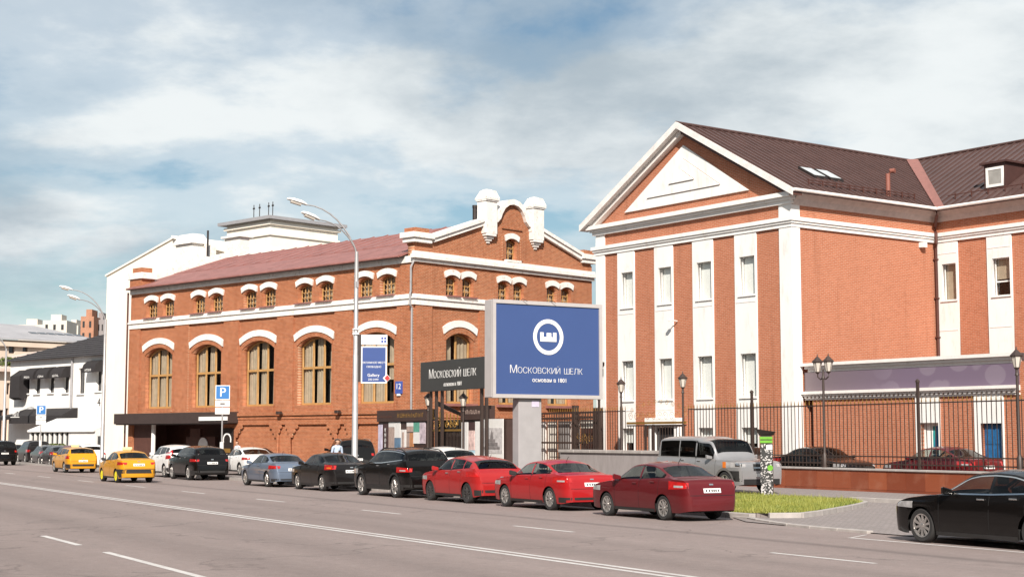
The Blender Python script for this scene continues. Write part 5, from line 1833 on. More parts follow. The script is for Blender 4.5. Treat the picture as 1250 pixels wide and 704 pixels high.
def smallcaps(parent, words, size, x, y, z, mat, thin, k=0.76, gap=0.045):
    """letters of a small-capital line laid out one by one; returns total width"""
    objs, cur = [], 0.0
    for ch_, cap in words:
        if ch_ == ' ':
            cur += size * 0.34
            continue
        s = size if cap else size * k
        o = text(ch_, s, mat, parent, (0, y, 0), thin=thin, align='LEFT')
        zs_ = [v.co.y for v in o.data.vertices]
        xs_ = [v.co.x for v in o.data.vertices]
        o.location = (x + cur - min(xs_), y, z - (min(zs_) if ch_ not in 'Ц' else min(zs_)))
        cur += max(xs_) - min(xs_) + size * gap * 2
        objs.append(o)
    for o in objs:
        o.location.x -= cur / 2
    return cur


WORDS = [('М', True)] + [(c, False) for c in 'ОСКОВСКИЙ'] + [(' ', False)] + [(c, False) for c in 'ШЕЛК']
smallcaps(dsign, WORDS, 0.62, smid, SV - 0.008, zmid - 0.10, paper, 0.008)
text('основан в 1801', 0.26, paper, dsign, (smid + 0.05, SV - 0.008, zmid - 0.42), thin=0.0)

# ------------------------------------------------------------------ billboard
bc = ray(669.5, 430)
BY = 50.0
bang = R(31)
bloc = Vector((bc.x / bc.y * BY, BY, 0.12))
bill = empty('billboard', bloc, bang)
tag(bill, 'large blue billboard with white ring emblem on a grey steel post', 'billboard')
blue_b = plain('billboard_blue', (0.042, 0.078, 0.215), 0.45, var=0.03, scale=0.6)


def bz(px, py):
    r = ray(px, py)
    return r.z / r.y * BY + CAM_H - 0.12


zlo, zhi = bz(665, 486), bz(665, 368.5)
hw = 2.13
fr_m = plain('billboard_frame', (0.46, 0.43, 0.42), 0.5, metal=0.1, var=0.05)
bx('cabinet', fr_m, bill, -hw, hw, 0.03, 0.52, zlo, zhi, bevel=0.02)
bx('panel', blue_b, bill, -hw + 0.12, hw - 0.12, 0.012, 0.03, zlo + 0.12, zhi - 0.12)
for (x0, x1, z0, z1) in [(-hw, hw, zlo, zlo + 0.12), (-hw, hw, zhi - 0.12, zhi), (-hw, -hw + 0.118, zlo + 0.122, zhi - 0.122), (hw - 0.118, hw, zlo + 0.122, zhi - 0.122)]:
    bx('frame', fr_m, bill, x0, x1, -0.03, 0.028, z0, z1)
zc_ = zlo + (zhi - zlo) * 0.635
ring = MB()
for k in range(48):
    a0, a1 = 2 * math.pi * k / 48, 2 * math.pi * (k + 1) / 48
    ro, ri = 0.585, 0.45
    ring.prism([(ro * math.cos(a0), zc_ + ro * math.sin(a0)), (ro * math.cos(a1), zc_ + ro * math.sin(a1)), (ri * math.cos(a1), zc_ + ri * math.sin(a1)), (ri * math.cos(a0), zc_ + ri * math.sin(a0))], 0.0, 0.012)
ring.build('ring_emblem', paper, bill)
cw_, ch_ = 0.315, 0.15
crown = [(-cw_, -ch_), (cw_, -ch_), (cw_, ch_), (cw_ - 0.13, ch_), (cw_ - 0.13, 0.0), (0.115, 0.0), (0.115, ch_ - 0.015), (-0.065, ch_ - 0.015), (-0.065, 0.0), (-cw_ + 0.13, 0.0), (-cw_ + 0.13, ch_), (-cw_, ch_)]
plate('crown_emblem', paper, bill, [(p[0], p[1] + zc_) for p in crown], [], 0.0, 0.012)
smallcaps(bill, WORDS, 0.37, -0.05, 0.002, zlo + (zhi - zlo) * 0.255, paper, 0.0062)
text('основан в 1801', 0.19, paper, bill, (0.05, 0.002, zlo + (zhi - zlo) * 0.185))
post_m = plain('post_grey', (0.34, 0.325, 0.33), 0.55, var=0.06)
px_ = -0.63
MB().box(px_ - 0.44, px_ + 0.44, 0.12, 0.52, 0.0, zlo - 0.002).build('post', post_m, bill, bevel=0.02)
bx('post_flange', post_m, bill, px_ - 0.5, px_ + 0.5, 0.05, 0.58, 0.0, 0.06)
bx('post_notice', pcol('lilac', (0.55, 0.5, 0.62)), bill, px_ + 0.05, px_ + 0.33, 0.108, 0.118, zlo - 0.28, zlo - 0.08)
for x in (-0.95, 0.15):
    MB().tube([(x, 0.2, zhi), (x - 0.10, -0.10, zhi + 0.05), (x + 0.05, -0.14, zhi - 0.03)], 0.010, 5).build('lamp_bracket', dark_metal, bill)


# ------------------------------------------------------------------ street lamps
def street_lamp(u_, v_, label, arms=True):
    e = empty('street_lamp', street(u_, v_, 0.12), TR)
    tag(e, label, 'street lamp', 'tall street lamps along the kerb')
    MB().lathe([(0.17, 0), (0.17, 0.5), (0.13, 0.55), (0.112, 5.3), (0.10, 5.32), (0.085, 9.0), (0.07, 9.6)], (0, 0, 0), 14).build('mast', lamp_steel, e, smooth=40)
    for (lx, lv, zt) in ((-0.30, -2.15, 11.45), (0.12, -1.75, 10.80)):
        pts = []
        for i in range(9):
            t = i / 8
            k = math.sin(t * math.pi / 2)
            pts.append((lx * t, lv * (1 - math.cos(t * math.pi / 2)) * 0.55 + lv * t * 0.45, 9.55 + (zt - 9.55) * k))
        MB().tube(pts, [0.042 - 0.016 * i / 8 for i in range(9)], 8).build('arm', lamp_steel, e, smooth=60)
        q = Vector(pts[-1])
        d = Vector((lx, lv, 0.55)).normalized()
        s_ = Vector((-d.y, d.x, 0)).normalized()
        up = d.cross(s_) * -1
        if up.z < 0:
            up = -up
        prof = [(-0.05, 0.05, 0.04), (0.05, 0.12, 0.09), (0.25, 0.16, 0.13), (0.55, 0.16, 0.12), (0.75, 0.11, 0.08), (0.82, 0.05, 0.03)]
        vs, fs = [], []
        for (l, w, h) in prof:
            for k in range(10):
                a = 2 * math.pi * k / 10
                vs.append(q + d * l + s_ * (w * math.cos(a)) + up * (h * math.sin(a) if math.sin(a) > 0 else 0.03 * math.sin(a)))
        for i in range(len(prof) - 1):
            for k in range(10):
                fs.append((i * 10 + k, i * 10 + (k + 1) % 10, (i + 1) * 10 + (k + 1) % 10, (i + 1) * 10 + k))
        fs += [tuple(range(10)), tuple(range(50, 60))]
        hd = MB().add(vs, fs).build('lamp_head', white_paint, e, smooth=50)
        MB().tube([q + d * 0.2 - up * 0.04, q + d * 0.65 - up * 0.04], 0.09, 8).build('diffuser', lamp_glass, hd, smooth=50)
    return e


LV = 24.75
lu = on_v(433.5, 500, LV)[0]
lamp0 = street_lamp(lu, LV, 'tall galvanised street lamp carrying the blue advertising sign')
street_lamp(on_v(126.5, 480, LV)[0], LV, 'tall galvanised street lamp in front of the white restaurant wall')
street_lamp(on_v(6, 480, LV + 0.8)[0], LV + 0.8, 'tall galvanised street lamp beside the low beige house')
MB().lathe([(0.15, 6.15), (0.15, 6.22)], (0, 0, 0), 14).lathe([(0.15, 6.35), (0.15, 6.40)], (0, 0, 0), 14).build('clamp_ring', paper, lamp0)
MB().box(-0.12, 0.12, -0.05, 0.05, 8.1, 8.35).build('mast_box', grey_steel, lamp0)

# advertising sign fixed to the lamp
ads = empty('lamp_sign', street(lu, LV, 0.12), TR + R(62))
tag(ads, 'blue and white advertising panel clamped to the tall street lamp', 'sign')
Yl = street(lu, LV).y


def lz(py):
    r = ray(455, py)
    return r.z / r.y * Yl + CAM_H - 0.12


sc_ = Yl / FPX
x0, x1 = 6.8 * sc_, 38.2 * sc_
bx('frame', dark_metal, ads, 0.1, x0 + 0.02, -0.03, 0.03, lz(466), lz(408))
o = bx('top_board', paper, ads, x0, x1 + 0.01, -0.05, 0.06, lz(420.5), lz(408.5))
marks(ads, x0 + 0.15, x1 - 0.35, lz(413.5), 0.09, -0.052, pcol('lilac', (0.55, 0.5, 0.62)), seed=5)
marks(ads, x0 + 0.1, x1 - 0.3, lz(419), 0.07, -0.052, MATS['number_blue'], seed=6)
for dx in (0.0, 0.12):
    for dz in (0.0, 0.13):
        bx('emblem', MATS['number_blue'], ads, x1 - 0.24 + dx, x1 - 0.15 + dx, -0.056, -0.051, lz(418) + dz, lz(418) + dz + 0.10)
o = bx('border', paper, ads, x0, x1, -0.05, 0.06, lz(467.5), lz(422.5))
adb = bx('panel', plain('advert_blue', (0.03, 0.065, 0.22), 0.4, var=0.03), ads, x0 + 0.05, x1 - 0.05, -0.06, -0.051, lz(466), lz(424))
xm = (x0 + x1) / 2
text('РЕКЛАМНОЕ МЕСТО', 0.105, paper, ads, (xm, -0.064, lz(442.5)), extrude=0.002)
text('СВОБОДНО', 0.105, paper, ads, (xm, -0.064, lz(447.6)), extrude=0.002)
text('Gallery', 0.17, paper, ads, (xm - 0.02, -0.064, lz(457.8)), extrude=0.002)
text('232-2444', 0.11, paper, ads, (xm - 0.02, -0.064, lz(463)), extrude=0.002)
dc = (x1 - 0.0, lz(461.3))
MB().prism([(dc[0] - 0.16, dc[1]), (dc[0], dc[1] - 0.17), (dc[0] + 0.16, dc[1]), (dc[0], dc[1] + 0.17)], -0.075, -0.066).build('diamond_plate', paper, ads)
MB().prism([(dc[0] - 0.09, dc[1]), (dc[0] + 0.02, dc[1] - 0.13), (dc[0] + 0.14, dc[1]), (dc[0] + 0.02, dc[1] + 0.13)], -0.085, -0.0755).build('diamond_plate', plain('sign_red', (0.55, 0.03, 0.03), 0.4), ads)

# parking signs
sign_blue = plain('sign_blue', (0.03, 0.16, 0.42), 0.4, var=0.03)


def parking_sign(px, v, ztop, label):
    u_ = on_v(px, 500, v)[0]
    e = empty('parking_sign', street(u_, v, 0.12), TR + R(70))
    tag(e, label, 'sign', 'parking signs along the kerb')
    MB().tube([(0, 0, 0), (0, 0, ztop)], 0.04, 8).build('pole', lamp_steel, e)
    MB().tube([(0, 0, 0.9), (0, 0, 1.7)], 0.10, 8).build('pole_sleeve', white_paint, e)
    bx('border', paper, e, -0.36, 0.36, -0.065, -0.042, ztop - 0.70, ztop + 0.02)
    bx('board', sign_blue, e, -0.325, 0.325, -0.075, -0.066, ztop - 0.665, ztop - 0.015)
    text('P', 0.66, paper, e, (0.0, -0.079, ztop - 0.35), extrude=0.002)
    p = bx('plate', paper, e, -0.36, 0.36, -0.065, -0.042, ztop - 1.06, ztop - 0.74)
    bx('plate_mark', dark_metal, e, -0.12, 0.12, -0.07, -0.066, ztop - 0.95, ztop - 0.88)
    bx('plate', paper, e, -0.36, 0.36, -0.065, -0.042, ztop - 1.44, ztop - 1.11)
    text('10033', 0.2, grey_steel, e, (0, -0.068, ztop - 1.28), extrude=0.001)
    return e


parking_sign(271.5, 24.7, 4.55, 'blue parking sign on a white sleeved pole by the hall entrance')
parking_sign(50.5, 24.9, 4.35, 'blue parking sign in front of the restaurant awnings')

# ------------------------------------------------------------------ parking meter
def meter_mat():
    m, nt, b = new_mat('meter_pattern')
    tc = nt.nodes.new('ShaderNodeTexCoord')
    n = nt.nodes.new('ShaderNodeTexVoronoi')
    n.inputs['Scale'].default_value = 26.0
    nt.links.new(tc.outputs['Object'], n.inputs['Vector'])
    f = ramp(nt, n.outputs['Color'], 0.66, 0.74)
    nt.links.new(mixc(nt, f, (0.025, 0.025, 0.025), (0.50, 0.48, 0.47)), b.inputs['Base Color'])
    b.inputs['Roughness'].default_value = 0.5
    return m


mu = on_v(936, 590, 32.4)[0]
met = empty('parking_meter', street(mu, 32.4, 0.12), TR + R(52))
tag(met, 'black and white speckled parking meter with green bands on the grass', 'parking meter')
green_m = plain('meter_green', (0.13, 0.36, 0.03), 0.4)
MB().prism([(-0.20, -0.16), (0.20, -0.16), (0.20, 0.16), (-0.20, 0.16)], 0, 1.72, 'z').build('cabinet', meter_mat(), met, bevel=0.015)
bx('side_face', black_metal, met, 0.202, 0.222, -0.15, 0.16, 0.0, 1.72)
bx('neck', black_metal, met, -0.19, 0.19, -0.15, 0.15, 1.722, 2.0)
for z in (1.75, 1.87):
    bx('green_band', green_m, met, -0.21, 0.21, -0.17, 0.17, z, z + 0.085)
MB().hexa([(-0.24, -0.17, 2.0), (0.24, -0.17, 2.0), (0.24, 0.17, 2.0), (-0.24, 0.17, 2.0)], [(-0.32, -0.24, 2.22), (0.32, -0.24, 2.12), (0.32, 0.26, 2.12), (-0.32, 0.26, 2.22)]).build('solar_head', dark_metal, met)
bx('white_label', paper, met, 0.0, 0.2, -0.172, -0.161, 1.52, 1.68)
MB().lathe([(0.095, 0.0), (0.095, 0.012)], (0, 0, 0), 16, 'y').build('green_button', green_m, met).location = (0.12, -0.175, 0.92)

# ------------------------------------------------------------------ cars
def paint(name, col, metal=0.0, rough=0.35, coat=0.6):
    if 'paint_' + name in MATS:
        return MATS['paint_' + name]
    m, nt, b = new_mat('paint_' + name)
    tc = nt.nodes.new('ShaderNodeTexCoord')
    f = noise(nt, tc.outputs['Object'], 1.3, 4, 0.6)
    sep = nt.nodes.new('ShaderNodeSeparateXYZ')
    nt.links.new(tc.outputs['Object'], sep.inputs[0])
    c = mixc(nt, ramp(nt, f, 0.3, 0.7), tuple(x * 0.94 for x in col), tuple(min(1, x * 1.06) for x in col))
    # road dust on the lowest part of the body
    dn = noise(nt, tc.outputs['Object'], 5.0, 5, 0.65)
    dz = nt.nodes.new('ShaderNodeMath')
    dz.operation = 'MULTIPLY'
    nt.links.new(ramp(nt, sep.outputs['Z'], 0.18, 0.50, 0.30, 0.0), dz.inputs[0])
    nt.links.new(ramp(nt, dn, 0.3, 0.7, 0.3, 1.0), dz.inputs[1])
    c = mixc(nt, dz.outputs[0], c, tuple(0.4 * x + 0.04 for x in col))
    nt.links.new(c, b.inputs['Base Color'])
    b.inputs['Metallic'].default_value = metal
    b.inputs['Roughness'].default_value = rough
    b.inputs['Coat Weight'].default_value = coat
    b.inputs['Coat Roughness'].default_value = 0.03
    b.inputs['Specular IOR Level'].default_value = 0.25
    MATS['paint_' + name] = m
    return m


car_glass_far = plain('car_glass_far', (0.006, 0.0065, 0.007), 0.02, var=0.1, spec=0.28)
car_glass = glass_mat('car_glass', (0.16, 0.17, 0.17), 0.0)
seat_m = plain('seat_cloth', (0.075, 0.068, 0.062), 0.9)
car_glass_l = glass_mat('car_glass_light', (0.62, 0.66, 0.63), 0.01)
trim = plain('black_trim', (0.02, 0.019, 0.019), 0.55)
chrome = plain('chrome', (0.72, 0.70, 0.68), 0.18, metal=1.0, var=0.03)
alloy = plain('alloy', (0.55, 0.53, 0.51), 0.32, metal=0.8, var=0.08)
dark_alloy = plain('dark_alloy', (0.09, 0.085, 0.085), 0.4, metal=0.6)
yellow_rim = plain('yellow_rim', (0.72, 0.62, 0.02), 0.4)
red_lens = plain('red_lens', (0.42, 0.012, 0.012), 0.12, var=0.25, scale=9, coat=0.8)
clear_lens = plain('clear_lens', (0.36, 0.35, 0.35), 0.12, var=0.25, scale=8, coat=0.8)
amber = plain('amber_lens', (0.60, 0.16, 0.02), 0.15)
plate_m = plain('number_plate', (0.74, 0.73, 0.71), 0.4, var=0.03)
under_m = plain('underbody', (0.012, 0.011, 0.011), 0.9)

SEDAN = [(0, .36), (.004, .43), (.02, .50), (.05, .555), (.10, .605), (.20, .645), (.275, .665), (.345, .82), (.415, .945), (.47, .985), (.55, 1.0), (.64, .985), (.70, .945), (.77, .84), (.845, .735), (.87, .722), (.955, .715), (.975, .69), (.985, .60), (.992, .50), (1.0, .40)]
HATCH = [(0, .36), (.004, .44), (.02, .52), (.05, .575), (.10, .62), (.20, .66), (.26, .685), (.335, .83), (.41, .95), (.47, .988), (.56, 1.0), (.70, .98), (.82, .925), (.87, .875), (.94, .70), (.965, .655), (.985, .60), (.993, .50), (1.0, .38)]
SUVP = [(0, .36), (.004, .47), (.02, .55), (.05, .595), (.10, .625), (.20, .655), (.255, .675), (.325, .83), (.395, .945), (.45, .985), (.55, 1.0), (.72, .992), (.85, .965), (.90, .935), (.955, .70), (.975, .64), (.988, .57), (.994, .45), (1.0, .34)]
WAGON = [(0, .36), (.004, .44), (.02, .52), (.05, .575), (.10, .62), (.20, .655), (.255, .68), (.33, .83), (.40, .95), (.46, .988), (.56, 1.0), (.75, .985), (.88, .95), (.905, .92), (.955, .70), (.975, .62), (.988, .55), (.994, .45), (1.0, .36)]
BOXY = [(0, .38), (.003, .49), (.012, .545), (.05, .57), (.10, .582), (.20, .597), (.262, .608), (.298, .78), (.332, .915), (.36, .945), (.46, .955), (.50, .985), (.55, 1.0), (.80, 1.0), (.93, .99), (.955, .95), (.975, .70), (.985, .60), (.993, .45), (1.0, .34)]
CRUISER = [(0, .36), (.003, .50), (.012, .56), (.05, .595), (.10, .615), (.20, .64), (.25, .655), (.31, .81), (.365, .94), (.42, .985), (.55, 1.0), (.80, .99), (.92, .965), (.945, .93), (.975, .68), (.985, .58), (.993, .45), (1.0, .34)]


def smooth_profile(prof, k=7):
    f = np.linspace(0, 1, 501)
    z = np.interp(f, [p[0] for p in prof], [p[1] for p in prof])
    pad = np.concatenate([np.full(k, z[0]), z, np.full(k, z[-1])])
    ker = np.ones(2 * k + 1) / (2 * k + 1)
    s = np.convolve(pad, ker, 'valid')
    wgt = np.clip(np.minimum(f, 1 - f) / 0.03, 0, 1)
    return f, s * wgt + z * (1 - wgt)


def wheel_meshes(r, w, spokes, key, cache={}):
    k = (round(r, 3), w, spokes)
    if k in cache:
        return cache[k]
    ri = r * 0.68
    tyre = MB().lathe([(ri, -w / 2 + 0.01), (r * 0.90, -w / 2), (r * 0.975, -w / 2 + 0.025), (r, -w / 4), (r, w / 4), (r * 0.975, w / 2 - 0.025), (r * 0.90, w / 2), (ri, w / 2 - 0.01)], (0, 0, 0), 28, 'y', cap=False).mesh('tyre', smooth=40)
    barrel = MB().lathe([(ri * 0.99, -w / 2 + 0.02), (ri * 0.99, w / 2 - 0.075)], (0, 0, 0), 24, 'y').mesh('wheel')
    b = MB()
    yo = w / 2 - 0.012
    n = 28
    for i in range(n):
        a0, a1 = 2 * math.pi * i / n, 2 * math.pi * (i + 1) / n
        q = lambda rr, a, y: (rr * math.cos(a), y, rr * math.sin(a))
        b.hexa([q(ri * 0.90, a0, yo - 0.05), q(ri * 0.90, a1, yo - 0.05), q(ri * 1.01, a1, yo - 0.05), q(ri * 1.01, a0, yo - 0.05)], [q(ri * 0.92, a0, yo), q(ri * 0.92, a1, yo), q(ri * 1.01, a1, yo + 0.004), q(ri * 1.01, a0, yo + 0.004)])
    for i in range(spokes):
        a = 2 * math.pi * i / spokes
        ca, sa = math.cos(a), math.sin(a)
        hw0, hw1 = r * 0.062 * (10 / spokes) ** 0.6, r * 0.085 * (10 / spokes) ** 0.6

        def pt(rr, s, y):
            return (rr * ca - s * sa, y, rr * sa + s * ca)
        b.hexa([pt(r * 0.06, -hw0, yo - 0.04), pt(ri * 0.95, -hw1, yo - 0.03), pt(ri * 0.95, hw1, yo - 0.03), pt(r * 0.06, hw0, yo - 0.04)],
               [pt(r * 0.06, -hw0, yo - 0.018), pt(ri * 0.95, -hw1 * 0.8, yo - 0.004), pt(ri * 0.95, hw1 * 0.8, yo - 0.004), pt(r * 0.06, hw0, yo - 0.018)])
    b.lathe([(r * 0.13, yo - 0.05), (r * 0.13, yo - 0.01), (r * 0.05, yo - 0.004)], (0, 0, 0), 12, 'y')
    rim = b.mesh('rim')
    cache[k] = (tyre, barrel, rim)
    return cache[k]


def make_car(name, label, group, mat, L, W, H, wb, fo, r, prof, gc=0.20, belt=(.655, .735), roofw=.71, bp=.545, cp=None, rear_dlo=.82, spokes=10, rim=None, tail=(.56, .66, .16, .20),
             lens=None, lower=None, rails=False, glass=None, tinted=False, plate=True, front=False, detail=True, tail_style='wide', lamp_top=False, mirror=None, cat='car', arch_trim=None, front_dlo=0.0, soft_top=None, taper=1.0, chrome_line=False, roof_exp=2.4):
    e = empty(name, (0, 0, 0))
    tag(e, label, cat, group)
    f_, z_ = smooth_profile(prof)
    z_ = z_ * H
    hl = L / 2
    xf = hl - fo
    xr = xf - wb
    ra = r * 1.13

    def topz(x):
        return float(np.interp((hl - x) / L, f_, z_))

    def beltz(x):
        t = (hl - x) / L
        b0 = float(np.interp(t, [0, .25, .55, .88, 1], [belt[0] - .02, belt[0], belt[0] + .015, belt[1], belt[1]])) * H
        return min(b0, topz(x) - 0.028)

    def halfw(x):
        t = abs(x) / hl
        return W / 2 * (1 - taper * ((0.045 if x > 0 else 0.03) * t ** 3 + 0.13 * t ** 14 + 0.10 * t ** 40))

    def bottom(x):
        base = gc + 0.06 * max(0, (abs(x) / hl - 0.85) / 0.15)
        for xw in (xf, xr):
            d = abs(x - xw)
            if d < ra:
                base = max(base, r * 0.98 + math.sqrt(ra * ra - d * d))
        return base

    zref = belt[0] * H

    def side_y(x, z):
        zz = (z - gc) / (zref - gc)
        k = 1 - 0.055 * max(0, (0.5 - zz) / 0.5) ** 2 - 0.045 * max(0, (zz - 0.55) / 0.45) ** 2
        k += 0.008 * math.exp(-((zz - 0.78) / 0.05) ** 2)
        return halfw(x) * k

    def rail(x):
        zt, zl = topz(x), beltz(x)
        h = zt - zl
        k = min(1, max(0, h / (0.22 * H)))
        zr_ = zt - (0.25 * h * (1 - k) + 0.05 * H * k)
        g = min(1, h / (H - zref))
        yb = side_y(x, zl) - 0.015
        yr = yb * 0.93 * (1 - g) + (W / 2 * roofw) * g
        return yb, zl, yr, zr_, zt

    SV = [0, .085, .36, .63, .905, 1.0]
    QV = [.91, .66, .42, .2, 0.0]
    N1, N2, N3 = 9, len(SV), len(QV)

    def section(x):
        zb = bottom(x)
        yb, zl, yr, zr_, zt = rail(x)
        zb = min(zb, zl - 0.02)
        pts = [(side_y(x, zb + (zl - zb) * i / (N1 - 1)), zb + (zl - zb) * i / (N1 - 1)) for i in range(N1)]
        for i in range(N2):
            s = SV[i]
            pts.append((yb + (yr - yb) * s + 0.018 * math.sin(s * math.pi) * min(1, (zt - zl) / 0.3), zl + 0.006 + (zr_ - zl - 0.006) * s))
        for q in QV:
            pts.append((yr * q, zr_ + (zt - zr_) * (1 - q ** roof_exp)))
        return pts

    cowl = next(p[0] for p in prof if p[0] > .2 and p[1] > belt[0] - .005) + .012
    rooff = next(p[0] for p in prof if p[1] > .94) + .0
    rs = max(p[0] for p in prof if p[1] > .92)
    re_ = min(p[0] for p in prof if p[0] > rs and p[1] < belt[1] + .012)
    xB = hl - bp * L
    xC = hl - (cp or rear_dlo) * L
    xR = hl - rear_dlo * L
    xF = hl - (cowl + .015 + front_dlo) * L
    spans = [(xB + 0.035, xF), (xC + (0.03 if cp else 0), xB - 0.045)] + ([(xR, xC - 0.03)] if cp else [])
    tspans = [(hl - L * (rooff + .02), hl - L * (cowl + .012)), (hl - L * (re_ - .012), hl - L * (rs + .012))]
    xs = set(np.linspace(-hl, hl, 64))
    for a_, b_ in spans + tspans:
        for q in (a_, b_):
            xs = {x for x in xs if abs(x - q) > 0.012} | {q}
    for xw in (xf, xr):
        keep = {q for sp_ in spans + tspans for q in sp_}
        xs = {x for x in xs if x in keep or abs(abs(x - xw) - ra) > 0.02}
        for k in (1.0, 0.985, .95, .87, .75, .6, .4, .2, 0):
            xs |= {xw + ra * k, xw - ra * k}
        xs |= {xw + ra + 0.004, xw - ra - 0.004}
    for t in (.002, .006, .012, .025, .04, .06):
        xs |= {hl - t * L, -hl + t * L}
    xs = sorted(xs)
    secs = [section(x) for x in xs]
    n = len(secs[0])
    vs, fs = [], []
    for x, sc in zip(xs, secs):
        for (y, z) in sc:
            vs.append((x, y, z))
        for (y, z) in reversed(sc[:-1]):
            vs.append((x, -y, z))
    m_ = 2 * n - 1
    for i in range(len(xs) - 1):
        for k in range(m_ - 1):
            fs.append((i * m_ + k, i * m_ + k + 1, (i + 1) * m_ + k + 1, (i + 1) * m_ + k))
    fs.append(tuple(range(m_)))
    fs.append(tuple(range((len(xs) - 1) * m_, len(xs) * m_)))
    drop = set()
    if detail:
        for i in range(len(xs) - 1):
            xm_ = (xs[i] + xs[i + 1]) / 2
            for a_, b_ in spans:
                if a_ < xm_ < b_ and all(rail(x)[3] - rail(x)[1] > 0.10 for x in (xs[i], xs[i + 1])):
                    for k in (N1 + 1, N1 + 2, N1 + 3):
                        drop |= {(i, k), (i, m_ - 2 - k)}
            for a_, b_ in tspans:
                if a_ < xm_ < b_:
                    for k in range(N1 + N2, N1 + N2 + N3 - 1):
                        drop |= {(i, k), (i, m_ - 2 - k)}
    bb = MB().add(vs, [f for j, f in enumerate(fs) if j >= (len(xs) - 1) * (m_ - 1) or (j // (m_ - 1), j % (m_ - 1)) not in drop])
    me = bb.mesh('body', smooth=38)
    body = link('body', me, mat, e)
    bvh = BVHTree.FromPolygons([Vector(v) for v in vs], fs)

    def gh(x, s, off=0.004):
        yb, zl, yr, zr_, zt = rail(x)
        return (yb + (yr - yb) * s + 0.018 * math.sin(s * math.pi) * min(1, (zt - zl) / 0.3) + off, zl + 0.006 + (zr_ - zl - 0.006) * s)

    def side_window(x0, x1, sgn, nm='side_window', gmat=None):
        b = MB()
        cols = []
        nx = 9
        for i in range(nx + 1):
            x = x0 + (x1 - x0) * i / nx
            yb, zl, yr, zr_, zt = rail(x)
            hgt = zr_ - zl
            if hgt < 0.09:
                continue
            s0, s1 = 0.070, 0.920
            cols.append([(x, sgn * gh(x, s0 + (s1 - s0) * j / 3)[0], gh(x, s0 + (s1 - s0) * j / 3)[1]) for j in range(4)])
        if len(cols) < 2:
            return None
        v2 = [p for c in cols for p in c]
        f2 = [(i * 4 + j, i * 4 + j + 1, i * 4 + 5 + j, i * 4 + 4 + j) for i in range(len(cols) - 1) for j in range(3)]
        return link(nm, b.add(v2, f2).mesh(nm, smooth=40), gmat or glass or car_glass, e)

    def top_window(t0, t1, nm, gmat=None, wk=0.925):
        v2, f2 = [], []
        nx = 8
        for i in range(nx + 1):
            x = hl - L * (t0 + (t1 - t0) * i / nx)
            yb, zl, yr, zr_, zt = rail(x)
            for j in range(9):
                q = -1 + 2 * j / 8
                y = yr * q * wk
                a = abs(y / yr)
                z = zr_ + (zt - zr_) * (1 - a ** roof_exp)
                v2.append((x + (0.004 if t0 < .5 else -0.004), y, z + 0.006))
        for i in range(nx):
            for j in range(8):
                f2.append((i * 9 + j, i * 9 + j + 1, i * 9 + 10 + j, i * 9 + 9 + j))
        return link(nm, MB().add(v2, f2).mesh(nm, smooth=40), gmat or glass or car_glass, e)

    def cast_patch(nm, pmat, a0, a1, zf0, zf1, ang, sgn, rear=True, off=0.006, nx=8, nz=3, parent=None, taper=0.0):
        """patch cast on to the body from behind (or the front), a = lateral position across the ray"""
        d = Vector((math.cos(ang) if rear else -math.cos(ang), -sgn * math.sin(ang), 0))
        ex = Vector((-d.y, d.x, 0))
        if ex.y * sgn < 0:
            ex = -ex
        v2, ok = [], []
        for i in range(nx + 1):
            for j in range(nz + 1):
                t = i / nx
                a = a0 + (a1 - a0) * t
                zz0, zz1 = zf0 * H, zf1 * H
                mid = (zz0 + zz1) / 2
                kk = 1 - taper * (1 - t)
                z = mid + (zz0 - mid + (zz1 - zz0) * j / nz) * kk
                o = Vector((-hl * 0.97 if rear else hl * 0.97, 0, z)) + ex * a - d * 6
                h = bvh.ray_cast(o, d)
                if h[0] is None or (h[0] - o).length > 12:
                    ok.append(False)
                    v2.append((0, 0, 0))
                else:
                    ok.append(True)
                    v2.append(tuple(h[0] - d * off))
        f2 = []
        for i in range(nx):
            for j in range(nz):
                q = (i * (nz + 1) + j, i * (nz + 1) + j + 1, (i + 1) * (nz + 1) + j + 1, (i + 1) * (nz + 1) + j)
                if all(ok[t] for t in q):
                    f2.append(q)
        if not f2:
            return None
        used = sorted({t for q in f2 for t in q})
        mp = {t: i for i, t in enumerate(used)}
        return link(nm, MB().add([v2[t] for t in used], [tuple(mp[t] for t in q) for q in f2]).mesh(nm, smooth=40), pmat, parent or e)

    # glass
    top_window(cowl + .012, rooff + .02, 'windshield', car_glass if not glass else glass)
    if soft_top is None:
        top_window(rs + .012, re_ - .012, 'rear_window', car_glass)
    for sgn in (1, -1):
        side_window(xF, xB + 0.035, sgn)
        side_window(xB - 0.045, xC + (0.03 if cp else 0), sgn, gmat=car_glass if tinted else None)
        if cp:
            side_window(xC - 0.03, xR, sgn, gmat=car_glass)
        pil = [gh(xB, 0.02, 0.006), gh(xB, 0.95, 0.006)]
        MB().add([(xB - 0.04, sgn * pil[0][0], pil[0][1]), (xB + 0.03, sgn * pil[0][0], pil[0][1]), (xB + 0.03, sgn * pil[1][0], pil[1][1]), (xB - 0.04, sgn * pil[1][0], pil[1][1])], [(0, 1, 2, 3)]).build('door_pillar', trim, e)
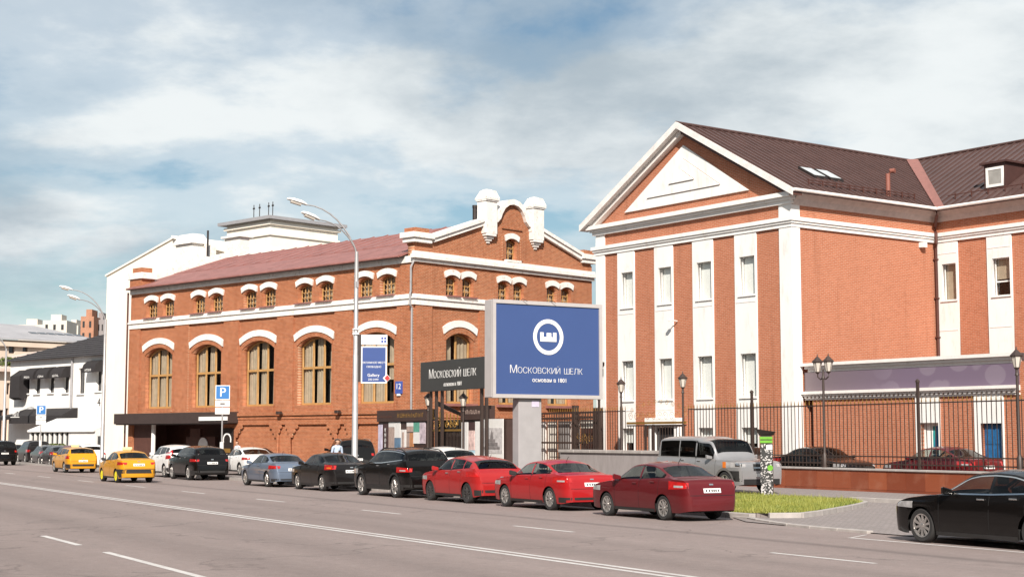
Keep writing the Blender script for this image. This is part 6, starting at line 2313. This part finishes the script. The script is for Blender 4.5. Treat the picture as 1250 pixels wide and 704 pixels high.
    # cabin
    if detail:
        zs_ = belt[0] * H
        fx = hl - L * (bp - .075)
        for sgn in (1, -1):
            MB().hexa([(fx - .10, sgn * .18, zs_ - .35), (fx + .42, sgn * .18, zs_ - .35), (fx + .42, sgn * .62, zs_ - .35), (fx - .10, sgn * .62, zs_ - .35)],
                      [(fx - .10, sgn * .18, zs_ - .18), (fx + .42, sgn * .18, zs_ - .14), (fx + .42, sgn * .62, zs_ - .14), (fx - .10, sgn * .62, zs_ - .18)]).hexa(
                [(fx - .12, sgn * .18, zs_ - .18), (fx + .03, sgn * .18, zs_ - .18), (fx + .03, sgn * .62, zs_ - .18), (fx - .12, sgn * .62, zs_ - .18)],
                [(fx - .27, sgn * .22, zs_ + .20), (fx - .17, sgn * .22, zs_ + .20), (fx - .17, sgn * .58, zs_ + .20), (fx - .27, sgn * .58, zs_ + .20)]).build('seat', seat_m, e, bevel=0.04)
            MB().box(fx - .32, fx - .22, sgn * .40 - .13, sgn * .40 + .13, zs_ + .23, zs_ + .38).build('headrest', seat_m, e, bevel=0.03)
        rx = fx - .88
        MB().box(rx - .1, rx + .42, -.62, .62, zs_ - .35, zs_ - .14).hexa([(rx - .12, -.62, zs_ - .14), (rx + .05, -.62, zs_ - .14), (rx + .05, .62, zs_ - .14), (rx - .12, .62, zs_ - .14)],
                                                                         [(rx - .30, -.58, zs_ + .12), (rx - .20, -.58, zs_ + .12), (rx - .20, .58, zs_ + .12), (rx - .30, .58, zs_ + .12)]).build('rear_seat', seat_m, e, bevel=0.03)
        dx_ = hl - L * (cowl + .045)
        bx('dashboard', trim, e, dx_ - .30, dx_ + .25, -W / 2 * .78, W / 2 * .78, zs_ - .30, zs_ - .03, bevel=0.04)
        bx('cabin_floor', under_m, e, xr, xf, -W / 2 * .80, W / 2 * .80, zs_ - .42, zs_ - .352)
    # wheels
    tw = 0.215 if H < 1.6 else 0.245
    ty, ba, ri = wheel_meshes(r, tw, spokes, 0)
    for xw in (xf, xr):
        for sgn in (1, -1):
            w = link('wheel', ba, under_m, e)
            w.location = (xw, sgn * (W / 2 - tw / 2 - 0.025), r)
            w.rotation_euler = (0, rng.uniform(0, 1), 0 if sgn > 0 else math.pi)
            t1 = link('tyre', ty, rubber, w)
            r1 = link('rim', bpy.data.meshes.get(ri.name) if False else ri.copy(), None, w)
            r1.data.materials.clear()
            r1.data.materials.append(rim or alloy)
    ub = MB().box(-hl * 0.93, hl * 0.93, -(W / 2 - 0.30), W / 2 - 0.30, gc + 0.02, 0.45 * H)
    ub.box(xr + ra + 0.02, xf - ra - 0.02, -(W / 2 - 0.07), W / 2 - 0.07, gc + 0.015, gc + 0.2)
    ub.box(-hl * 0.96, xr - ra - 0.02, -(W / 2 - 0.16), W / 2 - 0.16, gc + 0.06, gc + 0.25).box(xf + ra + 0.02, hl * 0.96, -(W / 2 - 0.16), W / 2 - 0.16, gc + 0.06, gc + 0.25)
    ub.build('underbody', under_m, e)
    # lights, plates
    z0, z1, wi, wo = tail
    for sgn in (1, -1):
        if tail_style == 'tall':
            cast_patch('taillight', red_lens, W / 2 * .66, W / 2 * 1.28, z0, z1, R(42), sgn, taper=0.1)
        else:
            tl = cast_patch('taillight', red_lens, W / 2 * (1.0 - wi * 2.6), W / 2 * 1.24, z0 - .012, z1 + .012, R(38), sgn, taper=0.35)
            if tl and lens and detail:
                cast_patch('reversing_lens', lens, W / 2 * .80, W / 2 * 1.08, z0 + (z1 - z0) * .2, z0 + (z1 - z0) * .5, R(38), sgn, off=0.012, nx=4, nz=2, parent=tl)
    if plate:
        zp = (.475 if H > 1.6 else .52) if plate is True else plate
        cast_patch('number_plate', plate_m, -0.26, 0.26, zp - .055 / H, zp + .055 / H, 0.0, 1, nx=4, nz=1, off=0.012)
    if detail:
        cast_patch('boot_seam', under_m, -W / 2 * .80, W / 2 * .80, .435, .443, 0.0, 1, nx=10, nz=1, off=0.007)
        if plate:
            for q in (-.19, -.11, -.05, .01, .09, .18):
                cast_patch('plate_print', trim, q - .022, q + .018, zp - .028 / H, zp + .026 / H, 0.0, 1, nx=1, nz=1, off=0.017)
        cast_patch('badge', chrome, -0.06, 0.06, (zp if plate else .6) + .09, (zp if plate else .6) + .115, 0.0, 1, nx=2, nz=1, off=0.014)
    if lower is not None:
        cast_patch('bumper_trim', trim, -W / 2 * .93, W / 2 * .93, .17, lower, 0.0, 1, nx=12, nz=2, off=0.008)
        for sgn in (1, -1):
            cast_patch('bumper_trim', trim, W / 2 * .55, W / 2 * 1.42, .17, lower, R(45), sgn, nx=6, nz=2, off=0.009)
    for sgn in (1, -1):
        cast_patch('headlight', clear_lens, W / 2 * (.62 if not front else .50), W / 2 * (1.16 if not front else 1.25), .46 if H < 1.6 else .45, .55 if H < 1.6 else .555, R(40), sgn, rear=False, taper=0.3)
    # seams, handles, sills, mirrors
    if detail:
        def seam(x, zt_k=0.99, zb=None):
            for sgn in (1, -1):
                zl = beltz(x) * zt_k
                z_b = zb or bottom(x) + 0.05
                v2 = []
                for i in range(6):
                    z = z_b + (zl - z_b) * i / 5
                    for dx in (-0.006, 0.006):
                        v2.append((x + dx, sgn * (side_y(x, z) + 0.003), z))
                MB().add(v2, [(2 * i, 2 * i + 1, 2 * i + 3, 2 * i + 2) for i in range(5)]).build('door_seam', under_m, e)
        if chrome_line:
            for sgn in (1, -1):
                for lo, hi in ((0.0, 0.022), (None, None)):
                    v2 = []
                    for i in range(22):
                        x = xF + (xR - xF) * i / 21
                        yb, zl, yr, zr_, zt = rail(x)
                        hg = zr_ - zl
                        if hg < 0.08:
                            continue
                        s0, s1 = (0.008 / hg, 0.036 / hg) if lo is not None else (1 - 0.056 / hg, 1 - 0.034 / hg)
                        for s_ in (s0, s1):
                            q = gh(x, s_, 0.008)
                            v2.append((x, sgn * q[0], q[1]))
                    MB().add(v2, [(2 * i, 2 * i + 1, 2 * i + 3, 2 * i + 2) for i in range(len(v2) // 2 - 1)]).build('window_trim', chrome, e)
        seam(xB - 0.0)
        seam(min(hl - (cowl - 0.005) * L, xf - ra - 0.06))
        if bp < .6:
            xh = max(xC + 0.06, xr + ra * 0.55)
            seam(xh, zb=bottom(xh) + 0.02)
        for sgn in (1, -1):
            for xh in ([xB + 0.10, max(xC, xr + ra * 0.75) + 0.10] if bp < .6 else [xB + 0.12]):
                zh = beltz(xh) - 0.085
                MB().box(xh, xh + 0.19, min(sgn * (side_y(xh, zh) - 0.01), sgn * (side_y(xh, zh) + 0.03)), max(sgn * (side_y(xh, zh) - 0.01), sgn * (side_y(xh, zh) + 0.03)), zh, zh + 0.028).build('door_handle', chrome if tinted else mat, e, bevel=0.006)
            xa_, xb_ = xr + ra + 0.02, xf - ra - 0.02
            v2 = []
            for i in range(7):
                x = xa_ + (xb_ - xa_) * i / 6
                for z in (gc - 0.004, gc + (0.075 if arch_trim is None else 0.16)):
                    v2.append((x, sgn * (side_y(x, z) + 0.005), z))
            MB().add(v2, [(2 * i, 2 * i + 1, 2 * i + 3, 2 * i + 2) for i in range(6)]).build('sill', trim if arch_trim is None or arch_trim == trim else arch_trim, e)
            if arch_trim is not None:
                for xw in (xf, xr):
                    v2 = []
                    for i in range(13):
                        a = R(-4) + (math.pi + R(8)) * i / 12
                        for rr in (ra - 0.005, ra + 0.075):
                            x, z = xw + rr * math.cos(a), max(gc, r * 0.98 + rr * math.sin(a))
                            v2.append((x, sgn * (side_y(x, z) + 0.008), z))
                    MB().add(v2, [(2 * i, 2 * i + 1, 2 * i + 3, 2 * i + 2) for i in range(12)]).build('arch_trim', arch_trim, e)
            xm = hl - (cowl + .055) * L
            ym = side_y(xm, beltz(xm))
            zm = beltz(xm) + 0.09
            MB().hexa([(xm - 0.05, sgn * (ym - 0.02), zm - 0.085), (xm + 0.10, sgn * (ym - 0.02), zm - 0.085), (xm + 0.10, sgn * (ym - 0.02), zm + 0.02), (xm - 0.05, sgn * (ym - 0.02), zm + 0.02)],
                      [(xm - 0.03, sgn * (ym + 0.21), zm - 0.075), (xm + 0.07, sgn * (ym + 0.19), zm - 0.065), (xm + 0.07, sgn * (ym + 0.19), zm + 0.065), (xm - 0.03, sgn * (ym + 0.21), zm + 0.08)]).build('mirror', mirror or mat, e, bevel=0.02)
        if rails:
            for sgn in (1, -1):
                pts = []
                for i in range(9):
                    x = hl - L * (.42 + .46 * i / 8)
                    yb, zl, yr, zr_, zt = rail(x)
                    pts.append((x, sgn * (yr * 0.97), zr_ + 0.055 + (0.0 if 0 < i < 8 else -0.05)))
                MB().tube(pts, 0.022, 6).build('roof_rail', rails if rails is not True else alloy, e)
        MB().tube([(hl - L * (rs - .03), 0, topz(hl - L * (rs - .03)) - 0.01), (hl - L * (rs + .0), 0, topz(hl - L * (rs - .03)) + 0.13)], 0.008, 5).build('aerial', trim, e)
    if not detail:
        for c_ in e.children:
            if 'window' in c_.name or 'windshield' in c_.name:
                c_.data.materials.clear()
                c_.data.materials.append(car_glass_far)
    if front:
        for sgn in (1, -1):
            cast_patch('indicator', amber, W / 2 * 1.18, W / 2 * 1.30, .45, .555, R(40), sgn, rear=False, off=0.012, nx=3, nz=2)
            cast_patch('bumper_corner', trim, W / 2 * .62, W / 2 * 1.34, .22, .40, R(40), sgn, rear=False, off=0.008, nx=6, nz=3)
            cast_patch('headlight_reflector', chrome, W / 2 * .62, W / 2 * .86, .475, .535, R(40), sgn, rear=False, off=0.013, nx=3, nz=2)
        cast_patch('grille', trim, -W / 2 * .36, W / 2 * .36, .40, .52, 0.0, 1, rear=False, off=0.012, nx=6, nz=2)
        cast_patch('grille_bar', chrome, -W / 2 * .36, W / 2 * .36, .445, .465, 0.0, 1, rear=False, off=0.02, nx=6, nz=1)
        cast_patch('bumper_trim', trim, -W / 2 * .8, W / 2 * .8, .17, .26, 0.0, 1, rear=False, off=0.01, nx=10, nz=2)
        cast_patch('number_plate', plate_m, -0.26, 0.26, .30, .355, 0.0, 1, rear=False, off=0.022, nx=4, nz=1)
    if lamp_top:
        zt = topz(hl - L * .52)
        tl = MB().box(-0.08 + hl - L * .52, 0.08 + hl - L * .52, -0.22, 0.22, zt - 0.01, zt + 0.14).build('taxi_light', plain('taxi_light', (0.75, 0.62, 0.35), 0.4), e, bevel=0.03)
    e['_x'] = 0
    del e['_x']
    return e, dict(xf=xf, xr=xr, W=W, L=L, r=r)


def park(car, u_rear, v_near, z=0.0, flip=False, yaw=0.0):
    """put the near-side rear wheel contact at street position; cars face away along the street unless flipped"""
    e, d = car
    a = TR + (math.pi if not flip else 0.0) + yaw
    y_n = d['W'] / 2 - 0.03
    loc = Vector((d['xr'], y_n if not flip else -y_n, 0))
    p = street(u_rear, v_near, z) - Matrix.Rotation(a, 3, 'Z') @ loc
    e.location = p
    e.rotation_euler = (0, 0, a)
    return e


ROW = 'cars parked along the kerb'
YARD = 'cars parked on the hall forecourt'
BACK = 'cars behind the iron fence'
FAR = 'dark cars parked before the restaurant'
red1 = paint('crimson', (0.12, 0.008, 0.011), 0.25, 0.4)
red2 = paint('bright_red', (0.33, 0.010, 0.012), 0.0, 0.35)
red3 = paint('coral_red', (0.32, 0.014, 0.014), 0.0, 0.35)
black1 = paint('black', (0.005, 0.0042, 0.004), 0.0, 0.2, 0.3)
dark1 = paint('graphite', (0.012, 0.010, 0.010), 0.2, 0.3, 0.35)
blue1 = paint('steel_blue', (0.16, 0.20, 0.27), 0.5, 0.4)
white1 = paint('white', (0.76, 0.75, 0.73), 0.0, 0.35)
silver1 = paint('silver', (0.36, 0.355, 0.36), 0.5, 0.36)
yellow1 = paint('taxi_yellow', (0.58, 0.26, 0.008), 0.0, 0.35)
grey1 = paint('dark_grey', (0.07, 0.068, 0.07), 0.4, 0.4)

park(make_car('sedan_car', 'dark crimson sedan parked last in the row beside the grass verge', ROW, red1, 4.48, 1.70, 1.445, 2.60, .90, .31, SEDAN, tail=(.545, .665, .14, .2), lens=clear_lens, glass=car_glass_l, spokes=9, rear_dlo=.80, mirror=red1), -31.65, 21.80)
park(make_car('sedan_car', 'bright red sedan with silver wheels between the crimson sedan and red hatchback', ROW, red2, 4.46, 1.80, 1.42, 2.637, .87, .325, SEDAN, tail=(.55, .655, .17, .2), lens=clear_lens, glass=car_glass_l, spokes=9, rear_dlo=.79, lower=.27, mirror=trim), -37.55, 21.98)
park(make_car('hatchback_car', 'coral red hatchback with dark wheels parked behind the black off-roader', ROW, red3, 4.22, 1.82, 1.48, 2.62, .84, .32, HATCH, tail=(.555, .665, .14, .2), lens=clear_lens, tail_style='tall', spokes=10, rim=dark_alloy, rear_dlo=.84, cp=.74, lower=.29, tinted=True, plate=.45), -42.75, 22.02)
park(make_car('off_road_car', 'black off-roader with silver wheels and roof rails parked before the red hatchback', ROW, black1, 4.78, 1.93, 1.71, 2.89, .93, .375, SUVP, gc=.26, tail=(.515, .60, .17, .2), lens=clear_lens, spokes=5, rails=dark_metal, cp=.76, rear_dlo=.89, lower=.27, tinted=True, mirror=trim, plate=.42, chrome_line=True, arch_trim=trim), -47.85, 21.88)
park(make_car('sedan_car', 'graphite sedan with amber taillights parked behind the steel blue car', ROW, dark1, 4.54, 1.76, 1.47, 2.60, .93, .32, SEDAN, tail=(.565, .685, .16, .2), lens=amber, spokes=5, rear_dlo=.80, lower=.25), -55.1, 22.12)
park(make_car('convertible_car', 'steel blue convertible with dark fabric roof parked before the graphite sedan', ROW, blue1, 4.45, 1.79, 1.40, 2.70, .80, .325, SEDAN, tail=(.545, .635, .18, .2), lens=red_lens, spokes=5, bp=.60, rear_dlo=.76, lower=.25), -60.9, 22.0)
park(make_car('crossover_car', 'black crossover with light number plate parked by the hall entrance', ROW, black1, 4.70, 1.85, 1.66, 2.70, .93, .36, SUVP, gc=.24, tail=(.545, .605, .17, .2), spokes=7, cp=.76, rear_dlo=.87, lower=.28, tinted=True, plate=.50), -72.4, 22.15)
park(make_car('crossover_car', 'white crossover with tall red taillights parked before the black crossover', ROW, white1, 4.57, 1.82, 1.68, 2.62, .90, .35, SUVP, gc=.23, tail=(.56, .86, .12, .2), tail_style='tall', spokes=7, cp=.76, rear_dlo=.87, lower=.30, tinted=True, plate=.47), -78.0, 22.6)
park(make_car('sedan_car', 'white sedan with red taillights parked by itself on the hall forecourt', YARD, white1, 4.80, 1.83, 1.44, 2.81, .90, .33, SEDAN, tail=(.56, .635, .16, .2), spokes=7, glass=car_glass_l, rear_dlo=.80, plate=False), -75.2, 25.7, 0.12)
park(make_car('taxi_car', 'yellow taxi sedan with yellow wheels and grey bumper driving down the street', 'yellow taxis on the street', yellow1, 4.37, 1.70, 1.47, 2.57, .86, .31, SEDAN, tail=(.555, .635, .19, .2), spokes=10, rim=yellow_rim, rear_dlo=.79, lower=.42, lamp_top=True, plate=.555, mirror=trim, cat='taxi'), -70.0, 18.05)
taxi1 = bpy.context.scene.objects.get('taxi_car')
park(make_car('taxi_car', 'yellow taxi estate with red taillights driving ahead of the taxi sedan', 'yellow taxis on the street', yellow1, 4.56, 1.82, 1.50, 2.65, .90, .32, WAGON, tail=(.54, .66, .14, .2), tail_style='tall', spokes=10, rear_dlo=.89, cp=.77, lower=.34, lamp_top=True, tinted=True, plate=.46, cat='taxi'), -91.3, 20.5)
# far row
park(make_car('crossover_car', 'white crossover parked beyond the yellow taxi estate', FAR, white1, 4.5, 1.8, 1.66, 2.62, .9, .34, SUVP, gc=.22, tail=(.55, .65, .15, .2), cp=.76, rear_dlo=.87, spokes=7, tinted=True, detail=False), -101.5, 23.6, 0.0)
park(make_car('hatchback_car', 'dark grey hatchback parked just past the taxi estate', FAR, grey1, 4.1, 1.72, 1.50, 2.5, .82, .31, HATCH, tail=(.55, .68, .15, .2), tail_style='tall', rear_dlo=.84, cp=.74, spokes=7, detail=False), -112.0, 24.1)
park(make_car('hatchback_car', 'dark grey hatchback parked ahead of another grey hatchback', FAR, grey1, 4.1, 1.72, 1.50, 2.5, .82, .31, HATCH, tail=(.55, .68, .15, .2), tail_style='tall', rear_dlo=.84, cp=.74, spokes=7, detail=False), -118.0, 24.6)
park(make_car('off_road_car', 'dark boxy off-roader parked near the restaurant parking sign', FAR, dark1, 4.75, 1.9, 1.83, 2.8, .9, .38, CRUISER, gc=.26, tail=(.50, .60, .15, .2), rear_dlo=.9, cp=.76, spokes=6, detail=False), -124.5, 24.9)
park(make_car('sedan_car', 'small dark sedan parked between two dark off-roaders', FAR, dark1, 4.4, 1.72, 1.45, 2.6, .9, .31, SEDAN, spokes=7, detail=False), -133.0, 25.3)
park(make_car('off_road_car', 'black off-roader with red taillights parked at the far end of the row', FAR, black1, 4.9, 1.95, 1.85, 2.85, .9, .39, CRUISER, gc=.26, tail=(.52, .60, .17, .2), rear_dlo=.9, cp=.76, spokes=6), -118.0, 21.0)
park(make_car('hatchback_car', 'maroon hatchback half hidden behind the yellow taxi estate', FAR, red1, 4.1, 1.75, 1.52, 2.5, .82, .31, HATCH, tail=(.5, .75, .15, .2), tail_style='tall', rear_dlo=.84, cp=.74, spokes=7, detail=False), -107.0, 23.9)
# forecourt: big black off-roader, white hatchback, dark car by the hall wall
park(make_car('off_road_car', 'big black off-roader standing on the forecourt behind the lamp mast', YARD, black1, 4.95, 1.97, 1.90, 2.85, .9, .39, CRUISER, gc=.28, tail=(.555, .62, .17, .2), rear_dlo=.9, cp=.76, spokes=6, rails=alloy, tinted=True, plate=.46), on_v(408, 560, 28.6)[0], 28.6, 0.12, yaw=R(-14))
park(make_car('hatchback_car', 'white hatchback hidden behind the black off-roader near the gilt gate', YARD, white1, 4.3, 1.78, 1.56, 2.6, .85, .32, HATCH, tail=(.55, .68, .15, .2), tail_style='tall', rear_dlo=.84, cp=.74, spokes=7), on_v(533, 570, 27.2)[0], 27.2, 0.12)
park(make_car('sedan_car', 'dark sedan against the brick wall behind the white sedan', YARD, dark1, 4.6, 1.8, 1.46, 2.7, .9, .32, SEDAN, spokes=7, detail=False), on_v(322, 560, 30.2)[0], 30.2, 0.12)
# silver off-roader facing the camera
park(make_car('off_road_car', 'silver boxy off-roader facing the driveway beside the parking meter', 'cars by the granite wall', silver1, 4.90, 1.98, 1.98, 2.885, .83, .385, BOXY, gc=.27, belt=(.585, .615), roofw=.85, roof_exp=5.0, bp=.50, cp=.70, rear_dlo=.93, spokes=6, front=True, tinted=True, taper=0.38, arch_trim=plain('grey_cladding', (0.12, 0.115, 0.11), 0.6), front_dlo=.01, mirror=silver1, tail=(.42, .54, .06, .2)), -45.6, 31.9, 0.12, flip=True, yaw=R(2))
# near black saloon at the right edge
park(make_car('sedan_car', 'glossy black saloon with silver multi-spoke wheels parked beyond the driveway', ROW, black1, 4.88, 1.84, 1.46, 2.85, .88, .335, SEDAN, gc=.17, belt=(.645, .71), spokes=10, rear_dlo=.82, glass=car_glass_l, tinted=True, chrome_line=True, tail=(.55, .65, .16, .2)), -22.55 + 2.85, 21.66)
# cars behind the fence
park(make_car('sedan_car', 'crimson sedan with rear spoiler parked behind the iron fence', BACK, red1, 4.62, 1.77, 1.50, 2.65, .92, .32, SEDAN, tail=(.53, .66, .17, .2), lens=clear_lens, spokes=9, rear_dlo=.80, glass=car_glass_l), on_v(1160, 590, 39.6)[0], 39.6, 0.24)
park(make_car('sedan_car', 'black sedan parked behind the fence facing away from the crimson sedan', BACK, black1, 4.6, 1.78, 1.47, 2.65, .92, .32, SEDAN, spokes=9, rear_dlo=.80), on_v(958, 590, 39.4)[0], 39.4, 0.24, flip=True)
park(make_car('sedan_car', 'dark grey car half hidden behind the silver off-roader', BACK, grey1, 4.6, 1.78, 1.49, 2.65, .92, .32, SEDAN, spokes=9, rear_dlo=.80, detail=False), on_v(938, 590, 39.6)[0] - 4.0, 39.6, 0.24, flip=True)

# ------------------------------------------------------------------ people
skin_m = plain('skin', (0.50, 0.30, 0.21), 0.55, var=0.05)
hair_m = plain('hair', (0.035, 0.025, 0.02), 0.6)
trouser_m = plain('trouser_cloth', (0.035, 0.035, 0.045), 0.85)
shoe_m = plain('shoe_leather', (0.02, 0.018, 0.017), 0.5)


def person(label, loc, heading, shirt, hair_len=0.02, h=1.88):
    """standing figure, head bent over something held in both hands"""
    V, E_, RD = [], [], []

    def node(p, r, parent=None):
        V.append(p)
        RD.append(r)
        if parent is not None:
            E_.append((parent, len(V) - 1))
        return len(V) - 1
    pel = node((0, 0, .96), (.15, .115))
    wai = node((0, .01, 1.10), (.14, .105), pel)
    che = node((0, 0, 1.32), (.165, .115), wai)
    shl = node((0, -.01, 1.46), (.11, .085), che)
    nck = node((0, .015, 1.545), (.055, .058), shl)
    jaw = node((0, .055, 1.615), (.066, .078), nck)
    hd = node((0, .05, 1.70), (.078, .096), jaw)
    node((0, .035, 1.755), (.055, .07), hd)
    node((0, .150, 1.655), (.012, .014), jaw)              # nose tip
    for s in (-1, 1):
        node((s * .084, .035, 1.665), (.012, .022), hd)     # ears
        sh = node((s * .19, -.01, 1.435), (.066, .066), shl)
        el = node((s * .235, -.03, 1.15), (.045, .045), sh)
        wr = node((s * .12, .21, 1.16), (.029, .029), el)
        pm = node((s * .075, .275, 1.185), (.032, .018), wr)
        for k in range(4):
            a = node((s * (.055 - .004 * k), .32 + .004 * k, 1.215 - .016 * k), (.0095, .0095), pm)
            node((s * (.025 - .004 * k), .335, 1.235 - .016 * k), (.0085, .0085), a)
        a = node((s * .06, .27, 1.225), (.011, .011), pm)
        node((s * .035, .295, 1.245), (.009, .009), a)
        hip = node((s * .095, 0, .90), (.095, .10), pel)
        kn = node((s * .11, .02, .50), (.062, .065), hip)
        an = node((s * .115, -.02, .10), (.042, .045), kn)
        he = node((s * .118, .03, .045), (.042, .04), an)
        node((s * .13, .17, .032), (.042, .03), he)
    me = bpy.data.meshes.new('body')
    k = h / 1.80
    me.from_pydata([(x * k, y * k, z * k) for x, y, z in V], E_, [])
    o = bpy.data.objects.new('body_cage', me)
    COL.objects.link(o)
    md = o.modifiers.new('skin', 'SKIN')
    md.use_smooth_shade = True
    for i, sv in enumerate(me.skin_vertices[0].data):
        sv.radius = (RD[i][0] * k, RD[i][1] * k)
        sv.use_root = i == 0
    sd = o.modifiers.new('sub', 'SUBSURF')
    sd.levels = sd.render_levels = 2
    bpy.context.view_layer.update()
    dg = bpy.context.evaluated_depsgraph_get()
    bm_ = bpy.data.meshes.new_from_object(o.evaluated_get(dg))
    bpy.data.objects.remove(o)
    bm_.materials.clear()
    for m in (skin_m, shirt, trouser_m, shoe_m):
        bm_.materials.append(m)
    for p in bm_.polygons:
        x, y, z = [c / k for c in p.center]
        p.material_index = 3 if z < .09 else (2 if z < 1.0 else (1 if z < 1.515 and not (y > .06 and abs(x) < .22 and 1.10 < z < 1.30 and y > .13) else 0))
        p.use_smooth = True
    e = empty('person', loc, heading)
    tag(e, label, 'person')
    link('body', bm_, None, e)
    hb = MB()
    n, m2 = 12, 7
    vs, fs = [], []
    for i in range(m2 + 1):
        t = math.pi * 0.62 * i / m2
        for j in range(n):
            a = 2 * math.pi * j / n
            fr = 0.55 if (math.sin(a) > 0.3 and t > 1.0) else 1.0
            vs.append(((.090 * math.sin(t * fr) * math.cos(a)) * k, (.03 + .108 * math.sin(t * fr) * math.sin(a)) * k, (1.695 + .100 * math.cos(t * fr) - hair_len * (i / m2)) * k))
    for i in range(m2):
        for j in range(n):
            fs.append((i * n + j, i * n + (j + 1) % n, (i + 1) * n + (j + 1) % n, (i + 1) * n + j))
    hb.add(vs, fs).build('hair', hair_m, e, smooth=60)
    ph = MB().box(-.035 * k, .035 * k, .325 * k, .34 * k, 1.18 * k, 1.31 * k).build('telephone', trim, None, bevel=0.003)
    ph.location = e.location
    ph.rotation_euler = e.rotation_euler
    return e, ph


_, ph = person('person in a light blue shirt looking down at a phone beside the big black off-roader', street(on_v(411.5, 560, 26.3)[0], 26.3, 0.12), R(205), plain('shirt_light_blue', (0.42, 0.50, 0.62), 0.85))
tag(ph, 'small dark phone held by the person in the light blue shirt', 'phone')
_, ph = person('dark-haired person in a pale grey shirt standing near the hall entrance mural', street(on_v(289.5, 560, 29.3)[0], 29.3, 0.12), R(150), plain('shirt_pale_grey', (0.52, 0.52, 0.56), 0.85), hair_len=0.05, h=1.74)
tag(ph, 'small dark phone held by the person in the pale grey shirt', 'phone')


# ------------------------------------------------------------------ unseen houses added on the near side, behind the viewpoint, to darken car reflections
opp = [(-190, -150, 15), (-149, -118, 14), (-117, -82, 16), (-81, -52, 14), (-51, -16, 15), (-15, 22, 14.5), (23, 60, 15)]
opp_c = [(0.20, 0.16, 0.13), (0.16, 0.10, 0.07), (0.22, 0.19, 0.16)]
for i, (a, b_, hh) in enumerate(opp):
    e = empty('reflection_house', street(a, -9.5, 0), TR)
    tag(e, 'unseen plain house added behind the viewpoint for car reflections', 'building', 'unseen houses added for car reflections')
    ol = MB()
    w = b_ - a
    nwin = int(w / 4)
    hs = [rect(2 + k * (w - 4) / nwin, 3.6 + k * (w - 4) / nwin, zz, zz + 2.0) for k in range(nwin) for zz in (1.2, 4.8, 8.0)]
    rot180 = Matrix.Translation((w, 0, 0)) @ Matrix.Rotation(math.pi, 4, 'Z')
    plate('wall', plain('reflection_render_%d' % (i % 3), opp_c[i % 3], 0.9), e, rect(0, w, -0.3, hh), hs, 0.0, 0.4, rot180)
    bx('back', plain('reflection_render_%d' % (i % 3), opp_c[i % 3], 0.9), e, 0, w, -10, -0.9, -0.3, hh - 0.01)
    bx('roof', roof_brown, e, -0.3, w + 0.3, -10.2, 0.3, hh + 0.002, hh + 0.25)
